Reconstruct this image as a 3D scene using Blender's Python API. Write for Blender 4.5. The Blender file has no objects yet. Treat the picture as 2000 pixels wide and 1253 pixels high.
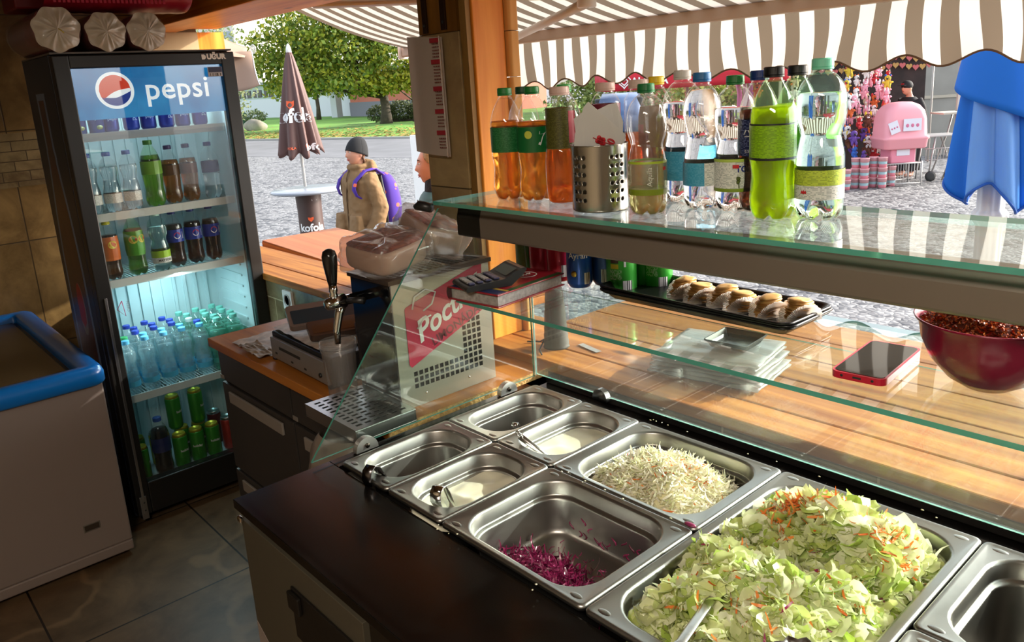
import bpy, math, random
from mathutils import Vector, Matrix, noise
PI = math.pi
R = math.radians
random.seed(7)
scene = bpy.context.scene
COL = scene.collection

# ---------------------------------------------------------------- camera
F_PX, CY_PX = 1546.0, 535.0
yaw, pitch, roll = R(-48.93), R(13.6), R(3.6)
cyw, syw, cpt, spt, crl, srl = math.cos(yaw), math.sin(yaw), math.cos(pitch), math.sin(pitch), math.cos(roll), math.sin(roll)
fwd = Vector((syw*cpt, cyw*cpt, -spt))
r0 = Vector((cyw, -syw, 0)); d0 = fwd.cross(r0)
rgt = r0*crl + d0*srl
dwn = -r0*srl + d0*crl
cam_data = bpy.data.cameras.new('camera')
cam = bpy.data.objects.new('camera', cam_data); COL.objects.link(cam)
M = Matrix((rgt, -dwn, -fwd)).transposed().to_4x4()
M.translation = Vector((0, 0, 1.606))
cam.matrix_world = M
cam_data.sensor_width = 36.0; cam_data.sensor_fit = 'HORIZONTAL'
cam_data.lens = F_PX/2000*36
cam_data.shift_y = -(626.5-CY_PX)/2000
cam_data.clip_start = 0.02; cam_data.clip_end = 500
scene.camera = cam

# ---------------------------------------------------------------- light
scene.view_settings.view_transform = 'Standard'
scene.view_settings.look = 'None'
scene.view_settings.gamma = 1.0
scene.view_settings.use_curve_mapping = False
scene.view_settings.exposure = 0.78
SUN_DIR = Vector((0.50, 1.0, 0.48)).normalized()      # towards the sun
world = bpy.data.worlds.new('world'); scene.world = world; world.use_nodes = True
wn = world.node_tree.nodes; wl = world.node_tree.links
bgn = wn['Background']
sky = wn.new('ShaderNodeTexSky'); sky.sky_type = 'NISHITA'; sky.sun_disc = False
sky.sun_elevation = math.asin(SUN_DIR.z); sky.sun_rotation = math.atan2(SUN_DIR.x, SUN_DIR.y)
sky.air_density = 1.0; sky.dust_density = 2.5; sky.ozone_density = 1.0
hsv = wn.new('ShaderNodeHueSaturation'); hsv.inputs['Saturation'].default_value = 0.45; hsv.inputs['Value'].default_value = 1.05
wl.new(sky.outputs[0], hsv.inputs['Color']); wl.new(hsv.outputs[0], bgn.inputs[0]); bgn.inputs[1].default_value = 0.36
sun_d = bpy.data.lights.new('sun', 'SUN'); sun_d.energy = 4.3; sun_d.angle = R(0.6); sun_d.color = (1.0, 0.93, 0.82)
sun = bpy.data.objects.new('sun', sun_d); COL.objects.link(sun)
sun.rotation_euler = SUN_DIR.to_track_quat('Z', 'Y').to_euler(); sun.location = (6, 12, 9)
def area_light(name, loc, size, sizey, energy, col, direction):
    d = bpy.data.lights.new(name, 'AREA'); d.shape = 'RECTANGLE'; d.size = size; d.size_y = sizey; d.energy = energy; d.color = col
    o = bpy.data.objects.new(name, d); COL.objects.link(o); o.location = loc
    o.rotation_euler = (-Vector(direction)).to_track_quat('Z', 'Y').to_euler(); return o
# unseen fill added behind the camera to brighten the room; tubes inside the fridge
area_light('room_fill_light', (0.2, -0.5, 2.25), 1.0, 0.3, 27, (1.0, 0.86, 0.70), (0, 0, -1))
area_light('fridge_tube_light', (-3.21, 1.02, 1.735), 0.46, 0.03, 1.6, (0.72, 0.93, 1.0), (-0.35, 0, -1))
area_light('fridge_lower_tube_light', (-3.22, 1.02, 0.955), 0.44, 0.03, 2.0, (0.66, 0.94, 1.0), (0, 0, -1))
cy = scene.cycles
cy.use_denoising = True
cy.max_bounces = 14; cy.transparent_max_bounces = 40; cy.transmission_bounces = 12; cy.glossy_bounces = 5; cy.diffuse_bounces = 4
cy.caustics_reflective = False; cy.caustics_refractive = False
cy.sample_clamp_indirect = 6.0

# ---------------------------------------------------------------- materials
MATS = {}
def new_mat(name):
    m = bpy.data.materials.new(name); m.use_nodes = True; return m
def N(m, t, **kw):
    n = m.node_tree.nodes.new(t)
    for k, v in kw.items(): setattr(n, k, v)
    return n
def L(m, a, b): m.node_tree.links.new(a, b)
def principled(m): return m.node_tree.nodes['Principled BSDF']
def c4(c): return (c[0], c[1], c[2], 1.0)
def hexc(h):
    h = h.lstrip('#'); v = [int(h[i:i+2], 16)/255 for i in (0, 2, 4)]
    return tuple(x/12.92 if x <= 0.04045 else ((x+0.055)/1.055)**2.4 for x in v)
def P(name, col, rough=0.5, metal=0.0, **kw):
    """principled; col hex or tuple; nz=(scale, amount) colour noise; bump=(scale,strength)"""
    if name in MATS: return MATS[name]
    if isinstance(col, str): col = hexc(col)
    m = new_mat(name); b = principled(m)
    b.inputs['Base Color'].default_value = c4(col); b.inputs['Roughness'].default_value = rough; b.inputs['Metallic'].default_value = metal
    for k, v in kw.items():
        if k in ('nz', 'bump'): continue
        b.inputs[k].default_value = v
    if 'nz' in kw or 'bump' in kw:
        tc = N(m, 'ShaderNodeTexCoord')
    if 'nz' in kw:
        s, a = kw['nz']
        n = N(m, 'ShaderNodeTexNoise'); n.inputs['Scale'].default_value = s; n.inputs['Detail'].default_value = 5
        L(m, tc.outputs['Object'], n.inputs['Vector'])
        mx = N(m, 'ShaderNodeMix', data_type='RGBA')
        mx.inputs[6].default_value = c4([max(0, x*(1-a)) for x in col]); mx.inputs[7].default_value = c4([min(1, x*(1+a)) for x in col])
        cr = N(m, 'ShaderNodeMapRange'); cr.inputs[1].default_value = 0.3; cr.inputs[2].default_value = 0.7
        L(m, n.outputs[0], cr.inputs[0]); L(m, cr.outputs[0], mx.inputs[0]); L(m, mx.outputs[2], b.inputs['Base Color'])
    if 'bump' in kw:
        s, a = kw['bump']
        n2 = N(m, 'ShaderNodeTexNoise'); n2.inputs['Scale'].default_value = s; n2.inputs['Detail'].default_value = 3
        L(m, tc.outputs['Object'], n2.inputs['Vector'])
        bp = N(m, 'ShaderNodeBump'); bp.inputs['Strength'].default_value = a; bp.inputs['Distance'].default_value = 0.01
        L(m, n2.outputs[0], bp.inputs['Height']); L(m, bp.outputs[0], b.inputs['Normal'])
    MATS[name] = m; return m
def clear_mat(name, tint, ior=1.45, haze=0.03, hazecol=(1, 1, 1), rough=0.02, facscale=1.0):
    """thin clear sheet: lets light straight through and reflects by Fresnel"""
    if name in MATS: return MATS[name]
    m = new_mat(name); nt = m.node_tree; nt.nodes.remove(principled(m)); out = nt.nodes['Material Output']
    tr = N(m, 'ShaderNodeBsdfTransparent'); tr.inputs[0].default_value = c4(tint)
    gl = N(m, 'ShaderNodeBsdfGlossy'); gl.inputs['Roughness'].default_value = rough; gl.inputs[0].default_value = (1, 1, 1, 1)
    fr = N(m, 'ShaderNodeFresnel'); fr.inputs[0].default_value = ior
    ge = N(m, 'ShaderNodeNewGeometry'); mi_ = N(m, 'ShaderNodeMix', data_type='FLOAT')      # same index seen from either side of the thin sheet
    L(m, ge.outputs['Backfacing'], mi_.inputs[0]); mi_.inputs[2].default_value = ior; mi_.inputs[3].default_value = 1/ior; L(m, mi_.outputs[0], fr.inputs[0])
    ml = N(m, 'ShaderNodeMath', operation='MULTIPLY'); ml.inputs[1].default_value = facscale; ml.use_clamp = True
    L(m, fr.outputs[0], ml.inputs[0])
    mx = N(m, 'ShaderNodeMixShader'); L(m, ml.outputs[0], mx.inputs[0]); L(m, tr.outputs[0], mx.inputs[1]); L(m, gl.outputs[0], mx.inputs[2])
    if haze > 0:
        df = N(m, 'ShaderNodeBsdfDiffuse'); df.inputs[0].default_value = c4(hazecol)
        tl = N(m, 'ShaderNodeBsdfTranslucent'); tl.inputs[0].default_value = c4(hazecol)
        mh = N(m, 'ShaderNodeMixShader'); mh.inputs[0].default_value = 0.5; L(m, df.outputs[0], mh.inputs[1]); L(m, tl.outputs[0], mh.inputs[2])
        m2 = N(m, 'ShaderNodeMixShader'); m2.inputs[0].default_value = haze
        L(m, mx.outputs[0], m2.inputs[1]); L(m, mh.outputs[0], m2.inputs[2]); mx = m2
    L(m, mx.outputs[0], out.inputs[0]); MATS[name] = m; return m
def liquid(name, col, ior=1.33, rough=0.0, trans=1.0):
    return P(name, col, rough, 0, **{'Transmission Weight': trans, 'IOR': ior})
def glow_liquid(name, col, tcol, mixf=0.30, clear=0.35, rough=0.03):
    """coloured drink: part refracting, part clear tint, part cloudy scattering"""
    if name in MATS: return MATS[name]
    m = P(name, col, rough, 0, **{'Transmission Weight': 1.0, 'IOR': 1.33}); b = principled(m); out = m.node_tree.nodes['Material Output']
    tl = N(m, 'ShaderNodeBsdfTranslucent'); tl.inputs[0].default_value = c4(tcol); df = N(m, 'ShaderNodeBsdfDiffuse'); df.inputs[0].default_value = c4(tcol)
    md_ = N(m, 'ShaderNodeMixShader'); md_.inputs[0].default_value = 0.2; L(m, tl.outputs[0], md_.inputs[1]); L(m, df.outputs[0], md_.inputs[2])
    tr = N(m, 'ShaderNodeBsdfTransparent'); tr.inputs[0].default_value = c4(col)
    m1 = N(m, 'ShaderNodeMixShader'); m1.inputs[0].default_value = clear/(1-mixf); L(m, b.outputs[0], m1.inputs[1]); L(m, tr.outputs[0], m1.inputs[2])
    mx = N(m, 'ShaderNodeMixShader'); mx.inputs[0].default_value = mixf; L(m, m1.outputs[0], mx.inputs[1]); L(m, md_.outputs[0], mx.inputs[2]); L(m, mx.outputs[0], out.inputs[0])
    return m
def fabric(name, col, trans=0.4, rough=0.9, nz=None):
    if name in MATS: return MATS[name]
    if isinstance(col, str): col = hexc(col)
    m = new_mat(name); nt = m.node_tree; b = principled(m); out = nt.nodes['Material Output']
    b.inputs['Base Color'].default_value = c4(col); b.inputs['Roughness'].default_value = rough
    tl = N(m, 'ShaderNodeBsdfTranslucent'); tl.inputs[0].default_value = c4(col)
    mx = N(m, 'ShaderNodeMixShader'); mx.inputs[0].default_value = trans
    L(m, b.outputs[0], mx.inputs[1]); L(m, tl.outputs[0], mx.inputs[2]); L(m, mx.outputs[0], out.inputs[0])
    MATS[name] = m; return m
def island(name, cols, rough=0.5, trans=0.0, nz=0.0):
    """colour picked per separate piece of the mesh"""
    if name in MATS: return MATS[name]
    m = new_mat(name); b = principled(m); nt = m.node_tree; out = nt.nodes['Material Output']
    g = N(m, 'ShaderNodeNewGeometry'); r = N(m, 'ShaderNodeValToRGB')
    cr = r.color_ramp; cols = [hexc(c) if isinstance(c, str) else c for c in cols]
    while len(cr.elements) < len(cols): cr.elements.new(0.5)
    for i, c in enumerate(cols):
        cr.elements[i].position = i/max(1, len(cols)-1); cr.elements[i].color = c4(c)
    L(m, g.outputs['Random Per Island'], r.inputs[0]); L(m, r.outputs[0], b.inputs['Base Color'])
    b.inputs['Roughness'].default_value = rough
    if trans > 0:
        tl = N(m, 'ShaderNodeBsdfTranslucent'); L(m, r.outputs[0], tl.inputs[0])
        mx = N(m, 'ShaderNodeMixShader'); mx.inputs[0].default_value = trans
        L(m, b.outputs[0], mx.inputs[1]); L(m, tl.outputs[0], mx.inputs[2]); L(m, mx.outputs[0], out.inputs[0])
    MATS[name] = m; return m
def wood(name, ca, cb, scale=1.0, axis='X', rough=0.45, knots=True, plank=0.0, coat=0.0):
    if name in MATS: return MATS[name]
    ca = hexc(ca) if isinstance(ca, str) else ca; cb = hexc(cb) if isinstance(cb, str) else cb
    m = new_mat(name); b = principled(m); tc = N(m, 'ShaderNodeTexCoord'); mp = N(m, 'ShaderNodeMapping')
    st = {'X': (0.6, 9, 9), 'Y': (9, 0.6, 9), 'Z': (9, 9, 0.6)}[axis]
    mp.inputs['Scale'].default_value = [s*scale for s in st]
    L(m, tc.outputs['Object'], mp.inputs[0])
    n = N(m, 'ShaderNodeTexNoise'); n.inputs['Scale'].default_value = 2.2; n.inputs['Detail'].default_value = 6; n.inputs['Distortion'].default_value = 1.2
    L(m, mp.outputs[0], n.inputs['Vector'])
    r = N(m, 'ShaderNodeValToRGB'); r.color_ramp.elements[0].position = 0.32; r.color_ramp.elements[1].position = 0.66
    r.color_ramp.elements[0].color = c4(ca); r.color_ramp.elements[1].color = c4(cb)
    L(m, n.outputs[0], r.inputs[0]); col = r.outputs[0]
    if knots:
        v = N(m, 'ShaderNodeTexVoronoi'); v.inputs['Scale'].default_value = 1.0
        mp2 = N(m, 'ShaderNodeMapping'); mp2.inputs['Scale'].default_value = [3.2 if s < 1 else 7.5 for s in st]; L(m, tc.outputs['Object'], mp2.inputs[0]); L(m, mp2.outputs[0], v.inputs['Vector'])
        k = N(m, 'ShaderNodeMapRange'); k.inputs[1].default_value = 0.05; k.inputs[2].default_value = 0.13; k.inputs[3].default_value = 0.0; k.inputs[4].default_value = 1.0
        L(m, v.outputs['Distance'], k.inputs[0])
        mk = N(m, 'ShaderNodeMix', data_type='RGBA'); mk.inputs[6].default_value = c4([x*0.38 for x in ca])
        L(m, k.outputs[0], mk.inputs[0]); L(m, col, mk.inputs[7]); col = mk.outputs[2]
    L(m, col, b.inputs['Base Color']); b.inputs['Roughness'].default_value = rough; b.inputs['Specular IOR Level'].default_value = 0.22
    b.inputs['Coat Weight'].default_value = coat
    bp = N(m, 'ShaderNodeBump'); bp.inputs['Strength'].default_value = 0.15; bp.inputs['Distance'].default_value = 0.004
    L(m, n.outputs[0], bp.inputs['Height']); L(m, bp.outputs[0], b.inputs['Normal'])
    MATS[name] = m; return m
def tiles(name, c1, c2, grout, w, h, plane='XZ', rough=0.35, mortar=0.006, offset=0.0, vein=0.0, band=None, origin=(0, 0)):
    """rectangular tiles of w x h metres on a world plane, stained by noise"""
    if name in MATS: return MATS[name]
    c1, c2, grout = [hexc(c) if isinstance(c, str) else c for c in (c1, c2, grout)]
    m = new_mat(name); b = principled(m); tc = N(m, 'ShaderNodeTexCoord'); sp = N(m, 'ShaderNodeSeparateXYZ'); L(m, tc.outputs['Object'], sp.inputs[0])
    cb = N(m, 'ShaderNodeCombineXYZ'); ax = {'X': 0, 'Y': 1, 'Z': 2}
    for k in (0, 1):
        ad = N(m, 'ShaderNodeMath', operation='ADD'); ad.inputs[1].default_value = -origin[k]
        L(m, sp.outputs[ax[plane[k]]], ad.inputs[0]); L(m, ad.outputs[0], cb.inputs[k])
    br = N(m, 'ShaderNodeTexBrick'); br.offset = offset; br.squash = 1
    br.inputs['Scale'].default_value = 1; br.inputs['Brick Width'].default_value = w; br.inputs['Row Height'].default_value = h
    br.inputs['Mortar Size'].default_value = mortar/2; br.inputs['Mortar Smooth'].default_value = 0.1; br.inputs['Bias'].default_value = 0
    br.inputs['Color1'].default_value = (0.85, 0.85, 0.85, 1); br.inputs['Color2'].default_value = (1.1, 1.1, 1.1, 1); br.inputs['Mortar'].default_value = (1, 1, 1, 1)
    L(m, cb.outputs[0], br.inputs['Vector'])
    n = N(m, 'ShaderNodeTexNoise'); n.inputs['Scale'].default_value = 5; n.inputs['Detail'].default_value = 8; n.inputs['Roughness'].default_value = 0.65; n.inputs['Distortion'].default_value = 0.6
    L(m, tc.outputs['Object'], n.inputs['Vector'])
    r = N(m, 'ShaderNodeValToRGB'); r.color_ramp.elements[0].position = 0.35; r.color_ramp.elements[1].position = 0.68
    r.color_ramp.elements[0].color = c4(c1); r.color_ramp.elements[1].color = c4(c2); L(m, n.outputs[0], r.inputs[0])
    col = r.outputs[0]
    if vein > 0:
        wv = N(m, 'ShaderNodeTexWave', wave_type='BANDS', bands_direction='DIAGONAL'); wv.inputs['Scale'].default_value = 0.9; wv.inputs['Distortion'].default_value = 14; wv.inputs['Detail'].default_value = 4; wv.inputs['Detail Scale'].default_value = 1.3
        L(m, tc.outputs['Object'], wv.inputs[0]); mr = N(m, 'ShaderNodeMapRange'); mr.inputs[1].default_value = 0.93; mr.inputs[2].default_value = 1.0; mr.inputs[4].default_value = vein
        L(m, wv.outputs[0], mr.inputs[0]); mv = N(m, 'ShaderNodeMix', data_type='RGBA'); L(m, mr.outputs[0], mv.inputs[0]); L(m, col, mv.inputs[6]); mv.inputs[7].default_value = c4([min(1, x*1.9) for x in c2]); col = mv.outputs[2]
    mu = N(m, 'ShaderNodeMix', data_type='RGBA', blend_type='MULTIPLY'); mu.inputs[0].default_value = 1.0; L(m, col, mu.inputs[6]); L(m, br.outputs['Color'], mu.inputs[7])
    mg = N(m, 'ShaderNodeMix', data_type='RGBA'); L(m, br.outputs['Fac'], mg.inputs[0]); L(m, mu.outputs[2], mg.inputs[6]); mg.inputs[7].default_value = c4(grout)
    L(m, mg.outputs[2], b.inputs['Base Color']); b.inputs['Roughness'].default_value = rough
    bp = N(m, 'ShaderNodeBump'); bp.inputs['Strength'].default_value = 0.5; bp.inputs['Distance'].default_value = 0.002; bp.invert = True
    L(m, br.outputs['Fac'], bp.inputs['Height']); L(m, bp.outputs[0], b.inputs['Normal'])
    MATS[name] = m; return m

steel = P('brushed_steel', (0.48, 0.47, 0.455), 0.30, 1.0, bump=(60, 0.03))
steel_in = P('pan_steel', (0.40, 0.395, 0.375), 0.36, 1.0, nz=(9, 0.10))
chrome = P('chrome', (0.75, 0.75, 0.75), 0.09, 1.0)
alu = P('aluminium', (0.42, 0.40, 0.38), 0.42, 1.0)
black_gloss = P('black_gloss', (0.012, 0.011, 0.011), 0.18)
black_pl = P('black_plastic', (0.016, 0.016, 0.017), 0.38)
black_matt = P('black_matt', (0.02, 0.02, 0.02), 0.65)
white_pl = P('white_plastic', (0.78, 0.78, 0.76), 0.4)
glass = clear_mat('sheet_glass', (0.93, 0.98, 0.955), 1.5, 0.015, rough=0.0)
glass_edge = P('glass_edge', (0.10, 0.48, 0.38), 0.12, 0, **{'Transmission Weight': 0.35, 'IOR': 1.45, 'Emission Strength': 0.0})
door_glass = clear_mat('door_glass', (0.94, 0.96, 0.96), 1.5, 0.004, rough=0.0, facscale=1.0)
pet = clear_mat('pet', (0.97, 0.97, 0.97), 1.5, 0.02)
film = clear_mat('clear_film', (0.93, 0.92, 0.92), 1.5, 0.14, rough=0.12)
paper = fabric('white_paper', (0.80, 0.79, 0.76), 0.25)

# ---------------------------------------------------------------- mesh helpers
class MB:
    def __init__(s): s.v = []; s.f = []; s.m = []; s.s = []
    def add(s, vs, fs, mi=0, smooth=False, T=None):
        o = len(s.v)
        if T is not None: vs = [T @ Vector(v) for v in vs]
        s.v += [tuple(v) for v in vs]; s.f += [tuple(i+o for i in f) for f in fs]
        s.m += [mi]*len(fs); s.s += [smooth]*len(fs); return s
    def box(s, a, b, mi=0, T=None):
        x0, y0, z0 = a; x1, y1, z1 = b
        vs = [(x0,y0,z0),(x1,y0,z0),(x1,y1,z0),(x0,y1,z0),(x0,y0,z1),(x1,y0,z1),(x1,y1,z1),(x0,y1,z1)]
        return s.add(vs, [(0,3,2,1),(4,5,6,7),(0,1,5,4),(1,2,6,5),(2,3,7,6),(3,0,4,7)], mi, False, T)
    def prism(s, poly, z0, z1, mi=0, T=None, side_mi=None):
        n = len(poly); vs = [(x, y, z0) for x, y in poly]+[(x, y, z1) for x, y in poly]
        s.add(vs, [tuple(range(n-1, -1, -1)), tuple(range(n, 2*n))], mi, False, T)
        return s.add(vs, [(i, (i+1) % n, n+(i+1) % n, n+i) for i in range(n)], mi if side_mi is None else side_mi, False, T)
    def lathe(s, prof, seg=24, mi=0, T=None, mod=None, cap=True, smooth=True):
        """prof: list of (r,z) bottom to top; mod(r,z,ang)->(r,z)"""
        vs = []
        for r, z in prof:
            for k in range(seg):
                a = 2*PI*k/seg; rr, zz = mod(r, z, a) if mod else (r, z)
                vs.append((rr*math.cos(a), rr*math.sin(a), zz))
        fs = []
        for i in range(len(prof)-1):
            for k in range(seg):
                k2 = (k+1) % seg; fs.append((i*seg+k, i*seg+k2, (i+1)*seg+k2, (i+1)*seg+k))
        if cap:
            if prof[0][0] > 1e-5: fs.append(tuple(range(seg-1, -1, -1)))
            if prof[-1][0] > 1e-5: fs.append(tuple(range((len(prof)-1)*seg, len(prof)*seg)))
        return s.add(vs, fs, mi, smooth, T)
    def tube(s, pts, r, seg=8, mi=0, T=None, smooth=True, flat=None, closed=False):
        pts = [Vector(p) for p in pts]; n = len(pts); rs = r if isinstance(r, (list, tuple)) else [r]*n
        vs = []; up = Vector((0, 0, 1)); prev = None
        for i, p in enumerate(pts):
            t = (pts[min(i+1, n-1)]-pts[max(i-1, 0)]).normalized()
            if prev is None:
                a = t.cross(up) if abs(t.dot(up)) < 0.95 else t.cross(Vector((1, 0, 0)))
            else: a = prev-t*prev.dot(t)
            a.normalize(); b = t.cross(a); prev = a
            fl = flat if flat else 1.0
            for k in range(seg):
                g = 2*PI*k/seg; vs.append(p+a*math.cos(g)*rs[i]+b*math.sin(g)*rs[i]*fl)
        fs = [(i*seg+k, i*seg+(k+1) % seg, (i+1)*seg+(k+1) % seg, (i+1)*seg+k) for i in range(n-1) for k in range(seg)]
        fs += [tuple(range(seg-1, -1, -1)), tuple(range((n-1)*seg, n*seg))]
        return s.add(vs, fs, mi, smooth, T)
    def rings(s, rings, mi=0, T=None, smooth=True, cap=(True, True)):
        n = len(rings[0]); vs = [p for r in rings for p in r]
        fs = [(i*n+k, i*n+(k+1) % n, (i+1)*n+(k+1) % n, (i+1)*n+k) for i in range(len(rings)-1) for k in range(n)]
        if cap[0]: fs.append(tuple(range(n-1, -1, -1)))
        if cap[1]: fs.append(tuple(range((len(rings)-1)*n, len(rings)*n)))
        return s.add(vs, fs, mi, smooth, T)
    def ball(s, c, r, seg=12, rows=8, mi=0, T=None, mod=None):
        rx, ry, rz = r if isinstance(r, (tuple, list)) else (r, r, r)
        vs = [(c[0], c[1], c[2]-rz)]
        for i in range(1, rows):
            ph = -PI/2+PI*i/rows
            for k in range(seg):
                a = 2*PI*k/seg; vs.append((c[0]+rx*math.cos(ph)*math.cos(a), c[1]+ry*math.cos(ph)*math.sin(a), c[2]+rz*math.sin(ph)))
        vs.append((c[0], c[1], c[2]+rz)); top = len(vs)-1
        if mod: vs = [mod(Vector(v)) for v in vs]
        fs = [(0, 1+(k+1) % seg, 1+k) for k in range(seg)]
        for i in range(rows-2):
            for k in range(seg): fs.append((1+i*seg+k, 1+i*seg+(k+1) % seg, 1+(i+1)*seg+(k+1) % seg, 1+(i+1)*seg+k))
        o = 1+(rows-2)*seg; fs += [(o+k, o+(k+1) % seg, top) for k in range(seg)]
        return s.add(vs, fs, mi, True, T)
    def grid(s, fn, nu, nv, mi=0, smooth=True, T=None):
        vs = [fn(i/nu, j/nv) for j in range(nv+1) for i in range(nu+1)]
        fs = [(j*(nu+1)+i, j*(nu+1)+i+1, (j+1)*(nu+1)+i+1, (j+1)*(nu+1)+i) for j in range(nv) for i in range(nu)]
        return s.add(vs, fs, mi, smooth, T)
    def build(s, name, mats, parent=None, bevel=0, seg=2, loc=None, rot=None, remesh=0, thick=0, sub=0):
        me = bpy.data.meshes.new(name); me.from_pydata(s.v, [], s.f)
        if not isinstance(mats, (list, tuple)): mats = [mats]
        for m in mats: me.materials.append(m)
        me.polygons.foreach_set('material_index', s.m); me.polygons.foreach_set('use_smooth', s.s); me.update()
        o = bpy.data.objects.new(name, me); COL.objects.link(o)
        if parent is not None: o.parent = parent
        if loc: o.location = loc
        if rot: o.rotation_euler = rot
        if remesh:
            md = o.modifiers.new('r', 'REMESH'); md.mode = 'VOXEL'; md.voxel_size = remesh; md.use_smooth_shade = True
            sm = o.modifiers.new('s', 'SMOOTH'); sm.factor = 0.5; sm.iterations = 3
        if thick:
            md = o.modifiers.new('t', 'SOLIDIFY'); md.thickness = thick; md.offset = 0
        if sub:
            md = o.modifiers.new('u', 'SUBSURF'); md.levels = sub; md.render_levels = sub
        if bevel:
            md = o.modifiers.new('b', 'BEVEL'); md.width = bevel; md.segments = seg; md.limit_method = 'ANGLE'; md.angle_limit = R(40)
        return o
def box_obj(name, a, b, mat, parent=None, bevel=0.0, **kw): return MB().box(a, b).build(name, mat, parent, bevel=bevel, **kw)
def thing(name, label, cat, loc=(0, 0, 0), rz=0, group=None, rot=None):
    o = bpy.data.objects.new(name, None); COL.objects.link(o); o.location = loc; o.rotation_euler = rot or (0, 0, rz)
    o.empty_display_size = 0.02
    return tag(o, label, cat, group)
def tag(o, label=None, cat=None, group=None, kind=None):
    if label: o['label'] = label
    if cat: o['category'] = cat
    if group: o['group'] = group
    if kind: o['kind'] = kind
    return o
def struct(o): o['kind'] = 'structure'; return o
CHILD = {}
def kids(o): return [c for c in bpy.data.objects if c.parent == o]
def dup(root, loc, rz=None, label=None, group=None, scale=None, mats=None):
    if root.name not in CHILD: CHILD[root.name] = [(c, kids(c)) for c in kids(root)]
    r = root.copy(); COL.objects.link(r); r.location = loc
    if rz is not None: r.rotation_euler = (r.rotation_euler[0], r.rotation_euler[1], rz)
    if scale: r.scale = scale if isinstance(scale, (tuple, list)) else (scale,)*3
    if label: r['label'] = label
    if group: r['group'] = group
    for c, gs in CHILD[root.name]:
        d = c.copy(); COL.objects.link(d); d.parent = r
        for g in gs:
            e = g.copy(); COL.objects.link(e); e.parent = d
    return r
def text_geo(txt, size, shear=0.0, bold=0.0, extrude=0.0, spacing=1.0):
    cu = bpy.data.curves.new('t', 'FONT'); cu.body = txt; cu.size = size; cu.align_x = 'CENTER'; cu.align_y = 'CENTER'
    cu.shear = shear; cu.offset = bold; cu.extrude = extrude; cu.resolution_u = 3; cu.space_character = spacing
    o = bpy.data.objects.new('t', cu); COL.objects.link(o)
    dg = bpy.context.evaluated_depsgraph_get(); dg.update()
    me = bpy.data.meshes.new_from_object(o.evaluated_get(dg))
    vs = [tuple(v.co) for v in me.vertices]; fs = [tuple(p.vertices) for p in me.polygons]
    bpy.data.objects.remove(o); bpy.data.curves.remove(cu); bpy.data.meshes.remove(me)
    return vs, fs
def text_obj(txt, size, mat, parent, T, name='lettering', wrap=None, **kw):
    """flat text in its own XY plane mapped by T, or wrapped on a cylinder (radius, z, angle) about local Z"""
    vs, fs = text_geo(txt, size, **kw)
    if wrap:
        r, z0, a0 = wrap[:3]; vert = len(wrap) > 3
        if vert: vs = [(-y, x, z) for x, y, z in vs]
        vs = [((r+z)*math.cos(a0+x/r), (r+z)*math.sin(a0+x/r), z0+y) for x, y, z in vs]
    mb = MB().add(vs, fs, 0, False, T); return mb.build(name, mat, parent)
def facing(origin, normal, up=(0, 0, 1), rot=0.0):
    n = Vector(normal).normalized(); u = Vector(up); x = u.cross(n).normalized(); y = n.cross(x)
    M4 = Matrix((x, y, n)).transposed().to_4x4() @ Matrix.Rotation(rot, 4, 'Z'); M4.translation = Vector(origin); return M4
def rrect(x0, x1, y0, y1, r, k=6):
    pts = []
    for cx_, cy_, a0 in ((x1-r, y1-r, 0), (x0+r, y1-r, PI/2), (x0+r, y0+r, PI), (x1-r, y0+r, 3*PI/2)):
        for i in range(k+1):
            a = a0+PI/2*i/k; pts.append((cx_+r*math.cos(a), cy_+r*math.sin(a)))
    return pts
def loft_sections(secs, n=20):
    """secs: (centre, rx, ry, power) horizontal super-ellipse rings"""
    out = []
    for c, rx, ry, *pw in secs:
        p = pw[0] if pw else 2.0; ring = []
        for k in range(n):
            a = 2*PI*k/n; ca, sa = math.cos(a), math.sin(a)
            ring.append((c[0]+rx*math.copysign(abs(ca)**(2/p), ca), c[1]+ry*math.copysign(abs(sa)**(2/p), sa), c[2]))
        out.append(ring)
    return out
# ================================================================ SETTING
G = -0.5                                                     # street level
floor_m = tiles('floor_tile', '#4e3c28', '#735c42', '#1f170f', 0.62, 0.62, 'XY', 0.45, 0.007, 0.0, 0.35, origin=(-2.53, 0.28))
wall_m = tiles('wall_tile', '#5a4526', '#8a6f45', '#3a2c1a', 0.33, 0.50, 'YZ', 0.3, 0.006, origin=(0.05, 0.03))
wallx_m = tiles('parapet_tile', '#5b4a30', '#8e8463', '#a79a78', 0.33, 0.20, 'XZ', 0.25, 0.005, 0.5, origin=(0.1, 0.60))
pil_m = tiles('pillar_tile', '#8a7450', '#b09a6c', '#4c3d24', 0.45, 0.415, 'XZ', 0.35, 0.004, origin=(-1.9, 0.50))
mosaic_m = tiles('mosaic_tile', '#4a3520', '#93825c', '#38291a', 0.11, 0.045, 'YZ', 0.3, 0.004, 0.5)
pine = wood('pine_orange', '#cf7620', '#f0a243', 1.0, 'Z', 0.42)
pine_x = wood('pine_beam', '#c9761f', '#eda348', 1.0, 'X', 0.42)
pine_sill = wood('pine_sill', '#8a501c', '#bd7f36', 1.0, 'X', 0.55, coat=0.0)
pine_flap = wood('pine_flap', '#a8602f', '#b87440', 0.6, 'X', 0.45, knots=False)
flap_edge = wood('pine_flap_edge', '#b5611c', '#d98438', 1.0, 'X', 0.4)
dark_wood = wood('dark_wood', '#6a4516', '#8a5f24', 1.0, 'Z', 0.5)
struct(MB().box((-4.2, -1.8, -0.06), (2.2, 1.34, 0)).build('floor', floor_m))
struct(MB().box((-4.3, -1.9, 2.35), (2.3, 1.74, 2.42)).build('ceiling', P('ceiling_board', '#8a7350', 0.7)))
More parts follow.
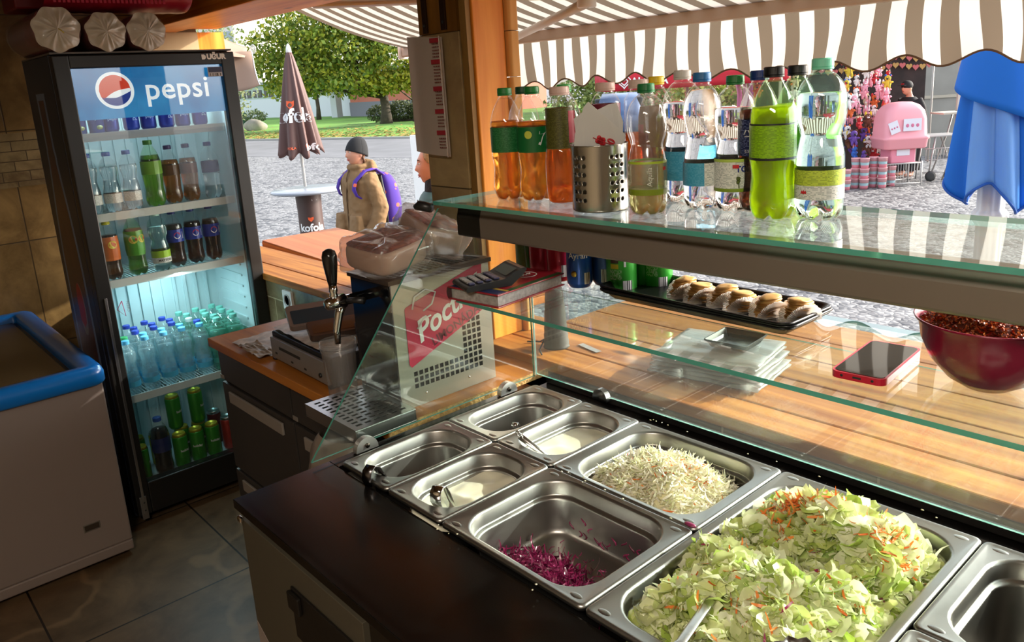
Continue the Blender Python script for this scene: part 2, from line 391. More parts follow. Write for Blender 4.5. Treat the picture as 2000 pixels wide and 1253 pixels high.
struct(MB().box((-4.3, -1.9, 0), (-4.2, 1.63, 2.35)).build('wall_left', wall_m))
struct(MB().box((-4.3, -1.9, 0), (2.3, -1.8, 2.35)).build('wall_back', P('back_wall_paint', '#8d7d63', 0.7, nz=(3, 0.1))))
struct(MB().box((2.2, -1.8, 0), (2.3, 1.34, 2.35)).build('wall_right', P('back_wall_paint', '#8d7d63')))
struct(MB().box((-4.2, 1.34, 0), (2.2, 1.58, 0.872)).build('wall_front', wallx_m))
struct(MB().box((-4.199, -1.79, 1.28), (-4.192, 1.45, 1.52)).build('trim_1', mosaic_m))
# sill boards
sb = MB()
for x0, x1, y0, y1 in ((-4.19, 2.19, 1.33, 1.428), (-4.19, 2.19, 1.431, 1.60)): sb.box((x0, y0, 0.872), (x1, y1, 0.90))
struct(sb.build('trim_2', pine_sill, bevel=0.004))
sb = MB()
for y0, y1 in ((1.603, 1.742), (1.745, 1.884), (1.887, 2.03)): sb.box((-1.62, y0, 0.872), (2.19, y1, 0.90))
for x in (-1.5, -0.2, 1.1): sb.box((x, 1.583, 0.80), (x+0.05, 2.0, 0.871))
struct(sb.build('trim_3', pine_sill, bevel=0.003))
# lintel beam over the hatch, two planks with a dark seam and the shutter rail
bm_ = MB().box((-4.2, 1.34, 1.95), (2.2, 1.53, 2.35)).box((-4.2, 1.545, 1.965), (2.2, 1.74, 2.35))
struct(bm_.build('trim_4', pine_x, bevel=0.006))
struct(MB().box((-4.2, 1.532, 1.96), (2.2, 1.543, 2.3)).build('trim_5', black_matt))
# left jamb: painted return and pine post
struct(MB().box((-4.3, 1.632, 0.9), (-4.2, 1.77, 1.95)).build('trim_6', pine))
struct(MB().box((-4.199, 1.30, 1.62), (-4.19, 1.63, 1.95)).build('trim_7', P('cream_paint', '#b59f78', 0.6)))
# pillar in the hatch
struct(MB().box((-1.87, 1.34, 0.9), (-1.69, 1.50, 1.745)).build('trim_8', pil_m, bevel=0.002))
struct(MB().box((-1.87, 1.345, 1.746), (-1.70, 1.50, 1.95)).build('trim_9', dark_wood))
struct(MB().box((-1.688, 1.345, 0.9), (-1.662, 1.36, 1.95)).build('trim_10', wood('trim_strip', '#7a5a28', '#93703a', 1, 'Z', 0.5)))
pb = MB().box((-1.70, 1.362, 0.9), (-1.655, 1.47, 1.95))
struct(pb.build('trim_11', pine, bevel=0.003))
pb = MB()
for k in range(9):
    z = 0.9+k*0.12
    pb.prism([(-1.74, 1.472), (-1.645, 1.472), (-1.638, 1.478), (-1.638, 1.503), (-1.645, 1.51), (-1.74, 1.51)], z+0.001, min(1.949, z+0.119))
struct(pb.build('trim_12', wood('plank_end', '#c98d45', '#dba863', 1.4, 'Z', 0.5, knots=False), bevel=0.003))
# two metal hinge plates on the pillar top
for x, w, h in ((-1.835, 0.020, 0.20), (-1.752, 0.022, 0.195)):
    t = thing('hinge_plate', 'narrow dark hinge plate screwed to the left of the pillar top' if w < 0.021 else 'narrow dark hinge plate screwed nearer the pine post on the pillar top', 'hinge plate', (x, 1.3445, 1.752 if w > 0.021 else 1.749))
    MB().box((-w/2, -0.006, 0), (w/2, 0, h)).build('plate', P('bronze_plate', '#3a2412', 0.45, 0.6), t, bevel=0.001)
    for z in (0.02, h-0.05, h-0.012):
        MB().lathe([(0.0045, 0), (0.0035, 0.002), (0.0, 0.0022)], 10, T=Matrix.Translation((0, -0.006, z)) @ Matrix.Rotation(PI/2, 4, 'X')).build('screw', black_matt, t)
# wall socket on the parapet
t = thing('wall_socket', 'white round-holed electric socket on the tiled parapet beside the fridge', 'socket', (-2.90, 1.34, 0.815))
MB().prism(rrect(-0.038, 0.038, -0.04, 0.04, 0.008), 0, 0.010, T=Matrix.Rotation(PI/2, 4, 'X')).build('plate', white_pl, t, bevel=0.001)
MB().lathe([(0.026, 0), (0.026, 0.003), (0.021, 0.0032), (0.019, -0.002), (0, -0.002)], 20, T=Matrix.Translation((0, -0.010, 0)) @ Matrix.Rotation(PI/2, 4, 'X')).build('socket_face', P('socket_grey', '#9a9a98', 0.4), t)

# ---- outside ground
def cobble():
    m = new_mat('cobbles'); b = principled(m); tc = N(m, 'ShaderNodeTexCoord')
    v = N(m, 'ShaderNodeTexVoronoi'); v.inputs['Scale'].default_value = 15.0; L(m, tc.outputs['Object'], v.inputs['Vector'])
    ve = N(m, 'ShaderNodeTexVoronoi', feature='DISTANCE_TO_EDGE'); ve.inputs['Scale'].default_value = 15.0; L(m, tc.outputs['Object'], ve.inputs['Vector'])
    n = N(m, 'ShaderNodeTexNoise'); n.inputs['Scale'].default_value = 1.4; n.inputs['Detail'].default_value = 6; L(m, tc.outputs['Object'], n.inputs['Vector'])
    sep = N(m, 'ShaderNodeSeparateColor'); L(m, v.outputs['Color'], sep.inputs[0])
    ad = N(m, 'ShaderNodeMath', operation='ADD'); L(m, sep.outputs[0], ad.inputs[0]); L(m, n.outputs[0], ad.inputs[1])
    r = N(m, 'ShaderNodeValToRGB'); r.color_ramp.elements[0].position = 0.25; r.color_ramp.elements[1].position = 0.62
    r.color_ramp.elements[0].color = (0.05, 0.05, 0.055, 1); r.color_ramp.elements[1].color = (0.27, 0.265, 0.26, 1)
    hf = N(m, 'ShaderNodeMath', operation='MULTIPLY'); hf.inputs[1].default_value = 0.5; L(m, ad.outputs[0], hf.inputs[0]); L(m, hf.outputs[0], r.inputs[0])
    mr = N(m, 'ShaderNodeMapRange'); mr.inputs[1].default_value = 0.02; mr.inputs[2].default_value = 0.10; mr.inputs[3].default_value = 0.6; L(m, ve.outputs[0], mr.inputs[0])
    mu = N(m, 'ShaderNodeMix', data_type='RGBA', blend_type='MULTIPLY'); mu.inputs[0].default_value = 1; L(m, r.outputs[0], mu.inputs[6]); L(m, mr.outputs[0], mu.inputs[7])
    L(m, mu.outputs[2], b.inputs['Base Color']); b.inputs['Roughness'].default_value = 0.55
    bp = N(m, 'ShaderNodeBump'); bp.inputs['Strength'].default_value = 0.9; bp.inputs['Distance'].default_value = 0.02
    L(m, ve.outputs[0], bp.inputs['Height']); L(m, bp.outputs[0], b.inputs['Normal'])
    return m
struct(MB().box((-140, 1.75, G-0.2), (60, 140, G)).build('ground_cobbles', cobble()))
struct(MB().prism([(-75, 3), (-75, 8.9), (-7, 25.2), (-7, 17.0)], G, G+0.006).build('ground_asphalt', P('asphalt', '#6c6c6e', 0.8, nz=(0.8, 0.15))))
struct(MB().prism([(-75, 8.9), (-100, 37), (-50, 52), (-7, 25.2)], G, G+0.06).build('ground_lawn', P('lawn', '#5e8a2c', 0.9, nz=(0.35, 0.35), bump=(6, 0.8))))
struct(MB().prism([(-75.5, 8.7), (-75, 8.95), (-7, 25.35), (-7, 25.1)], G, G+0.09).build('ground_kerb', P('kerb_stone', '#9c9a94', 0.8)))
rr = random.Random(5); lf = MB()
for i in range(4500):
    u, w = rr.random(), abs(rr.gauss(0, 0.55))
    x = -52+u*36; y0 = 8.95+(x+75)*0.2397; y = y0+0.3+w*6.5
    s = rr.uniform(0.05, 0.12); a = rr.random()*6.3; tl = rr.uniform(-0.05, 0.08)
    lf.add([(x+s*math.cos(a), y+s*math.sin(a), G+0.075+tl*0.3), (x-s*math.sin(a), y+s*math.cos(a), G+0.09+tl*0.4), (x-s*math.cos(a), y-s*math.sin(a), G+0.08), (x+s*math.sin(a), y-s*math.cos(a), G+0.085)], [(0, 1, 2, 3)])
tag(lf.build('fallen_leaves', island('leaf_litter', ['#8a6a30', '#b28a3c', '#6f5a2a', '#c2a050', '#7a4f22'], 0.9)), 'brown and yellow fallen leaves on the lawn along the kerb', 'leaves', kind='stuff')
# ================================================================ SALAD COUNTER
XE_ = -0.342
CT = 'black-topped salad counter with steel front, holding the salad pans'
t = thing('salad_counter', CT, 'counter', (-1.36, 0.467, 0))
lx = lambda x: x+1.36
ly = lambda y: y-0.467
top_m = P('counter_top_black', '#0d0b0a', 0.16, nz=(4, 0.6), bump=(7, 0.03))
front_m = P('front_panel_steel', '#5f5a50', 0.5, 0.55, nz=(5, 0.12))
MB().box((0.012, 0.022, 0.08), (3.36, 0.20, 0.871)).box((0.012, 0.20, 0.08), (3.36, 0.80, 0.62)).box((0.012, 0.2, 0.62), (0.04, 0.8, 0.87)).box((0.012, 0.738, 0.62), (3.36, 0.80, 0.87)).build('body', front_m, t)
tp = MB().box((0, 0, 0.872), (3.36, 0.2, 0.89)).box((0, 0.2, 0.862), (0.038, 0.80, 0.89)).box((0, 0.737, 0.862), (3.36, 0.80, 0.89))
tp.box((1.36+XE_+0.327, 0.2, 0.862), (3.36, 0.738, 0.89)); tp.box((0.038, 0.461, 0.862), (0.688, 0.4635, 0.889)); tp.build('worktop', top_m, t, bevel=0.004)
MB().box((0.036, 0.7745, 0.8905), (3.36, 0.784, 0.906)).build('rear_rail', black_gloss, t, bevel=0.002)
MB().box((0.45, 0.008, 0.80), (3.36, 0.0215, 0.871)).build('front_rail', P('dark_rail', '#17140f', 0.35), t, bevel=0.003)
MB().box((0.02, 0.05, 0), (3.3, 0.7, 0.08)).build('plinth', black_matt, t)
MB().box((0.004, 0.000, 0.846), (0.018, 0.008, 0.858)).build('clip', chrome, t, bevel=0.003)
d = MB().box((0.002, 0.009, 0.09), (0.43, 0.0215, 0.848)).build('door', P('door_steel', '#5c5648', 0.5, 0.5), t, bevel=0.001)
h = MB().box((0.195, 0.004, 0.70), (0.398, 0.0088, 0.80)).box((0.195, -0.004, 0.762), (0.235, 0.004, 0.795)).build('handle', P('handle_dark', '#14110e', 0.4), d, bevel=0.003)
MB().prism([(0.004, 0.10), (0.30, 0.10), (0.16, 0.50), (0.10, 0.57), (0.055, 0.60), (0.004, 0.63)], 0, 0.0006, T=Matrix(((1, 0, 0, 0), (0, 0, -1, 0.0088), (0, 1, 0, 0), (0, 0, 0, 1)))).build('peeled_patch', P('bare_patch', '#8a7c74', 0.7, nz=(9, 0.15)), d)
for k in (1, 2, 3):
    d = MB().box((0.45+0.55*(k-1)+0.01, 0.009, 0.09), (0.45+0.55*k, 0.0215, 0.795)).build('door', MATS['door_steel'], t, bevel=0.002)
    MB().box((0.60+0.55*(k-1), 0.002, 0.69), (0.86+0.55*(k-1), 0.0088, 0.75)).build('handle', black_pl, d, bevel=0.008)

# ---- gastronorm pans
def pan(x0, x1, y0, y1, depth, label, zt=0.902, well_mat=None, long_y=True):
    cx_, cy_ = (x0+x1)/2, (y0+y1)/2; hx, hy = (x1-x0)/2, (y1-y0)/2
    t = thing('food_pan', label, 'food pan', (cx_, cy_, zt))
    ex, ey = 0.012, 0.024
    if hy*2 > 0.4: ex, ey = 0.018, 0.026
    if hx > hy and hx > 0.15: ex, ey = 0.025, 0.015
    rin = min(0.058, hx-ex-0.012)
    def ring(ix, iy, r, z): return [(x, y, z) for x, y in rrect(-hx+ix, hx-ix, -hy+iy, hy-iy, r, 8)]
    g = 0.0012
    lo = [ring(g, g, 0.010, -0.0085), ring(g, g, 0.010, -0.003), ring(g+0.0018, g+0.0018, 0.0095, -0.0006), ring(0.0055, 0.0055, 0.009, 0), ring(0.0085, 0.0085, 0.009, -0.0012),
          ring(ex-0.003, ey-0.003, rin+0.003, -0.0016), ring(ex, ey, rin, -0.0024), ring(ex+0.0025, ey+0.0025, rin-0.002, -0.006),
          ring(ex+0.0035, ey+0.0035, rin-0.003, -0.0275), ring(ex+0.0040, ey+0.0040, rin-0.003, -0.0290), ring(ex+0.0060, ey+0.0060, rin-0.005, -0.0305), ring(ex+0.0105, ey+0.0105, rin-0.008, -0.0320), ring(ex+0.0115, ey+0.0115, rin-0.009, -0.0335), ring(ex+0.0120, ey+0.0120, rin-0.009, -0.0360),
          ring(ex+0.0155, ey+0.0155, rin-0.012, -depth+0.016), ring(ex+0.0175, ey+0.0175, rin-0.014, -depth+0.007), ring(ex+0.022, ey+0.022, max(0.012, rin-0.018), -depth+0.0015), ring(ex+0.030, ey+0.030, max(0.01, rin-0.022), -depth)]
    mb = MB(); mb.rings(lo, smooth=True, cap=(False, True))
    em = mb
    for sx, sy in ((-1, -1), (1, -1), (-1, 1), (1, 1)):
        px_, py_ = sx*(hx-0.026), sy*(hy-0.017)
        em.ball((px_, py_, -0.0018), (0.012, 0.006, 0.0012), 14, 6)
    o = mb.build('well', well_mat or steel_in, t)
    md = o.modifiers.new('t', 'SOLIDIFY'); md.thickness = 0.0009; md.offset = -1
    return t
XA, XB, XC, XD, XE = -1.318, -1.156, -0.994, -0.668, -0.342
YF, YM, YB = 0.670, 0.933, 1.200
pan(XA, XB, YF, YM, 0.098, 'narrow front steel pan at the left end, brown film of sauce in it', well_mat=steel_in)
pan(XB, XC, YF, YM, 0.10, 'narrow front steel pan with white sauce, beside the red cabbage pan')
pan(XA, XB, YM, YB, 0.10, 'narrow rear steel pan in the corner by the end glass, nearly empty')
pan(XB, XC, YM, YB, 0.10, 'narrow rear steel pan with white sauce and a leaning ladle')
pan(XC, XD, YF, YM, 0.10, 'square front steel pan with a little red cabbage on its floor')
pan(XC, XD, YM, YB, 0.15, 'square rear steel pan heaped with pale coleslaw')
pan(XD, XE, YF, YB, 0.15, 'large full-size steel pan heaped with lettuce salad')
pan(XE, XE+0.326, 0.76+0.173, YB, 0.15, 'empty dark steel pan at the right edge with a spoon', well_mat=P('pan_steel_dark', (0.26, 0.25, 0.23), 0.33, 1.0, nz=(8, 0.2)))  # this well gets a darker steel than the others
pan(XE, XE+0.326, YF, 0.933, 0.15, 'square front steel pan cut off by the bottom right corner of the photo')

# ---- sauces
def sauce(name, cx_, cy_, hx, hy, z, mat, label, cat, seed, r=0.04, amp=0.003, extra=None):
    rr = random.Random(seed)
    def fn(u, v):
        # map square to rounded rectangle
        a, b_ = 2*u-1, 2*v-1
        x, y = a*hx, b_*hy
        dx, dy = max(0, abs(x)-(hx-r)), max(0, abs(y)-(hy-r))
        dd = max(dx, dy)
        if dx > 0 and dy > 0:
            k = dd/math.hypot(dx, dy); x = math.copysign(hx-r+dx*k, x); y = math.copysign(hy-r+dy*k, y)
        e = max(abs(a), abs(b_))
        zz = amp*noise.noise(Vector((x*28+seed, y*28, 0)))*(1 if e < 0.98 else 0.3)+(0.004 if e > 0.98 else 0)
        return (cx_+x, cy_+y, z+zz)
    t = thing(name, label, cat, (0, 0, 0)); mb = MB(); mb.grid(fn, 30, 30)
    o = mb.build('sauce_surface', mat, t); md = o.modifiers.new('t', 'SOLIDIFY'); md.thickness = 0.012; md.offset = -1
    return t
white_s = P('white_sauce', '#f2efd6', 0.25, **{'Subsurface Weight': 0.2, 'Subsurface Radius': (0.02, 0.02, 0.01)})
brown_s = P('brown_sauce', '#9a7358', 0.22, nz=(9, 0.25))
sauce('garlic_sauce', (XB+XC)/2, (YF+YM)/2, 0.064, 0.107, 0.902-0.0375, white_s, 'white garlic sauce filling the front narrow pan', 'sauce', 3, amp=0.006)
sauce('yoghurt_sauce', (XB+XC)/2, (YM+YB)/2, 0.064, 0.106, 0.902-0.0375, white_s, 'white sauce in the rear narrow pan under the leaning ladle', 'sauce', 9)
sauce('brown_sauce', (XA+XB)/2, (YF+YM)/2, 0.050, 0.088, 0.902-0.088, brown_s, 'thin brown sauce left in the front pan at the left end', 'sauce', 5, amp=0.002)
# drips of sauce on a pan wall
dr = MB()
for x, y, l in ((XB+0.0185, 0.745, 0.03), (XB+0.0185, 0.80, 0.02), (XB+0.0185, 0.86, 0.016)):
    dr.tube([(x, y, 0.868), (x+0.002, y-0.002, 0.868-l*0.5), (x+0.004, y-0.001, 0.868-l)], [0.0008, 0.001, 0.0016], 6)
tag(dr.build('sauce_drips', white_s), 'white sauce drips on the left wall of the front sauce pan', 'drips', kind='stuff')

# ---- ladles with a hooked strip handle
def ladle(loc, top, label, w=0.014, hook=0.016, bowl=True, rz=0, name='ladle'):
    t = thing(name, label, 'ladle', loc, rz); b0 = Vector((0, 0, 0.012)); tp = Vector(top)-Vector(loc)
    d = (tp-b0); side = d.cross(Vector((0, 0, 1))).normalized(); n = side.cross(d).normalized()
    if n.z < 0: n = -n
    pts = [b0+d*k for k in (0, 0.2, 0.5, 0.8, 1.0)]
    for a in (30, 70, 110, 150, 185, 215): 
        q = tp+n*(-hook)*0+d.normalized()*math.sin(R(a))*hook - n*(hook*(1-math.cos(R(a))))
        pts.append(q)
    mb = MB(); vs = []
    for i, p in enumerate(pts):
        ww = w/2*(1-0.3*(i > 4)*0.5)
        vs += [p+side*ww, p-side*ww]
    mb.add(vs, [(2*i, 2*i+1, 2*i+3, 2*i+2) for i in range(len(pts)-1)], 0, True)
    o = mb.build('handle', chrome, t); md = o.modifiers.new('t', 'SOLIDIFY'); md.thickness = 0.0022
    if bowl:
        o = MB().lathe([(0.001, 0.0), (0.012, 0.002), (0.021, 0.009), (0.025, 0.018), (0.026, 0.024)], 20, cap=False, T=Matrix.Translation((0, 0, 0.0))).build('bowl', steel, t)
        md = o.modifiers.new('t', 'SOLIDIFY'); md.thickness = 0.001
    return t
def strap(pts, w, label, mat):
    c = Vector(pts[0]); t = thing('ladle', label, 'ladle', c); mb = MB(); vs = []
    for k, p in enumerate(pts):
        q = Vector(p)-c; ww = w/2*(0.75 if k in (0, len(pts)-1) else 1); vs += [q+Vector((ww, ww*0.35, 0)), q-Vector((ww, ww*0.35, 0))]
    mb.add(vs, [(2*i, 2*i+1, 2*i+3, 2*i+2) for i in range(len(pts)-1)], 0, True)
    o = mb.build('handle', mat, t); md = o.modifiers.new('t', 'SOLIDIFY'); md.thickness = 0.0016
    o = MB().lathe([(0.001, 0.0), (0.014, 0.002), (0.021, 0.008), (0.023, 0.014)], 20, cap=False, T=Matrix.Translation((0.0, 0.018, -0.018))).build('bowl', steel, t); o.modifiers.new('t', 'SOLIDIFY').thickness = 0.001
strap([(-1.222, 0.735, 0.830), (-1.218, 0.712, 0.880), (-1.214, 0.696, 0.906), (-1.212, 0.688, 0.922), (-1.210, 0.676, 0.929), (-1.208, 0.665, 0.921), (-1.207, 0.661, 0.904), (-1.208, 0.665, 0.890)], 0.020, 'short ladle with bent dark handle hooked on the left front pan', P('dark_strap', (0.16, 0.15, 0.15), 0.25, 1))
strap([(-1.062, 0.748, 0.862), (-1.058, 0.738, 0.892), (-1.055, 0.730, 0.912), (-1.053, 0.722, 0.926), (-1.051, 0.713, 0.928), (-1.050, 0.705, 0.918), (-1.051, 0.705, 0.900), (-1.053, 0.712, 0.884)], 0.021, 'short ladle with looped handle standing in the front white sauce', chrome)
ladle((-1.215, 1.06, 0.806), (-1.200, 1.030, 0.892), 'small ladle with rounded handle tip in the empty rear pan', w=0.016, hook=0.004)
t = thing('sauce_spoon', 'tubular steel spoon with a wire ring leaning in the rear white sauce', 'spoon', (-1.085, 1.00, 0.85))
MB().tube([(0.025, 0.028, -0.012), (0.0, 0.0, 0.02), (-0.030, -0.034, 0.062)], 0.0065, 12).build('handle', steel, t)
MB().tube([(-0.030+0.008*math.cos(a), -0.036-0.004*math.sin(a), 0.066+0.010*math.sin(a)) for a in [k*PI/6 for k in range(13)]], 0.0016, 6).build('ring', chrome, t)

# ---- shredded food
def strips(n, region, hfun, length, width, mats, curl, seed, name, mid=None, tilt=0.5, mi_pick=None, drop=0.0, zj=0.006, tiltbias=0.0):
    rr = random.Random(seed); mb = MB()
    for i in range(n):
        x, y = region(rr); z = hfun(x, y)
        if z is None: continue
        z += rr.uniform(-zj, zj)
        l = rr.uniform(*length); w = rr.uniform(*width); a = rr.random()*2*PI; tl = rr.gauss(tiltbias, tilt); c = rr.uniform(-curl, curl)
        Mx = Matrix.Translation((x, y, z)) @ Matrix.Rotation(a, 4, 'Z') @ Matrix.Rotation(tl, 4, 'Y') @ Matrix.Rotation(rr.uniform(-1, 1), 4, 'X')
        k = 4; vs = []; ang = 0; p = Vector((-l/2, 0, 0)); tw = rr.uniform(-0.6, 0.6)
        for j in range(k+1):
            ww = w/2*(0.35+0.65*math.sin(PI*(j+0.6)/(k+1.2)))
            sv = Vector((0, math.cos(tw*j), math.sin(tw*j)))*ww
            vs += [p+sv, p-sv]
            ang += c/k; p = p+Vector((math.cos(ang), 0, math.sin(ang)))*(l/k)
        mb.add(vs, [(2*j, 2*j+1, 2*j+3, 2*j+2) for j in range(k)], 0, True, Mx)
    return mb
def mound(cx_, cy_, hx, hy, base, top, p=2.2, seed=0, amp=0.008, sc=22):
    def h(x, y):
        u, v = (x-cx_)/hx, (y-cy_)/hy; d = (abs(u)**p+abs(v)**p)**(1/p)
        if d > 1: return None
        return base+(top-base)*(1-d**2.2)+amp*noise.noise(Vector((x*sc+seed, y*sc, seed)))
    return h
def inbox(cx_, cy_, hx, hy): return lambda rr: (cx_+rr.uniform(-hx, hx), cy_+rr.uniform(-hy, hy))
def mound_base(h, cx_, cy_, hx, hy, mat, parent, dz=-0.006, floorz=0.77):
    def fn(u, v):
        x, y = cx_+(2*u-1)*hx, cy_+(2*v-1)*hy; z = h(x, y)
        return (x, y, (z+dz) if z is not None else floorz)
    return MB().grid(fn, 36, 36).build('heap_core', mat, parent)
# coleslaw
ccx, ccy = (XC+XD)/2-0.004, (YM+YB)/2-0.004
h1 = mound(ccx, ccy, 0.132, 0.112, 0.852, 0.908, 3.2, 4, 0.012, 26)
t = thing('coleslaw', 'heap of shredded white cabbage coleslaw with bits of carrot', 'coleslaw', (0, 0, 0))
cole_m = island('coleslaw_m', ['#f0ebd2', '#f6f3e4', '#e8e8c4', '#faf7ee', '#ece4c6', '#dfe6b4', '#f3efdc'], 0.38, 0.25)
mound_base(h1, ccx, ccy, 0.131, 0.111, P('coleslaw_core', '#d8d2a8', 0.6), t, -0.004)
o = strips(4200, inbox(ccx, ccy, 0.131, 0.111), h1, (0.010, 0.030), (0.0022, 0.0056), None, 1.6, 11, 'x', tilt=0.16, zj=0.006).build('cabbage_shreds', cole_m, t); tag(o, kind='stuff')
h1c = lambda x, y: (h1(x, y)+0.003) if h1(x, y) else None
o = strips(110, lambda rr: (rr.gauss(ccx+0.055, 0.035), rr.gauss(ccy+0.02, 0.03)) if rr.random() < 0.6 else (rr.gauss(ccx, 0.06), rr.gauss(ccy, 0.05)), h1c, (0.010, 0.028), (0.0015, 0.003), None, 1.2, 12, 'x', tilt=0.3, zj=0.003).build('carrot_shreds', island('carrot', ['#e5782c', '#ef9146', '#d9662a', '#f0a560'], 0.4, 0.2), t); tag(o, kind='stuff')
# red cabbage
rcx, rcy = (XC+XD)/2, (YF+YM)/2
h2 = lambda x, y: (0.806+0.040*math.exp(-((x-rcx+0.01)/0.085)**2-((y-(rcy-0.045))/0.045)**2)+0.005*noise.noise(Vector((x*40, y*40, 3)))) if abs(x-rcx) < 0.118 and abs(y-rcy) < 0.10 else None
red_m = island('red_cabbage_m', ['#5d0f33', '#8c1d52', '#3f0a25', '#a12c63', '#70143f', '#c0598a'], 0.3, 0.15)
t = thing('red_cabbage', 'shredded red cabbage lying at the front of the square pan', 'red cabbage', (0, 0, 0))
mb = strips(1500, lambda rr: (rr.gauss(rcx-0.005, 0.070), rr.gauss(rcy-0.042, 0.034)), h2, (0.014, 0.040), (0.002, 0.0045), None, 2.4, 21, 'x', tilt=0.5, zj=0.007)
mb2 = strips(22, lambda rr: (rr.gauss(rcx, 0.05), rr.gauss(rcy+0.02, 0.03)), lambda x, y: 0.806 if abs(x-rcx) < 0.1 and abs(y-rcy) < 0.08 else None, (0.012, 0.028), (0.002, 0.003), None, 2.2, 25, 'x', tilt=0.1, zj=0.001)
mb.add(mb2.v, mb2.f, 0, True)
rr = random.Random(4)
for k in range(16):            # shreds clinging to the rear wall
    x = rcx+rr.uniform(-0.085, 0.095); z = rr.uniform(0.82, 0.85); y = rcy+0.096-(0.86-z)*0.12
    mb.tube([(x+0.006*math.sin(j*0.9+k), y-0.002, z+j*0.003-0.006) for j in range(5)], [0.0008, 0.0016, 0.0018, 0.0014, 0.0006], 5)
tag(mb.build('cabbage_shreds', red_m, t), kind='stuff')
# lettuce salad
scx, scy = (XD+XE)/2, (YF+YB)/2
h3a = mound(scx, scy, 0.142, 0.240, 0.862, 0.926, 4.2, 8, 0.034, 15)
def h3(x, y):
    z = h3a(x, y)
    if z is None: return None
    z += 0.030*math.exp(-((x-scx+0.02)/0.09)**2-((y-(scy+0.13))/0.09)**2)-0.048*math.exp(-((x-scx-0.015)/0.06)**2-((y-(scy+0.02))/0.05)**2)
    return z
t = thing('lettuce_salad', 'big heap of chopped iceberg lettuce with carrot shreds', 'salad', (0, 0, 0))
let_m = island('lettuce_m', ['#cbd97a', '#eef0cc', '#dde59c', '#f6f6e2', '#b4cb5c', '#e8eeba', '#f4f5dc', '#d6e08c', '#a3bf48', '#f0f2d2', '#e2e8aa'], 0.32, 0.42)
mound_base(h3, scx, scy, 0.139, 0.236, P('lettuce_core', '#7f9c3a', 0.6), t, -0.014, 0.79)
def leaves(n, region, h, size, seed, zj, ruffle=0.3):
    rr = random.Random(seed); mb = MB()
    for i in range(n):
        x, y = region(rr); z = h(x, y)
        if z is None: continue
        z += rr.uniform(-zj*0.6, zj); s = rr.uniform(*size); asp = rr.uniform(0.45, 1.0); bend = rr.uniform(-1.8, 1.8); ph = rr.random()*9
        Mx = Matrix.Translation((x, y, z)) @ Matrix.Rotation(rr.random()*2*PI, 4, 'Z') @ Matrix.Rotation(rr.gauss(0, 0.65), 4, 'X') @ Matrix.Rotation(rr.gauss(0, 0.5), 4, 'Y')
        nu, nv = 5, 3; ir = [rr.uniform(0.7, 1.15) for _ in range(nu+1)]; ir2 = [rr.uniform(0.7, 1.15) for _ in range(nu+1)]
        def fn(u, v):
            a = (u-0.5)*bend; wd = s*asp*0.5*(0.45+0.75*math.sin(PI*min(1, u*0.85+0.12))); k = int(round(u*nu))
            wd *= ir[k] if v > 0.5 else ir2[k]
            xx = (math.sin(a)/bend if abs(bend) > 0.05 else (u-0.5))*s; zz = (1-math.cos(a))/(bend if abs(bend) > 0.05 else 1)*s
            return (xx, (v-0.5)*2*wd, zz+ruffle*0.13*s*math.sin(ph+u*9)*abs(v-0.5)*2+0.25*s*(v-0.5)**2)
        mb.grid(fn, nu, nv, 0, True, Mx)
    return mb
o = leaves(2600, inbox(scx, scy, 0.141, 0.238), h3, (0.014, 0.040), 31, 0.014, 0.8).build('lettuce_leaves', let_m, t); tag(o, kind='stuff')
h3l = lambda x, y: (h3(x, y)+0.008) if h3(x, y) else None
o = leaves(170, inbox(scx, scy+0.01, 0.118, 0.215), h3l, (0.028, 0.052), 33, 0.006, 0.7).build('large_leaves', let_m, t); tag(o, kind='stuff')
o = strips(700, inbox(scx, scy+0.01, 0.130, 0.228), h3l, (0.015, 0.045), (0.002, 0.007), None, 2.0, 34, 'x', tilt=0.5, zj=0.005).build('cabbage_strips', let_m, t); tag(o, kind='stuff')
def creg(rr):
    k = rr.random()
    if k < 0.36: return (rr.gauss(-0.565, 0.022), rr.gauss(1.030, 0.022))
    if k < 0.60: return (rr.gauss(-0.512, 0.020), rr.gauss(1.085, 0.016))
    if k < 0.74: return (rr.gauss(-0.415, 0.016), rr.gauss(1.055, 0.022))
    return (rr.uniform(scx-0.12, scx+0.12), rr.uniform(scy-0.2, scy+0.2))
h3c = lambda x, y: (h3(x, y)+0.014) if h3(x, y) else None
o = strips(520, creg, h3c, (0.014, 0.036), (0.0024, 0.005), None, 1.8, 35, 'x', tilt=0.35, zj=0.005).build('carrot_shreds', MATS['carrot'], t); tag(o, kind='stuff')
o = strips(26, inbox(scx, scy, 0.12, 0.2), h3c, (0.015, 0.032), (0.003, 0.005), None, 2.2, 36, 'x', tilt=0.3, zj=0.003).build('red_cabbage_bits', red_m, t); tag(o, kind='stuff')
# tongs in the salad
t = thing('salad_tongs', 'steel salad tongs sunk in the lettuce at the bottom of the photo', 'tongs', (-0.55, 0.80, 0.915))
for s in (-1, 1):
    dz = 0.0 if s < 0 else -0.030
    pts = [(0.062, -0.235, 0.050+dz), (0.048, -0.13, 0.026+dz), (0.018+0.004*s, -0.02, 0.008+dz), (0.004, 0.018, -0.004+dz)]
    MB().tube(pts, [0.0055, 0.0065, 0.0070, 0.0035], 10, flat=0.30).build('arm', steel, t)
MB().ball((-0.002, 0.030, -0.008), (0.007, 0.022, 0.003), 14, 8).build('scoop_tip', steel, t)
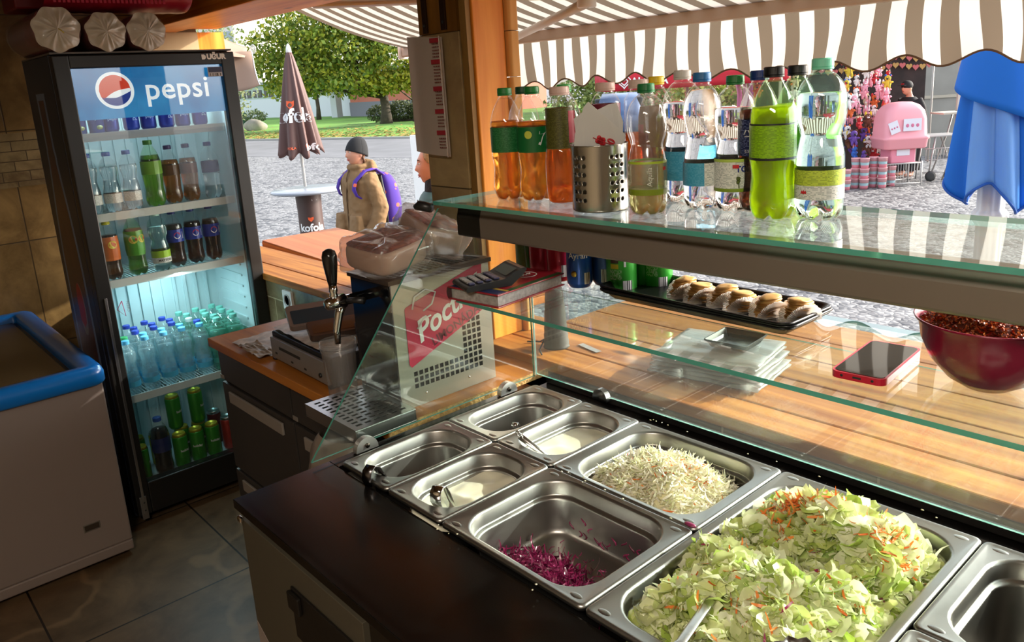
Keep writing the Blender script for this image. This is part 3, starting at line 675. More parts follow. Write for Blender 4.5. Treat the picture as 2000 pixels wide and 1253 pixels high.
# toothed tongs end at the bottom edge
t = thing('scalloped_spoon', 'scalloped steel serving spoon poking from the salad at the bottom edge', 'spoon', (-0.395, 0.757, 0.918))
mb = MB(); mb.lathe([(0.001, 0), (0.015, 0.002), (0.028, 0.008), (0.032, 0.013)], 40, mod=lambda r, z, a: (r*(1+0.10*(r > 0.02)*math.cos(10*a)), z), cap=False)
o = mb.build('bowl', steel, t); o.modifiers.new('t', 'SOLIDIFY').thickness = 0.001
MB().tube([(0.02, -0.02, 0.012), (0.07, -0.10, 0.05), (0.10, -0.17, 0.08)], 0.005, 8, flat=0.5).build('handle', steel, t)
t = thing('pan_spoon', 'round dark serving spoon lying in the empty right-hand pan', 'spoon', (-0.19, 0.985, 0.764))
o = MB().lathe([(0.001, 0), (0.02, 0.003), (0.034, 0.012), (0.038, 0.020)], 28, cap=False).build('bowl', steel, t); o.modifiers.new('t', 'SOLIDIFY').thickness = 0.001
MB().tube([(0.03, 0.01, 0.018), (0.07, 0.04, 0.08), (0.12, 0.08, 0.16)], 0.005, 8).build('handle', steel, t)
# crumbs on the rims
rr = random.Random(9); mb = MB()
for k in range(34):
    x = rr.uniform(XC, XE); y = YM+rr.gauss(0, 0.006) if rr.random() < 0.35 else rr.choice([YB+0.012, YF-0.01])+rr.gauss(0, 0.006)
    mb.ball((x, y, 0.9035), (rr.uniform(0.001, 0.003), rr.uniform(0.001, 0.002), 0.001), 5, 4)
mb.ball((XD-0.012, YM+0.002, 0.906), (0.012, 0.005, 0.003), 8, 5, 1)
tag(mb.build('salad_crumbs', [cole_m, red_m]), 'crumbs of cabbage on the pan rims and rear rail', 'crumbs', kind='stuff')

# ---- glass case
def pane(name, quad, thick, parent, nrm, mats=None):
    """quad corners around the pane; extruded along nrm; side faces get the green edge"""
    n = len(quad); q = [Vector(p) for p in quad]; nv = Vector(nrm)*thick
    vs = q+[p+nv for p in q]
    mb = MB(); mb.add(vs, [tuple(range(n))], 0); mb.f.append(tuple(range(2*n-1, n-1, -1))); mb.m.append(0); mb.s.append(False)
    for i in range(n): mb.f.append((i, n+i, n+(i+1) % n, (i+1) % n)); mb.m.append(1); mb.s.append(False)
    return mb.build(name, mats or [glass, glass_edge], parent)
t = thing('glass_case', 'glass sneeze guard with a sloping end pane on the salad counter', 'glass case', (0, 0, 0))
pane('end_pane', [(-1.362, 0.629, 0.901), (-1.362, 1.236, 0.901), (-1.362, 1.236, 1.135), (-1.362, 1.22, 1.355), (-1.362, 0.988, 1.355)], 0.005, t, (1, 0, 0))
pane('rear_pane', [(-1.354, 1.236, 0.908), (1.9, 1.236, 0.908), (1.9, 1.236, 1.135), (-1.354, 1.236, 1.135)], 0.005, t, (0, 1, 0))
pane('end_pane', [(1.905, 0.629, 0.891), (1.905, 1.236, 0.891), (1.905, 1.22, 1.355), (1.905, 0.988, 1.355)], 0.005, t, (1, 0, 0))
for p, rz in (((-1.353, 0.745, 0.894), 0), ((-1.353, 1.135, 0.894), 0)):
    h = MB().prism([(0.026*math.cos(a), 0.026*math.sin(a)) for a in [PI*k/14 for k in range(15)]]+[(-0.026, -0.002), (0.026, -0.002)], 0, 0.014, T=Matrix.Translation(p) @ Matrix.Rotation(PI/2, 4, 'Z') @ Matrix.Rotation(PI/2, 4, 'X')).build('glass_clamp', P('clamp_metal', (0.82, 0.82, 0.80), 0.32, 0.9), t, bevel=0.0015)
    MB().lathe([(0.0055, 0), (0.0055, 0.002), (0.004, 0.0035), (0, 0.0035)], 12, T=Matrix.Translation((p[0]+0.0145, p[1], p[2]+0.009)) @ Matrix.Rotation(PI/2, 4, 'Y')).build('screw', P('screw_dark', '#55504a', 0.3, 1), h)
for x in (-1.13, 0.3):
    h = MB().prism([(0.021*math.cos(a), 0.021*math.sin(a)) for a in [PI*k/14 for k in range(15)]]+[(-0.021, -0.006), (0.021, -0.006)], 0, 0.014, T=Matrix.Translation((x, 1.2345, 0.908)) @ Matrix.Rotation(PI/2, 4, 'X')).build('glass_clamp', P('dark_chrome', (0.2, 0.2, 0.2), 0.2, 1), t, bevel=0.0015)
MB().tube([(-1.366, 0.975, 1.357), (-1.395, 0.965, 1.362), (-1.405, 0.96, 1.358)], [0.010, 0.011, 0.006], 10).build('corner_clamp', black_pl, t)
for y in (1.02, 1.19): MB().box((-1.345, y, 1.352), (-1.325, y+0.02, 1.362)).build('corner_clamp', black_pl, t, bevel=0.002)
MB().tube([(-1.352, 1.2365, 0.905), (-1.352, 1.2365, 1.13)], 0.003, 6).build('corner_seal', clear_mat('seal', (0.85, 0.9, 0.88), 1.5, 0.25), t)
# top shelf and its metal profile
t = thing('top_glass_shelf', 'long thick glass shelf carrying the row of drink bottles', 'glass shelf', (0, 0, 0))
pane('shelf_glass', [(-1.372, 0.985, 1.362), (1.95, 0.985, 1.362), (1.95, 1.292, 1.362), (-1.372, 1.292, 1.362)], 0.008, t, (0, 0, 1))
t = thing('shelf_profile', 'brown-grey metal lamp profile running under the top glass shelf', 'metal profile', (0, 0, 0))
prof = [(1.030, 1.292), (1.036, 1.288), (1.085, 1.296), (1.085, 1.352), (1.060, 1.357), (1.036, 1.350), (1.030, 1.330)]
TT = Matrix(((0, 0, 1, 0), (1, 0, 0, 0), (0, 1, 0, 0), (0, 0, 0, 1)))
MB().prism(prof, -1.275, 1.93, T=TT).build('profile', P('profile_metal', '#857a70', 0.36, 0.5), t, bevel=0.003)
MB().prism([(y, z) for y, z in prof], -1.352, -1.2755, T=TT).build('end_section', P('profile_dark', '#2a2722', 0.3, 0.5), t, bevel=0.003)
MB().box((-1.345, 1.04, 1.345), (-1.275, 1.056, 1.361)).build('wood_insert', pine_x, t)
# lower shelf
t = thing('lower_glass_shelf', 'middle glass shelf carrying book, cans, tray, phone and bowl', 'glass shelf', (0, 0, 0))
pane('shelf_glass', [(-1.355, 1.012, 1.142), (1.9, 1.012, 1.142), (1.9, 1.36, 1.142), (-1.45, 1.36, 1.142), (-1.45, 1.242, 1.142), (-1.355, 1.242, 1.142)], 0.008, t, (0, 0, 1))
# ================================================================ BOTTLES AND CANS
SHZ = 1.3702      # top of the glass shelf
def petal(n=5, depth=0.10, h=0.03, r0=0.036):
    def f(r, z, a):
        if z < h and r > 0.001:
            k = (1-z/h); w = max(0.0, math.cos(n*a))**1.5
            return r*(1-depth*k*w), z+0.012*w*k*min(1, r/r0)
        return r, z
    return f
def wob(base, n=6, amp=0.02, z0=0.03, z1=0.09):
    def f(r, z, a):
        r, z = base(r, z, a)
        if z0 < z < z1: r *= 1+amp*math.sin(n*a+z*160)
        return r, z
    return f
PROF = {
 'soda': [(0.006, 0.005), (0.016, 0.001), (0.025, 0), (0.030, 0.006), (0.0335, 0.018), (0.0335, 0.034), (0.0315, 0.050), (0.0310, 0.066), (0.0325, 0.084), (0.0335, 0.096), (0.0335, 0.148), (0.0328, 0.160), (0.029, 0.175), (0.0215, 0.192), (0.0150, 0.203), (0.0128, 0.207), (0.0128, 0.212)],
 'wave': [(0.006, 0.005), (0.016, 0.001), (0.025, 0), (0.031, 0.007), (0.0335, 0.018), (0.0335, 0.036), (0.0335, 0.082), (0.0325, 0.096), (0.0285, 0.114), (0.0275, 0.120), (0.0290, 0.127), (0.0335, 0.142), (0.0345, 0.158), (0.0335, 0.174), (0.0285, 0.190), (0.0190, 0.202), (0.0135, 0.206), (0.0128, 0.211)],
 'water': [(0.006, 0.005), (0.016, 0.001), (0.024, 0), (0.0285, 0.006), (0.0315, 0.018), (0.0315, 0.072), (0.0295, 0.092), (0.0255, 0.112), (0.0245, 0.120), (0.0265, 0.132), (0.0305, 0.150), (0.0315, 0.162), (0.0300, 0.176), (0.0245, 0.190), (0.0165, 0.200), (0.0130, 0.204), (0.0128, 0.210)],
 'juice': [(0.006, 0.003), (0.020, 0.0), (0.027, 0.001), (0.0300, 0.010), (0.0315, 0.040), (0.0315, 0.075), (0.0290, 0.100), (0.0270, 0.108), (0.0270, 0.170), (0.0262, 0.180), (0.0200, 0.190), (0.0160, 0.194), (0.0155, 0.200)],
}
PETALS = {'soda': wob(petal(), 5, 0.012, 0.035, 0.09), 'wave': petal(6, 0.12, 0.024), 'water': petal(6, 0.12, 0.020), 'juice': lambda r, z, a: (r, z)}
def cut(prof, zmax, k=0.955, dz=0.002):
    out = []
    for i, (r, z) in enumerate(prof):
        if z < zmax: out.append((r*k, z+(dz if z < 0.02 else 0)))
        else:
            r0_, z0 = prof[i-1]; t_ = (zmax-z0)/(z-z0) if z > z0 else 0
            out.append(((r0_+(r-r0_)*t_)*k, zmax)); break
    out.append((0.0005, zmax)); return out
def radius_at(prof, z):
    for (r0_, z0), (r1, z1) in zip(prof, prof[1:]):
        if z0 <= z <= z1: return r0_+(r1-r0_)*(z-z0)/max(1e-6, z1-z0)
    return prof[-1][0]
def smooth_prof(prof, n=3):
    out = []
    for i in range(len(prof)-1):
        p0 = prof[max(0, i-1)]; p1 = prof[i]; p2 = prof[i+1]; p3 = prof[min(len(prof)-1, i+2)]
        for j in range(n):
            t_ = j/n
            out.append(tuple(0.5*((2*p1[k])+(-p0[k]+p2[k])*t_+(2*p0[k]-5*p1[k]+4*p2[k]-p3[k])*t_*t_+(-p0[k]+3*p1[k]-3*p2[k]+p3[k])*t_**3) for k in (0, 1)))
    out.append(prof[-1]); return out
PROFS = {k: [(max(0.0008, r), z) for r, z in smooth_prof(v)] for k, v in PROF.items()}
def bottle(kind, loc, label, cap='#1d6b34', shell=None, liq=None, level=0.17, lab=None, scale=1.0, seg=32, group=None, cap_h=0.0155, simple=False, empty_mat=None, name='drink_bottle', rz=0.0):
    """lab: list of (z0, z1, material[, a0, a1]) bands"""
    prof = PROFS[kind] if not simple else [(max(0.0008, r), z) for r, z in PROF[kind]]
    mod = PETALS[kind]; t = thing(name, label, 'bottle', loc, rz, group); t.scale = (scale,)*3
    sm = shell or pet
    MB().lathe(prof, seg, mod=mod, cap=False).build('shell', sm, t)
    if liq: MB().lathe(cut(prof, level), seg, mod=mod, cap=False).build('drink', liq, t)
    cr = 0.0150 if kind != 'juice' else 0.0185; z0 = prof[-1][1]
    cm = P('cap_'+cap, cap, 0.4)
    c = MB().lathe([(cr-0.0005, 0), (cr, 0.0008), (cr, 0.003), (cr-0.0008, 0.0036), (cr, 0.0042), (cr-0.0003, cap_h-0.0015), (cr-0.002, cap_h), (0.0005, cap_h)], seg if not simple else 16, mod=(None if simple else (lambda r, z, a: (r*(1+0.012*(0.004 < z < cap_h-0.002)*math.cos(40*a)), z))), T=Matrix.Translation((0, 0, z0-0.002)), smooth=False).build('cap', cm, t)
    if not simple: MB().lathe([(0.0128, z0-0.0085), (0.0158, z0-0.0080), (0.0158, z0-0.0068), (0.0128, z0-0.0062)], seg, cap=False).build('neck_ring', sm, t)
    for b in (lab or []):
        z0_, z1, m_ = b[:3]; zs = [z0_+(z1-z0_)*k/4 for k in range(5)]
        a0, a1 = (b[3], b[4]) if len(b) > 3 else (0, 2*PI)
        off = 0.0006+(b[5] if len(b) > 5 else 0); full = a1-a0 > 6.28; n = seg
        def fn(u, v):
            z = z0_+(z1-z0_)*v; a = a0+(a1-a0)*u; r = max(radius_at(PROFS[kind], z), 0.03 if kind != 'juice' else 0.0266)+off
            return (r*math.cos(a), r*math.sin(a), z)
        MB().grid(fn, n, 4).build('paper_label' if len(b) < 7 else b[6], m_, t)
    return t
CAMA = lambda x, y: math.atan2(0-y, 0-x)                       # angle of the side that faces the kiosk
def lab_text(t, loc, txt, size, z, mat, da=0.0, r=0.0345, vert=False, **kw):
    a = CAMA(loc[0], loc[1])+da-t.rotation_euler.z; w = (r, z, a, 1) if vert else (r, z, a)
    return text_obj(txt, size, mat, t, None, wrap=w, **kw)
ink_w = P('ink_white', (0.8, 0.8, 0.8), 0.5); ink_k = P('ink_black', (0.02, 0.02, 0.02), 0.5); ink_r = P('ink_red', '#c8222c', 0.5)
def fine_print(name, base, ink, rows=40, sparse=0.5):
    """rows of tiny print: broken lines along the label"""
    if name in MATS: return MATS[name]
    m = P(name, base, 0.35); b = principled(m); tc = N(m, 'ShaderNodeTexCoord'); sp = N(m, 'ShaderNodeSeparateXYZ'); L(m, tc.outputs['Object'], sp.inputs[0])
    s = N(m, 'ShaderNodeMath', operation='MULTIPLY'); s.inputs[1].default_value = rows/0.05; L(m, sp.outputs[2], s.inputs[0])
    fr = N(m, 'ShaderNodeMath', operation='FRACT'); L(m, s.outputs[0], fr.inputs[0])
    lt = N(m, 'ShaderNodeMath', operation='LESS_THAN'); lt.inputs[1].default_value = 0.5; L(m, fr.outputs[0], lt.inputs[0])
    mp = N(m, 'ShaderNodeMapping'); mp.inputs['Scale'].default_value = (420, 420, rows/0.05); L(m, tc.outputs['Object'], mp.inputs[0])
    wn_ = N(m, 'ShaderNodeTexWhiteNoise'); 
    fl = N(m, 'ShaderNodeVectorMath', operation='FLOOR'); L(m, mp.outputs[0], fl.inputs[0]); L(m, fl.outputs[0], wn_.inputs[0])
    gt = N(m, 'ShaderNodeMath', operation='GREATER_THAN'); gt.inputs[1].default_value = sparse; L(m, wn_.outputs[0], gt.inputs[0])
    mu = N(m, 'ShaderNodeMath', operation='MULTIPLY'); L(m, lt.outputs[0], mu.inputs[0]); L(m, gt.outputs[0], mu.inputs[1])
    mx = N(m, 'ShaderNodeMix', data_type='RGBA'); L(m, mu.outputs[0], mx.inputs[0]); mx.inputs[6].default_value = c4(hexc(base)); mx.inputs[7].default_value = c4(hexc(ink)); L(m, mx.outputs[2], b.inputs['Base Color'])
    return m
green_lab = fine_print('green_label', '#1d6a37', '#3f8452', 26, 0.5)
dew_lab = fine_print('lime_label', '#8fc41e', '#6c9a1c', 26, 0.4)
navy_lab = fine_print('navy_label', '#14224e', '#6a76a0', 26, 0.55)
mint_lab = fine_print('mint_label', '#c3d94a', '#8fa83e', 26, 0.45)
white_lab = fine_print('white_label', '#e6eae4', '#a8b2ae', 26, 0.5)
blue_lab = fine_print('blue_label', '#3fa0c4', '#62b4d2', 26, 0.5)
aqua_lab = clear_mat('clear_label', (0.80, 0.86, 0.72), 1.4, 0.25, hazecol=(0.75, 0.8, 0.62))
water = liquid('water', (1, 1, 1)); orange_l = glow_liquid('orange_drink', (1.0, 0.50, 0.08), (1.0, 0.50, 0.10), 0.28)
redorange_l = glow_liquid('amber_drink', (0.98, 0.30, 0.04), (1.0, 0.30, 0.04), 0.34); cola_l = liquid('cola', (0.10, 0.018, 0.008)); lime_l = glow_liquid('lime_drink', (0.94, 0.99, 0.06), (0.92, 1.0, 0.03), 0.36)
yellow_l = glow_liquid('pale_drink', (0.97, 0.95, 0.50), (1.0, 0.97, 0.55), 0.28)
pet_green = clear_mat('pet_green', (0.88, 0.99, 0.84), 1.5, 0.03, (0.5, 0.9, 0.5)); pet_mint = clear_mat('pet_mint', (0.86, 0.99, 0.95), 1.5, 0.03, (0.6, 0.9, 0.8))
pet_drops = clear_mat('pet_fogged', (0.95, 0.95, 0.95), 1.5, 0.06, rough=0.08)
black_band = P('label_black', (0.02, 0.02, 0.02), 0.4)
Z = SHZ
b = bottle('soda', (-1.239, 1.090, Z), 'orange drink bottle with green label and green cap, leftmost in the front row', '#1f7a35', None, orange_l, 0.160, [(0.098, 0.148, green_lab)], rz=0.3)
l = (-1.172, 1.103, Z)
b = bottle('soda', l, 'orange drink bottle with green label showing a white 7 and green cap', '#1f7a35', None, orange_l, 0.158, [(0.098, 0.148, P('seven_green', '#0f6a34', 0.35))])
lab_text(b, l, '7', 0.036, 0.124, ink_w, 0.42, 0.0345, shear=0.2, bold=0.001)
MBs = MB().lathe([(0.0078, 0), (0.0078, 0.0004), (0.006, 0.0004), (0.006, 0)], 20)
a = CAMA(*l[:2])-0.35; MB().add([(((0.0345+z)*math.cos(a+x/0.0345)), ((0.0345+z)*math.sin(a+x/0.0345)), 0.133+y) for x, y, z in MBs.v], MBs.f).build('round_mark', P('mark_yellow', '#c9d24a'), b)
bottle('soda', (-1.262, 1.160, Z), 'clear bottle with dark green cap hidden behind the two orange drinks', '#1c4a2c', None, water, 0.15)
bottle('soda', (-1.163, 1.185, Z), 'clear bottle with bright green cap behind the white 7 bottle', '#3fa04a', None, water, 0.12, [(0.098, 0.148, green_lab)])
jl = fine_print('fruit_label', '#4a4a1c', '#66662c', 26, 0.5)
bottle('juice', (-1.098, 1.105, Z), 'amber iced tea bottle with pinkish cap left of the steel holder', '#d8b8ac', None, redorange_l, 0.175, [(0.102, 0.176, jl), (0.112, 0.17, P('fruit_red', '#a8283a', 0.4), CAMA(-1.1, 1.1)+0.55, CAMA(-1.1, 1.1)+1.3, 0.0004)], scale=1.04)
bottle('juice', (-1.065, 1.20, Z), 'dark drink bottle with pinkish cap behind the left of the napkins', '#d8b8ac', None, cola_l, 0.17, [(0.105, 0.175, P('label_maroon', '#6b1c30', 0.4))], scale=1.05)
bottle('juice', (-0.985, 1.205, Z), 'drink bottle with pinkish cap behind the right of the napkins', '#dcc2b6', None, redorange_l, 0.12, scale=1.06)
bottle('soda', (-0.965, 1.232, Z), 'iced tea bottle with a yellow cap behind the napkin holder', '#e2c21e', None, liquid('tea', hexc('#b0701c')), 0.165, [(0.098, 0.172, P('label_ochre', '#8a6420', 0.4)), (0.12, 0.14, P('label_redmark', '#b83a2a', 0.4), 3.7, 4.6, 0.0005)], scale=1.02)
l = (-0.866, 1.078, Z)
b = bottle('wave', l, 'almost empty misted bottle with green cap and pale yellow rest', '#1c6e3c', pet_drops, yellow_l, 0.046, [(0.040, 0.094, aqua_lab), (0.036, 0.046, P('label_olive', '#7c8f1e', 0.4)), (0.090, 0.094, P('label_lime', '#a8c232', 0.4))], scale=0.98)
lab_text(b, l, 'Aquila', 0.013, 0.068, P('ink_pale', (0.7, 0.72, 0.62), 0.5), 0.1, 0.0350, vert=True)
MB().grid(lambda u, v: (0.0352*math.cos(CAMA(*l[:2])+0.85+0.2*u), 0.0352*math.sin(CAMA(*l[:2])+0.85+0.2*u), 0.078+0.006*v), 4, 2).build('flag_mark', ink_r, b)
l = (-0.892, 1.215, Z)
b = bottle('wave', l, 'clear water bottle with white cap behind the misted bottle', '#cfcac2', None, water, 0.172, [(0.04, 0.09, blue_lab)], scale=1.06)
lab_text(b, l, 'Sagi', 0.016, 0.058, P('ink_navy', '#1c2f8a'), 0.45, 0.0355, bold=0.0004)
l = (-0.820, 1.172, Z)
bottle('water', l, 'water bottle with mid-blue cap and turquoise label', '#2f6fa8', None, water, 0.196, [(0.040, 0.078, blue_lab, CAMA(*l[:2])-2.6, CAMA(*l[:2])+0.1), (0.040, 0.078, white_lab, CAMA(*l[:2])+0.1, CAMA(*l[:2])+3.6)], scale=1.04)
l = (-0.760, 1.180, Z)
b = bottle('wave', l, 'water bottle with green cap and white label with an olive tree', '#23743a', None, water, 0.172, [(0.036, 0.088, white_lab), (0.034, 0.040, P('label_olive2', '#7f9a2c', 0.4), 0, 2*PI, 0.0004), (0.084, 0.089, P('label_lime2', '#b4cf5a', 0.4), 0, 2*PI, 0.0004)], scale=1.0)
lab_text(b, l, 'TOMA', 0.014, 0.072, P('ink_navy', '#1c2f8a'), 0.62, 0.0352, bold=0.0005)
a = CAMA(*l[:2]); mb = MB()
for k in range(12): mb.ball((0.0350*math.cos(a+0.08+0.05*math.sin(k*2.1)+0.09), 0.0350*math.sin(a+0.08+0.05*math.sin(k*2.1)+0.09), 0.054+0.004*math.cos(k*1.7)), 0.0022, 6, 4)
mb.tube([(0.0352*math.cos(a+0.2), 0.0352*math.sin(a+0.2), 0.041), (0.0352*math.cos(a+0.18), 0.0352*math.sin(a+0.18), 0.052)], 0.0009, 5); mb.build('tree_mark', P('label_olive3', '#4d5c22', 0.5), b)
MB().grid(lambda u, v: (0.0353*math.cos(a-0.1+0.3*u), 0.0353*math.sin(a-0.1+0.3*u), 0.074+0.006*v), 4, 2).build('flag_mark', ink_r, b)
l = (-0.732, 1.196, Z)
b = bottle('soda', (-0.722, 1.192, Z), 'dark cola bottle with navy cap and navy label', '#16306e', None, cola_l, 0.166, [(0.092, 0.150, navy_lab)], scale=1.02)
a = CAMA(-0.722, 1.192)-0.55; tri = MB()
for k in range(3):
    g = PI/2+k*2*PI/3; g2 = g+2*PI/3
    p0 = (0.006*math.cos(g+0.3), 0.006*math.sin(g+0.3)); p1 = (0.006*math.cos(g2-0.3), 0.006*math.sin(g2-0.3))
    tri.tube([(0.0352*math.cos(a+p[0]/0.0352), 0.0352*math.sin(a+p[0]/0.0352), 0.128+p[1]) for p in (p0, p1)], 0.0008, 5)
tri.build('recycling_mark', ink_w, b)
lab_text(b, (-0.722, 1.192), '0,5L', 0.007, 0.100, ink_w, -0.5, 0.0352)
bottle('soda', (-0.663, 1.135, Z), 'lime green drink bottle with black cap and green label in the front row', '#141414', pet_green, lime_l, 0.168, [(0.0935, 0.143, dew_lab), (0.091, 0.0945, black_band, 0, 2*PI, 0.0004), (0.142, 0.1445, black_band, 0, 2*PI, 0.0004)], scale=1.04)
b = bottle('soda', (-0.668, 1.215, Z), 'lime green drink bottle with black cap standing behind the front one', '#141414', pet_green, lime_l, 0.168, [(0.092, 0.148, P('lime_solid', '#5fae2a', 0.35)), (0.092, 0.104, black_band, 0, 2*PI, 0.0004)], scale=1.04)
l = (-0.604, 1.172, Z)
b = bottle('wave', l, 'mint tinted water bottle with mint cap, rightmost on the shelf', '#7fdcbc', pet_mint, water, 0.178, [(0.030, 0.050, white_lab), (0.050, 0.072, mint_lab)], scale=1.08)
mk_ = [(-0.005, -0.003), (-0.0035, 0.003), (-0.0015, 0.001), (0, 0.004), (0.0015, 0.001), (0.0035, 0.003), (0.005, -0.003), (0.0025, -0.001), (0, -0.003), (-0.0025, -0.001)]
MB().add([(0.0357*math.cos(CAMA(*l[:2])-0.62+x/0.0355), 0.0357*math.sin(CAMA(*l[:2])-0.62+x/0.0355), 0.041+y) for x, y in mk_], [tuple(range(9, -1, -1))]).build('red_mark', ink_r, b)

# ---- napkin holder
t = thing('napkin_holder', 'perforated stainless steel cylinder holding paper napkins', 'napkin holder', (-0.976, 1.078, Z))
RH, HH, SG, SV = 0.052, 0.118, 168, 96
holes = []
for base in (-1.0, 0.42):
    for c_ in range(3):
        for r_ in range(6): holes.append((base+c_*0.21, 0.022+r_*0.0152))
aface = CAMA(-0.976, 1.078)
mb = MB(); vs = []
for j in range(SV+1):
    for k in range(SG):
        a = 2*PI*k/SG; z = 0.003+(HH-0.003)*j/SV; vs.append([a, z])
rad = 0.0036
def inhole(a, z):
    for ha, hz in holes:
        da = ((a-aface-ha+PI) % (2*PI)-PI)*RH
        if abs(da) < 0.008 and abs(z-hz) < 0.008:
            d_ = math.hypot(da, z-hz)
            if d_ < rad*1.25: return ha, hz, da, d_
    return None
fs = []
for j in range(SV):
    for k in range(SG):
        a = 2*PI*(k+0.5)/SG; z = 0.003+(HH-0.003)*(j+0.5)/SV; h = inhole(a, z)
        if h and h[3] < rad: continue
        fs.append((j*SG+k, j*SG+(k+1) % SG, (j+1)*SG+(k+1) % SG, (j+1)*SG+k))
V3 = []
for a, z in vs:
    h = inhole(a, z)
    if h and h[3] > rad*0.55:
        s_ = rad/h[3]; a = a+(h[2]*s_-h[2])/RH; z = h[1]+(z-h[1])*s_
    V3.append((RH*math.cos(a), RH*math.sin(a), z))
mb.add(V3, fs, 0, True)
o = mb.build('perforated_wall', P('holder_steel', (0.55, 0.53, 0.50), 0.22, 1.0), t); o.modifiers.new('t', 'SOLIDIFY').thickness = 0.0008
MB().lathe([(0.001, 0.001), (RH-0.002, 0.0), (RH, 0.002), (RH, 0.004), (RH-0.002, 0.003), (0.001, 0.003)], 60).build('base', MATS['holder_steel'], t)
MB().tube([(RH*math.cos(a), RH*math.sin(a), HH) for a in [2*PI*k/60 for k in range(61)]], 0.0011, 6).build('rim', MATS['holder_steel'], t)
def napkin(pts, off, label, art=False):
    t = thing('paper_napkin', label, 'napkin', (-0.976, 1.078, Z+0.004), aface+PI/2, 'napkins in the steel holder')
    mb = MB()
    for k in range(2):
        o_ = off+0.0022*k
        n = len(pts); vs = []
        for j in range(2):
            vs += [(x+0.001*k, o_+0.0008*j-0.006*math.cos(x*26), z-0.002*k) for x, z in pts]
        mb.add(vs, [tuple(range(n)), tuple(range(2*n-1, n-1, -1))]+[(i, n+i, n+(i+1) % n, (i+1) % n) for i in range(n)])
    mb.build('sheet', paper, t)
    if art:
        am = MB()
        TT = Matrix(((1, 0, 0, 0.012), (0, 0, 1, off-0.0072), (0, 1, 0, 0.122), (0, 0, 0, 1))) @ Matrix.Rotation(-0.5, 4, 'Z')
        for k in range(9): am.lathe([(0.0001, -0.0002), (0.0042, 0.0001), (0.0040, -0.0006), (0.0001, -0.0006)], 8, T=TT @ Matrix.Translation((-0.012+0.0028*(k % 5), -0.008+0.0045*(k//5)+0.001*(k % 3), 0)))
        am.tube([TT @ Vector((-0.022+0.012*k, 0.001*k-0.006, -0.0008)) for k in range(5)], 0.0006, 5)
        for q in range(3): am.tube([TT @ Vector((0.010+0.007*math.cos(g), 0.002+0.0040*math.sin(g)*(1-q*0.3), -0.0006)) for g in [k*PI/6 for k in range(13)]], 0.0005, 4)
        am.build('red_print', ink_r, t)
    return t
napkin([(-0.040, 0.010), (0.036, 0.010), (0.040, 0.095), (0.047, 0.130), (0.020, 0.156), (-0.016, 0.190), (-0.024, 0.182), (-0.042, 0.135), (-0.046, 0.100)], -0.012, 'front napkin with a red kebab print, folded to a point in the steel holder', True)
napkin([(-0.034, 0.012), (0.034, 0.012), (0.040, 0.10), (0.044, 0.152), (0.034, 0.184), (0.020, 0.183), (-0.006, 0.172), (-0.032, 0.150), (-0.040, 0.10)], 0.006, 'plain white napkin behind the printed one, peak at the right of the holder')
napkin([(-0.026, 0.012), (0.026, 0.012), (0.030, 0.12), (0.012, 0.165), (-0.020, 0.176), (-0.044, 0.160), (-0.040, 0.12)], 0.024, 'plain white napkin at the back of the holder')

# ---- cans
def can_bands(name, base, acc, kind=0):
    m = P(name, base, 0.28, 0.45); return m
def can(loc, label, col, group=None, scale=1.0, slim=False, texts=None, bands=None, simple=False, rz=0.0, top=None):
    t = thing('drink_can', label, 'can', loc, rz, group); t.scale = (scale,)*3
    r, h = (0.029, 0.145) if slim else (0.0325, 0.115); sg = 20 if simple else 36
    MB().lathe([(r*0.70, 0.002), (r*0.76, 0.0), (r*0.80, 0.001), (r-0.001, 0.009), (r, 0.012), (r, h-0.014), (r-0.001, h-0.011)], sg).build('body', P('can_'+col, col, 0.3, 0.35), t)
    lid = P('can_lid', (0.6, 0.6, 0.6), 0.3, 1.0) if not top else P('can_top_'+top, top, 0.3, 0.6)
    MB().lathe([(r-0.001, h-0.011), (r*0.86, h-0.002), (r*0.86, h), (r*0.82, h), (r*0.80, h-0.004), (0.001, h-0.004)], sg).build('lid', lid, t)
    if not simple: MB().box((-0.004, -0.009, h-0.0038), (0.004, 0.008, h-0.0025)).build('ring_pull', lid, t, bevel=0.001)
    for (z0_, z1, m_, a0, a1) in (bands or []):
        MB().grid(lambda u, v: ((r+0.0004)*math.cos(a0+(a1-a0)*u), (r+0.0004)*math.sin(a0+(a1-a0)*u), z0_+(z1-z0_)*v), 14, 1).build('print_panel', m_, t)
    for (txt, s_, z_, m_, a0, *vv) in (texts or []):
        text_obj(txt, s_, m_, t, None, wrap=(r+0.0009, z_, a0)+((1,) if vv else ()), bold=0.0003)
    return t
barcode = None
def bar_m():
    m = P('barcode', (0.8, 0.8, 0.8), 0.5)
    if 'bc' not in MATS:
        b = principled(m); tc = N(m, 'ShaderNodeTexCoord'); mp = N(m, 'ShaderNodeMapping'); mp.inputs['Scale'].default_value = (900, 900, 0.001)
        fl = N(m, 'ShaderNodeVectorMath', operation='FLOOR'); w_ = N(m, 'ShaderNodeTexWhiteNoise'); g = N(m, 'ShaderNodeMath', operation='GREATER_THAN'); g.inputs[1].default_value = 0.5
        L(m, tc.outputs['Object'], mp.inputs[0]); L(m, mp.outputs[0], fl.inputs[0]); L(m, fl.outputs[0], w_.inputs[0]); L(m, w_.outputs[0], g.inputs[0])
        mx = N(m, 'ShaderNodeMix', data_type='RGBA'); L(m, g.outputs[0], mx.inputs[0]); mx.inputs[6].default_value = (0.05, 0.05, 0.05, 1); mx.inputs[7].default_value = (0.75, 0.75, 0.75, 1); L(m, mx.outputs[2], b.inputs['Base Color']); MATS['bc'] = m
    return m
bcm = bar_m(); SZ = 1.1502
def cface(x, y): return CAMA(x, y)
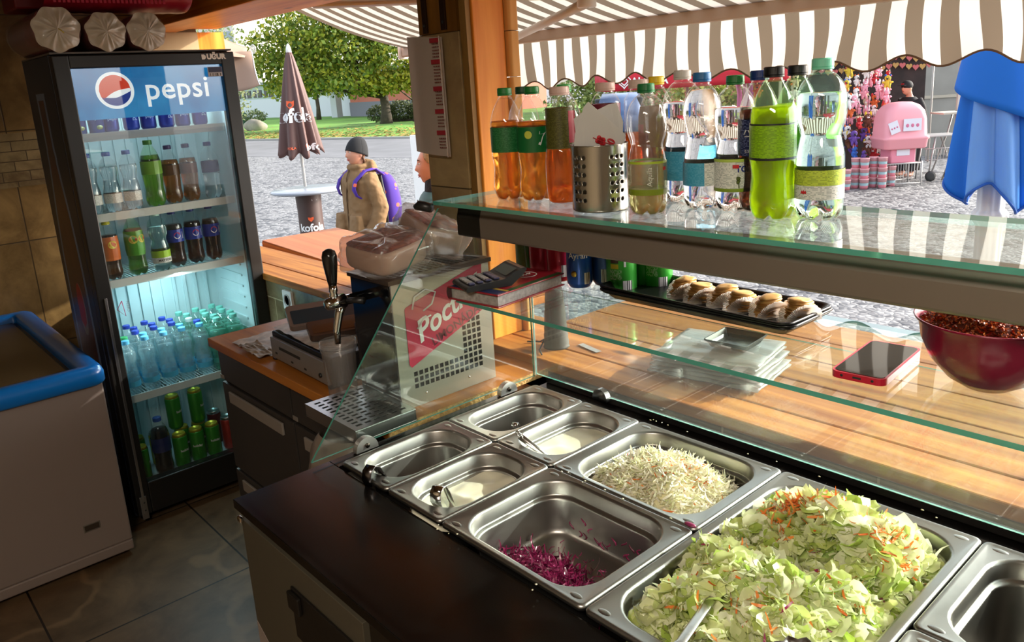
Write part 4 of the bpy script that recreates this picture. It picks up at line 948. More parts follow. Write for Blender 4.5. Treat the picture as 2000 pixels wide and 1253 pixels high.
for (x, y, col, lab, slim) in ((-1.412, 1.285, '#1f5a1e', 'dark green can, leftmost of the cans under the profile', False), (-1.352, 1.275, '#9c1530', 'dark red can beside the dark green can', False), (-1.285, 1.268, '#a81834', 'dark red can with a barcode beside the blue can', False)):
    a = cface(x, y); can((x, y, SZ), lab, col, bands=[(0.012, 0.040, bcm, a+0.15, a+0.75)] if 'barcode' in lab or 'dark green can,' in lab else None, slim=True, scale=1.0)
a = cface(-1.205, 1.255)
c = can((-1.205, 1.252, SZ), 'blue ayran can with white lettering', '#1d4fa6', slim=True, bands=[(0.010, 0.036, bcm, a+0.35, a+0.85)], texts=[('Ayran', 0.019, 0.075, ink_w, a-0.1)], scale=1.0)
MB().lathe([(0.0001, 0), (0.007, 0.0003), (0.0065, 0.001), (0.0001, 0.001)], 18, T=Matrix.Translation((0.0294*math.cos(a-0.45), 0.0294*math.sin(a-0.45), 0.034)) @ Matrix.Rotation(a-0.45, 4, 'Z') @ Matrix.Rotation(PI/2, 4, 'Y')).build('gold_seal', P('gold', '#b8983a', 0.3, 0.7), c)
MB().lathe([(0.0001, 0), (0.013, 0.0003), (0.012, 0.001), (0.0001, 0.001)], 18, T=Matrix.Translation((0.0294*math.cos(a-0.35), 0.0294*math.sin(a-0.35), 0.100)) @ Matrix.Rotation(a-0.35, 4, 'Z') @ Matrix.Rotation(PI/2, 4, 'Y') @ Matrix.Scale(0.7, 4, (1, 0, 0))).build('red_oval', ink_r, c)
can((-1.172, 1.300, SZ), 'dark blue can half hidden between the ayran can and a green can', '#1c3f78', slim=True, bands=[(0.010, 0.04, bcm, cface(-1.17, 1.3)-0.3, cface(-1.17, 1.3)+0.2)])
yel = P('print_yellow', '#d8c81e', 0.4)
for (x, y, lab) in ((-1.090, 1.262, 'bright green can with yellow warning print, nearer one'), (-1.047, 1.330, 'bright green can with yellow print, right and behind')):
    a = cface(x, y); can((x, y, SZ), lab, '#3aa336', bands=[(0.086, 0.102, yel, a-0.75, a-0.2), (0.060, 0.070, yel, a-0.75, a-0.2), (0.072, 0.084, P('print_dark', '#3a1c14'), a-0.75, a-0.2), (0.010, 0.034, bcm, a+0.05, a+0.7), (0.036, 0.058, fine_print('can_print', '#3aa336', '#bfe0b8', 26, 0.5), a-0.8, a+0.0), (0.064, 0.090, ink_w, a+0.15, a+0.3)])
can((-1.075, 1.325, SZ), 'green can wedged behind the two bright green cans', '#2c8a2e')
# ================================================================ THINGS ON THE MIDDLE SHELF
SZ = 1.1502
# photo album style price book
t = thing('price_book', 'thick red-covered book with white pages at the shelf end', 'book', (-1.302, 1.118, SZ), rot=(0, 0, 0.10))
pg = fine_print('page_block', '#b8b4b0', '#87837f', 30, 0.1)
MB().box((-0.070, -0.104, 0.003), (0.070, 0.106, 0.026)).build('pages', P('pages_grey', '#a8a4a0', 0.7, nz=(140, 0.25)), t)
cv = P('cover_red', '#9c2430', 0.25); co = MB().box((-0.076, -0.110, 0), (0.076, 0.110, 0.003)).box((-0.076, -0.110, 0.026), (0.076, 0.110, 0.029))
cc = co.build('cover', cv, t, bevel=0.0008)
MB().grid(lambda u, v: (-0.076-0.005*math.sin(PI*u), -0.110+0.22*v, 0.029*u), 6, 2).build('spine', P('spine_dark', '#5c1622', 0.3), t)
MB().box((-0.072, -0.106, 0.0291), (0.072, -0.074, 0.0295)).build('cover_band', P('cover_blue', '#25305c', 0.3), t)
MB().box((-0.072, -0.078, 0.0295), (0.072, -0.070, 0.0299)).build('cover_band', P('cover_gold', '#c9a83a', 0.3), t)
MB().box((0.060, -0.069, 0.0291), (0.0755, 0.108, 0.0296)).build('cover_band', P('cover_green', '#2f5a34', 0.3), t)
for y, s_ in ((-0.035, 0.020), (0.055, 0.026)):
    MB().lathe([(s_, 0), (s_, 0.0005), (s_-0.002, 0.0005), (s_-0.002, 0)], 26, T=Matrix.Translation((0.008, y, 0.0291)), cap=False).build('cover_ring', ink_w, t)
MB().tube([(0.008+0.004*math.sin(k*1.9), 0.040+k*0.0035, 0.0298) for k in range(10)], 0.0010, 5).build('cover_mark', ink_w, t)
# calculator
t = thing('calculator', 'black desk calculator with grey keys lying on the red book', 'calculator', (-1.300, 1.07, SZ+0.0305), rot=(0, 0, -0.32))
TTc = Matrix(((1, 0, 0, 0), (0, 0, 1, 0), (0, 1, 0, 0), (0, 0, 0, 1)))
ps = [(-0.072, 0.0), (-0.074, 0.006), (-0.070, 0.011), (0.015, 0.017), (0.055, 0.035), (0.066, 0.036), (0.068, 0.031), (0.060, 0.022), (0.03, 0.0)]
TC = Matrix(((0, 0, 1, 0), (1, 0, 0, 0), (0, 1, 0, 0), (0, 0, 0, 1)))
MB().prism(ps, -0.045, 0.045, T=TC).build('body', P('calc_black', '#1a1a1c', 0.35), t, bevel=0.003)
kg = P('calc_key_grey', '#8a8684', 0.4); kd = P('calc_key_navy', '#3a3a58', 0.4)
for r_ in range(4):
    for c_ in range(5):
        y = -0.062+r_*0.019; x = -0.036+c_*0.0145
        MB().box((x, y, 0.0115+(y+0.07)*0.0706), (x+0.012, y+0.013, 0.0155+(y+0.07)*0.0706)).build('key', kd if (c_ == 4 or r_ == 3) else kg, t, bevel=0.0015)
MB().add([(-0.034, 0.022, 0.0212), (0.034, 0.022, 0.0212), (0.034, 0.048, 0.0330), (-0.034, 0.048, 0.0330)], [(0, 1, 2, 3)]).build('display', P('lcd', '#55605a', 0.15), t)
# trays
def tray(z, x0, x1, y0, y1, label, rz=0, mat=None):
    cx_, cy_ = (x0+x1)/2, (y0+y1)/2; t = thing('oven_tray', label, 'tray', (cx_, cy_, z), rz, 'stacked black trays')
    hx, hy = (x1-x0)/2, (y1-y0)/2
    lo = []
    for i_, z_ in ((0, 0.017), (0.0, 0.020), (0.004, 0.021), (0.008, 0.018), (0.020, 0.0035), (0.026, 0.002)):
        lo.append([(x, y, z_) for x, y in rrect(-hx+i_, hx-i_, -hy+i_, hy-i_, max(0.004, 0.022-i_*0.6), 5)])
    o = MB().rings(lo, cap=(False, True)).build('tray_body', mat or P('tray_black', '#111112', 0.28, 0.3), t); m_ = o.modifiers.new('t', 'SOLIDIFY'); m_.thickness = 0.0012; m_.offset = -1
    return t
tray(SZ+0.0006, -1.092, -0.655, 1.186, 1.345, 'lowest black tray of the three stacked on the glass shelf', -0.02, P('tray_edge', '#2a2a2b', 0.25, 0.6))
tray(SZ+0.0060, -1.094, -0.650, 1.182, 1.342, 'middle black tray, slid slightly out of the stack of three', 0.0)
tray(SZ+0.0115, -1.098, -0.652, 1.182, 1.343, 'upper black tray carrying the pastries, topmost of the stack', -0.03)
# pastries in pleated cases folded around them like a taco, open at both ends
pastry = island('baked_pastry', ['#d9a55e', '#e6bd7c', '#cf9448', '#ecc890'], 0.42, 0.08)
def baklava(loc, rz, label, s=1.0, seed=0):
    t = thing('filled_pastry', label, 'pastry', loc, rz, 'pastries in pleated paper cases'); t.scale = (s,)*3
    mb = MB(); rr = random.Random(seed)
    for k in range(8):
        f = k/7; zz = 0.007+k*0.0045; w = (0.007+0.011*math.sin(PI*min(1, f*0.62+0.08)))*rr.uniform(0.9, 1.05); l = 0.030*(1-0.30*f*f)*rr.uniform(0.95, 1.05); sh = 0.0015*rr.uniform(-1, 1)
        def mod(v, zz=zz):
            v.z += 0.0022*noise.noise(v*80+Vector((0, seed, k*3.0)))+0.0015*math.sin(v.y*90+seed); v.x += 0.0016*noise.noise(v*110+Vector((seed, 0, zz*50))); return v
        mb.ball((sh, 0.002*math.sin(k*2+seed), zz), (w, l, 0.0042), 22, 8, mod=mod)
    mb.build('pastry_layers', pastry, t)
    cs = MB(); nn = 72
    for sd in (-1, 1):
        def fn(u, v, sd=sd):
            th = u*PI; rho = (0.004+v*0.031)*(1+0.02*math.sin(u*60)); q = int(round(u*nn)) % 2
            y, z = rho*math.cos(th), rho*math.sin(th); x = 0.006+0.50*z+(0.0011*v if q else -0.0011*v)+0.05*abs(y)*v
            return (sd*x, y, z+0.0012)
        cs.grid(fn, nn, 5, smooth=False)
    cs.grid(lambda u, v: (-0.0065+0.013*u, -0.034+0.068*v, 0.0010), 2, 6); cs.build('paper_case', fabric('case_paper', '#f4f0ea', 0.5), t)
    return t
PZ = SZ+0.0140
pp = [(-0.925, 1.262, -0.62), (-0.878, 1.252, -0.50), (-0.828, 1.258, -0.60), (-0.782, 1.244, -0.75), (-0.728, 1.242, -0.42), (-0.676, 1.258, -0.55)]
names = ['folded pastry at the left end of the tray, paper case half hidden', 'pastry second from the left end of the tray row', 'tall pastry third from the left in the tray row', 'pastry with the widest paper case, in the middle of the row', 'flat topped pastry second from the right end of the row', 'pastry at the right end of the tray, case fanned open']
for k, (x, y, a) in enumerate(pp): baklava((x, y, PZ), a, names[k], 1.02, seed=k*3+1)
# phone
t = thing('mobile_phone', 'mobile phone in a red bumper case lying face up', 'phone', (-0.498, 1.165, SZ), rot=(0, 0, 0.08))
MB().prism(rrect(-0.039, 0.039, -0.083, 0.083, 0.012), 0.0, 0.0105).build('bumper_case', P('case_red', '#c01a34', 0.3), t, bevel=0.003)
MB().prism(rrect(-0.0355, 0.0355, -0.079, 0.079, 0.009), 0.0106, 0.0112).build('screen', P('phone_screen', (0.02, 0.022, 0.022), 0.04), t)
MB().box((-0.006, -0.0834, 0.004), (0.006, -0.0828, 0.007)).build('charge_port', black_matt, t)
for x in (-0.022, 0.022): MB().lathe([(0.0001, 0), (0.0022, 0), (0.0022, 0.0006), (0.0001, 0.0006)], 10, T=Matrix.Translation((x, -0.0826, 0.0055)) @ Matrix.Rotation(PI/2, 4, 'X')).build('port', black_matt, t)
# bowl with chilli flakes
bx, by = -0.352, 1.185
t = thing('plastic_bowl', 'dark red plastic bowl at the right edge of the shelf', 'bowl', (bx, by, SZ))
o = MB().lathe([(0.001, 0.001), (0.030, 0.0), (0.052, 0.014), (0.074, 0.040), (0.086, 0.068), (0.090, 0.092), (0.096, 0.098), (0.0965, 0.100)], 56, cap=False).build('bowl_body', P('bowl_red', '#7c1030', 0.22, nz=(6, 0.12)), t); m_ = o.modifiers.new('t', 'SOLIDIFY'); m_.thickness = 0.002; m_.offset = 1
t = thing('chilli_flakes', 'heap of orange-red chilli flakes filling the dark red bowl', 'chilli flakes', (bx, by, SZ))
hc = lambda x, y: (0.090+0.030*(1-(math.hypot(x, y)/0.09)**2)+0.004*noise.noise(Vector((x*50, y*50, 1)))-0.014*math.exp(-((x-0.02)/0.02)**2-((y+0.02)/0.02)**2)) if math.hypot(x, y) < 0.087 else None
def hb(u, v):
    x, y = (2*u-1)*0.086, (2*v-1)*0.086; d = math.hypot(x, y)
    if d > 0.086: x *= 0.086/d; y *= 0.086/d
    return (x, y, (hc(x, y) or 0.088)-0.002)
MB().grid(hb, 24, 24).build('heap_core', P('chilli_core', '#6a2408', 0.7), t)
mb = strips(3000, lambda rr: (rr.uniform(-0.087, 0.087), rr.uniform(-0.087, 0.087)), hc, (0.003, 0.007), (0.002, 0.004), None, 0.6, 61, 'x', tilt=0.5, zj=0.0015)
tag(mb.build('flakes', island('chilli_m', ['#e06a22', '#b8380e', '#96280a', '#ec8a36', '#8a2008', '#f0a050'], 0.4, 0.1), t), kind='stuff')
t = thing('bowl_spoon', 'dark metal spoon stuck into the chilli flakes', 'spoon', (bx, by, SZ))
MB().tube([(0.015, -0.015, 0.075), (0.022, -0.008, 0.11), (0.030, 0.004, 0.150)], [0.007, 0.007, 0.006], 10, flat=0.45).build('handle', P('spoon_dark', (0.15, 0.14, 0.13), 0.25, 1), t)
# ---- on the sill below
for k in range(6):
    s_ = 0.155-0.003*k
    t = thing('plastic_pack', ['lowest', 'second lowest', 'third lowest', 'third highest', 'second highest', 'topmost'][k]+' clear film pack of the stack on the wooden sill under the tray', 'plastic pack', (-1.04+0.004*(k % 2), 1.55, 0.9005+0.0105*k), 0.15+0.03*(k % 3), 'clear film packs on the sill')
    def fn(u, v, k=k):
        x, y = (u-0.5)*2*s_*0.9, (v-0.5)*2*0.10; e = max(abs(u-0.5), abs(v-0.5))*2
        return (x+0.004*noise.noise(Vector((k, v*4, 0))), y, 0.0025+0.005*(1-e**6)+0.003*noise.noise(Vector((u*6, v*6, k*2.2)))+0.003)
    MB().grid(fn, 22, 16).build('film_pack', clear_mat('film_pack', (0.78, 0.77, 0.75), 1.5, 0.42, (0.8, 0.8, 0.8), 0.15), t, thick=0.004)
t = thing('food_container', 'dark takeaway container on top of the clear plastic packs', 'container', (-1.00, 1.56, 0.968), 0.1)
MB().lathe([(0.001, 0), (0.06, 0), (0.075, 0.022), (0.08, 0.024), (0.078, 0.020), (0.058, 0.003), (0.001, 0.003)], 4, T=Matrix.Rotation(PI/4, 4, 'Z'), smooth=False).build('container_body', P('smoked_plastic', '#26221e', 0.25), t, bevel=0.004)
t = thing('cup_stack', 'dark ribbed stack of nested cups on the sill by the pine post', 'cup stack', (-1.475, 1.43, 0.9005))
MB().lathe([(0.036, 0.0)]+[(0.034-0.0007*k+(0.0012 if k % 2 else 0), 0.010*k+0.004) for k in range(17)]+[(0.02, 0.165)], 32).build('cups', P('cup_charcoal', '#4a4844', 0.6), t)
t = thing('paper_scrap', 'small crumpled strip of silver paper on the sill', 'paper scrap', (-1.39, 1.47, 0.9005), -0.2)
MB().grid(lambda u, v: ((u-0.5)*0.085, (v-0.5)*0.018, 0.002+0.0025*abs(noise.noise(Vector((u*12, v*3, 0))))), 16, 3).build('strip', P('foil', '#9a948c', 0.4, 0.3), t)
t = thing('cable', 'thin black cable loop lying by the foot of the pine post', 'cable', (-1.56, 1.40, 0.901))
MB().tube([(0, 0, 0.003), (0.03, 0.02, 0.003), (0.06, 0.01, 0.02), (0.08, -0.03, 0.004), (0.11, -0.05, 0.003)], 0.0022, 6).build('cable_run', black_matt, t)
# ================================================================ DISPLAY FRIDGE
FX, FY0, FY1, FH = -3.10, 0.700, 1.337, 1.793
t = thing('display_fridge', 'tall black glass-door drinks fridge with a lit blue sign', 'fridge', (FX, FY0, 0))
fr_side = P('fridge_side', '#1a2234', 0.35); liner = P('fridge_liner', '#b9d0d2', 0.4)
D = -0.46; W = FY1-FY0
mb = MB().box((D, 0, 0.03), (-0.055, 0.035, FH)).box((D, W-0.035, 0.03), (-0.055, W, FH)).box((D, 0.035, 0.03), (D+0.03, W-0.035, FH)).box((D+0.03, 0.035, FH-0.04), (-0.055, W-0.035, FH)).box((D+0.03, 0.035, 0.03), (-0.055, W-0.035, 0.14))
mb.build('cabinet', fr_side, t, bevel=0.003)
li = MB().box((D+0.03, 0.036, 0.141), (D+0.036, W-0.036, FH-0.041)).box((D+0.036, 0.0355, 0.141), (-0.056, 0.044, FH-0.041)).box((D+0.036, W-0.044, 0.141), (-0.056, W-0.0355, FH-0.041)).box((D+0.036, 0.044, 0.141), (-0.056, W-0.044, 0.150))
for k in range(11): li.box((D+0.036, 0.075+k*0.046, 0.2), (D+0.045, 0.087+k*0.046, 1.6))
for k in range(9): li.box((D+0.10, W-0.050, 0.55+k*0.047), (-0.12, W-0.0435, 0.558+k*0.047))
li.build('liner', liner, t)
SHELVES = [1.515, 1.222, 0.970, 0.508]
for z in SHELVES:
    mb = MB().box((-0.085, 0.046, z-0.026), (-0.077, W-0.046, z+0.004))
    for k in range(44): mb.box((D+0.05, 0.052+k*0.0124, z-0.004), (-0.085, 0.0555+k*0.0124, z))
    for x in (D+0.05, -0.24): mb.box((x, 0.046, z-0.008), (x+0.006, W-0.046, z-0.004))
    mb.build('wire_shelf', P('shelf_white', '#c9cfca', 0.4), t)
# door
door = MB().box((-0.05, 0.0, 0.05), (0, 0.052, FH-0.005)).box((-0.05, W-0.052, 0.05), (0, W, FH-0.005)).box((-0.05, 0.052, FH-0.050), (0, W-0.052, FH-0.005)).box((-0.05, 0.052, 0.05), (0, W-0.052, 0.178)).build('door', P('door_black', '#181716', 0.36), t, bevel=0.004)
pane_ = MB().box((-0.022, 0.0525, 0.179), (-0.016, W-0.0525, FH-0.0505)).build('door_glass', door_glass, door)
MB().box((0.0005, 0.020, 0.06), (0.006, 0.030, 0.93)).box((0.0005, 0.012, 0.035), (0.005, 0.036, 0.13)).build('door_strip', P('strip_steel', (0.45, 0.45, 0.47), 0.3, 1), door, bevel=0.001)
for z in (0.072, 0.105): MB().lathe([(0.003, 0), (0.003, 0.002), (0.0001, 0.002)], 10, T=Matrix.Translation((0.0052, 0.026, z)) @ Matrix.Rotation(PI/2, 4, 'Y')).build('bolt', black_matt, door)
MB().box((-0.03, 0.0345, 0.18), (-0.024, 0.0525, 1.74)).box((-0.03, W-0.0525, 0.18), (-0.024, W-0.0345, 1.74)).build('door_gasket', P('gasket', '#5c6668', 0.5), door)
MB().box((-0.10, 0.04, 0.03), (-0.056, W-0.04, 0.048)).build('base_grille', black_matt, t)
for x in (D+0.05, -0.09):
    for y in (0.04, W-0.05): MB().lathe([(0.015, 0), (0.015, 0.012), (0.007, 0.014), (0.007, 0.031)], 10, T=Matrix.Translation((x, y, 0))).build('foot', black_pl, t)
MB().box((D, 0.0, FH), (-0.02, W, FH+0.006)).build('top_plate', P('top_grey', '#77706a', 0.45), t)
# lit sign behind the glass
def sign_mat():
    m = new_mat('sign_blue'); b = principled(m); tc = N(m, 'ShaderNodeTexCoord'); n = N(m, 'ShaderNodeTexNoise'); n.inputs['Scale'].default_value = 6; n.inputs['Detail'].default_value = 6
    L(m, tc.outputs['Object'], n.inputs[0]); r = N(m, 'ShaderNodeValToRGB'); r.color_ramp.elements[0].color = c4(hexc('#0c5c9c')); r.color_ramp.elements[1].color = c4(hexc('#2f93cc')); r.color_ramp.elements[0].position = 0.3; r.color_ramp.elements[1].position = 0.75
    L(m, n.outputs[0], r.inputs[0]); L(m, r.outputs[0], b.inputs['Base Color']); L(m, r.outputs[0], b.inputs['Emission Color']); b.inputs['Emission Strength'].default_value = 0.42; return m
def glow(name, col, e): return P(name, col, 0.5, 0, **{'Emission Color': c4(hexc(col)), 'Emission Strength': e})
SZ0, SZ1 = 1.566, FH-0.0505
sg = MB().box((-0.034, 0.053, SZ0), (-0.026, W-0.053, SZ1)).build('sign_panel', sign_mat(), t)
SX = -0.0255
wt = glow('sign_white', '#e8f1f5', 0.45)
text_obj('pepsi', 0.112, wt, sg, facing((SX+0.0006, 0.412, 1.660), (1, 0, 0)), bold=0.0012, spacing=1.04)
gc = (0.190, 1.664); GR = 0.054
def disc(mb, r, x, n=48, c=gc): mb.add([(x, c[0]+r*math.cos(2*PI*k/n), c[1]+r*math.sin(2*PI*k/n)) for k in range(n)], [tuple(range(n))])
o = MB(); disc(o, GR+0.011, SX+0.0002); o.build('logo_halo', wt, sg)
def globe_region(mb, f_lo, f_hi, x, r=GR, c=gc, n=30):
    vs = []; 
    for k in range(n+1):
        u = -r+2*r*k/n; h = math.sqrt(max(0, r*r-u*u)); lo = max(-h, min(h, f_lo(u/r)*r)); hi = max(-h, min(h, f_hi(u/r)*r))
        vs += [(x, c[0]+u, c[1]+lo), (x, c[0]+u, c[1]+hi)]
    mb.add(vs, [(2*k, 2*k+2, 2*k+3, 2*k+1) for k in range(n)])
top_f = lambda u: -0.30+0.5*u+0.35*math.sin((u+1)*1.9)*0.55+0.05
bot_f = lambda u: -0.38+0.02*u-0.25*math.sin((u+1)*1.6)*0.4+0.28*max(0, u)
o = MB(); globe_region(o, top_f, lambda u: 9, SX+0.0006); o.build('logo_red', glow('sign_red', '#d8402c', 0.35), sg)
o = MB(); globe_region(o, lambda u: -9, bot_f, SX+0.0006); o.build('logo_navy', glow('sign_navy', '#1d3f9a', 0.3), sg)
MB().box((0.0003, W-0.052-0.066+0.006, 1.697), (0.0008, W-0.052-0.010+0.006, 1.733)).build('asset_sticker', P('sticker', '#c9ccd2', 0.4), door)
MB().box((0.0009, W-0.112+0.003, 1.713), (0.0011, W-0.056-0.001, 1.732)).build('sticker_band', P('sticker_navy', '#2b2f55', 0.4), door)
MB().box((0.0009, W-0.105, 1.699), (0.0011, W-0.062, 1.709)).build('sticker_barcode', bcm, door)
text_obj('UĞUR', 0.026, P('badge_silver', '#c9bdb0', 0.3, 0.4), door, facing((0.0015, W-0.072, 1.770), (1, 0, 0)), bold=0.0016)
MB().prism([(0, 0), (0.010, 0), (0.016, 0.005), (0.016, 0.013), (0.010, 0.018), (0, 0.018)], 0, 0.001, T=facing((0.0012, W-0.128, 1.761), (1, 0, 0))).build('badge', MATS['badge_silver'], door)
# OPEN triangle sticker on the glass
tr = MB(); pts = [(0.082, 0.905), (0.062, 0.875), (0.088, 0.845)]
tr.tube([(-0.0145, *pts[0]), (-0.0145, *pts[1]), (-0.0145, *pts[2]), (-0.0145, *pts[0])], 0.0014, 4)
tr.build('triangle_sticker', P('ink_pink', '#c03060', 0.5), door)
text_obj('OPEN', 0.016, P('ink_grey', '#8a9092', 0.5), door, facing((-0.0148, 0.102, 0.88), (1, 0, 0), rot=PI/2))
# side decal: dark bottle in a pale blue halo, and the round logo
def outline(mb, pts, th, y): mb.prism(pts, 0, th, T=Matrix(((1, 0, 0, 0), (0, 0, -1, y), (0, 1, 0, 0), (0, 0, 0, 1))))
hal = []; bt = []
prof_b = [(0.038, 1.645), (0.038, 1.465), (0.046, 1.45), (0.046, 1.41), (0.060, 1.34), (0.088, 1.22), (0.112, 1.05), (0.118, 0.80), (0.115, 0.45), (0.10, 0.20)]
for e, lst in ((0.024, hal), (0, bt)):
    lst += [(-0.27+r+e, z+(e if i == 0 else 0)) for i, (r, z) in enumerate(prof_b)]+[(-0.27-r-e, z+(e if i == 0 else 0)) for i, (r, z) in reversed(list(enumerate(prof_b)))]
o = MB(); outline(o, hal[::-1], 0.0004, -0.0002); o.build('side_halo', P('decal_blue', '#7d93b5', 0.35), t)
o = MB(); outline(o, bt[::-1], 0.0004, -0.0008); o.build('side_bottle', P('decal_brown', '#4a1c10', 0.3, nz=(14, 0.5)), t)
o = MB(); outline(o, [(-0.255+0.052*math.cos(2*PI*k/40), 0.85+0.105*math.sin(2*PI*k/40)) for k in range(40)], 0.0004, -0.0014); o.build('side_logo_rim', P('decal_white', '#9a9490', 0.4), t)
o = MB(); outline(o, [(-0.258+0.045*math.cos(a), 0.86+0.095*math.sin(a)) for a in [PI*k/24 for k in range(25)]]+[(-0.30, 0.80), (-0.26, 0.775), (-0.225, 0.80)], 0.0004, -0.0019); o.build('side_logo_red', P('decal_red', '#b8241c', 0.35), t)

# ---- things inside
fy = lambda k: FY0+k
def fb(kind, x, y, z, label, **kw): return bottle(kind, (x, y, z+0.0006), label, simple=True, seg=18, **kw)
Z1, Z2, Z3, Z4 = [z+0.0008 for z in SHELVES]
blue_can = '#1c3c9a'; n_ = 0
for k, y in enumerate((0.885, 0.955, 1.02, 1.085, 1.15, 1.215)):
    a = -0.0
    can((-3.235 + (0.01 if k % 2 else 0), y, Z1), ['blue cola can next to the ayran carton on the top fridge shelf', 'blue cola can second from the left, lettering upright', 'blue cola can in the middle of the top fridge shelf', 'blue cola can right of the middle on the top fridge shelf', 'blue cola can second from the right, lettering upright', 'blue cola can at the right end of the top fridge shelf'][k], blue_can, 'cola cans on the top fridge shelf', simple=True, slim=True,
        texts=[('pepsi', 0.017, 0.050, ink_w, 0.05)] if k % 2 == 0 else [('pepsi', 0.026, 0.065, ink_w, 0.1, 1)], scale=0.98)
for y, lb in ((0.772, 'ayran cup at the left end of the top fridge shelf'), (0.833, 'ayran cup beside the blue cans on the top fridge shelf')):
    t2 = thing('ayran_cup', lb, 'cup', (-3.225, y, Z1), 0, 'ayran cups in the fridge')
    MB().lathe([(0.024, 0), (0.026, 0.002), (0.029, 0.080), (0.031, 0.082), (0.031, 0.085), (0.001, 0.085)], 20).build('cup', P('ayran_blue', '#2f4a96', 0.4), t2)
    text_obj('Ayran', 0.017, ink_w, t2, None, wrap=(0.0290, 0.055, 0.0), bold=0.0004, shear=0.2)
    MB().lathe([(0.0001, 0), (0.011, 0.0004), (0.0001, 0.0008)], 16, T=Matrix.Translation((0.0275, 0.004, 0.022)) @ Matrix.Rotation(PI/2, 4, 'Y') @ Matrix.Scale(0.7, 4, (1, 0, 0))).build('passion_fruit_print', P('print_cream', '#c9c27a', 0.5), t2)
# second shelf
sy = [('clear water bottle with blue cap at the left end of the second fridge shelf', 0.775), ('clear water bottle with blue cap, second on the second fridge shelf', 0.845), ('clear water bottle with blue cap, third on the second fridge shelf', 0.915)]
for lb, y in sy: fb('water', -3.22, y, Z2, lb, cap='#3a5fc0', liq=water, level=0.17, lab=[(0.035, 0.070, white_lab)], group='clear waters on the second fridge shelf', scale=1.0)
fb('soda', -3.225, 1.000, Z2, 'large green soda bottle with lime label on the second fridge shelf', cap='#2f8a2c', shell=pet_green, liq=liquid('green_drink', hexc('#8fb52a')), level=0.175, lab=[(0.110, 0.155, P('lab_lime', '#7cb83a', 0.4))], scale=1.12)
for lb, y, tx in (('dark orange soda bottle right of the green one in the fridge', 1.075, '#5a3a1c'), ('dark orange soda bottle with violet cap in the fridge', 1.145, '#6a3a24')):
    fb('soda', -3.24, y, Z2, lb, cap='#3c3c7a', liq=liquid('dark_orange', hexc('#c8641a')), level=0.17, lab=[(0.11, 0.15, P('lab_'+tx, tx, 0.4))])
l = fb('soda', -3.22, 1.225, Z2, 'half empty cola bottle with round logo, right end of the second fridge shelf', cap='#2b3f9a', liq=water, level=0.10, lab=[(0.105, 0.15, P('lab_cola', '#22357a', 0.35))])
# third shelf
b = fb('soda', -3.215, 0.800, Z3, 'peach tea bottle with yellow cap at the left of the third fridge shelf', cap='#c9c41e', liq=liquid('peach_tea', hexc('#9a4a14')), level=0.17, lab=[(0.075, 0.165, P('lab_peach', '#c8682c', 0.4))])
def tea_badge(b, a):
    MB().add([((0.0348+z)*math.cos(a+x/0.0345), (0.0348+z)*math.sin(a+x/0.0345), 0.135+y) for x, y, z in [(0.016*math.cos(2*PI*k/20), 0.015*math.sin(2*PI*k/20), 0) for k in range(20)]], [tuple(range(20))]).build('badge_print', P('badge_yellow', '#d8c84a', 0.4), b)
    MB().add([((0.0352+z)*math.cos(a+x/0.0345), (0.0352+z)*math.sin(a+x/0.0345), 0.135+y) for x, y, z in [(-0.012, -0.004, 0), (0.012, -0.004, 0), (0.012, 0.004, 0), (-0.012, 0.004, 0)]], [(0, 1, 2, 3)]).build('badge_band', ink_r, b)
tea_badge(b, 0.1)
b = fb('soda', -3.215, 0.890, Z3, 'green tea bottle with green cap and two round badges in the fridge', cap='#2f9a3a', shell=pet_green, liq=liquid('green_tea', hexc('#6fae2a')), level=0.172, lab=[(0.075, 0.165, P('lab_green', '#4f9a2c', 0.4))], scale=1.05)
tea_badge(b, -0.35); tea_badge(b, 0.6)
b = fb('wave', -3.200, 0.975, Z3, 'mint tinted mineral water bottle with white cap on the third fridge shelf', cap='#bfe8dc', shell=pet_mint, liq=water, level=0.17, lab=[(0.034, 0.054, white_lab), (0.054, 0.08, P('lab_lime3', '#9ac82c', 0.4))], scale=1.04)
text_obj('MATTONI', 0.0115, ink_k, b, None, wrap=(0.0352, 0.044, 0.1), bold=0.0003)
for k, y in enumerate((1.048, 1.122, 1.196)):
    b = fb('soda', -3.235, y, Z3, ['cola bottle with blue label beside the mint water', 'cola bottle with round logo, middle of the three on the third fridge shelf', 'cola bottle with round logo, right one of the three on the third fridge shelf'][k], cap='#23368c', liq=cola_l, level=0.17, lab=[(0.100, 0.150, P('lab_cola2', '#1d3a9a', 0.35))])
    for nm, mt, hf in (('logo_red', ink_r, 1), ('logo_white', ink_w, -1)):
        pts = [(0.013*math.cos(PI*q/12), 0.013*hf*math.sin(PI*q/12)) for q in range(13)]
        if hf < 0: pts = pts[::-1]
        MB().add([(0.0346*math.cos(0.0+x/0.0345), 0.0346*math.sin(0.0+x/0.0345), 0.126+y_) for x, y_ in pts], [tuple(range(13))]).build(nm, mt, b)
    text_obj('pepsi', 0.013, ink_w, b, None, wrap=(0.0352, 0.126, 0.65, 1))
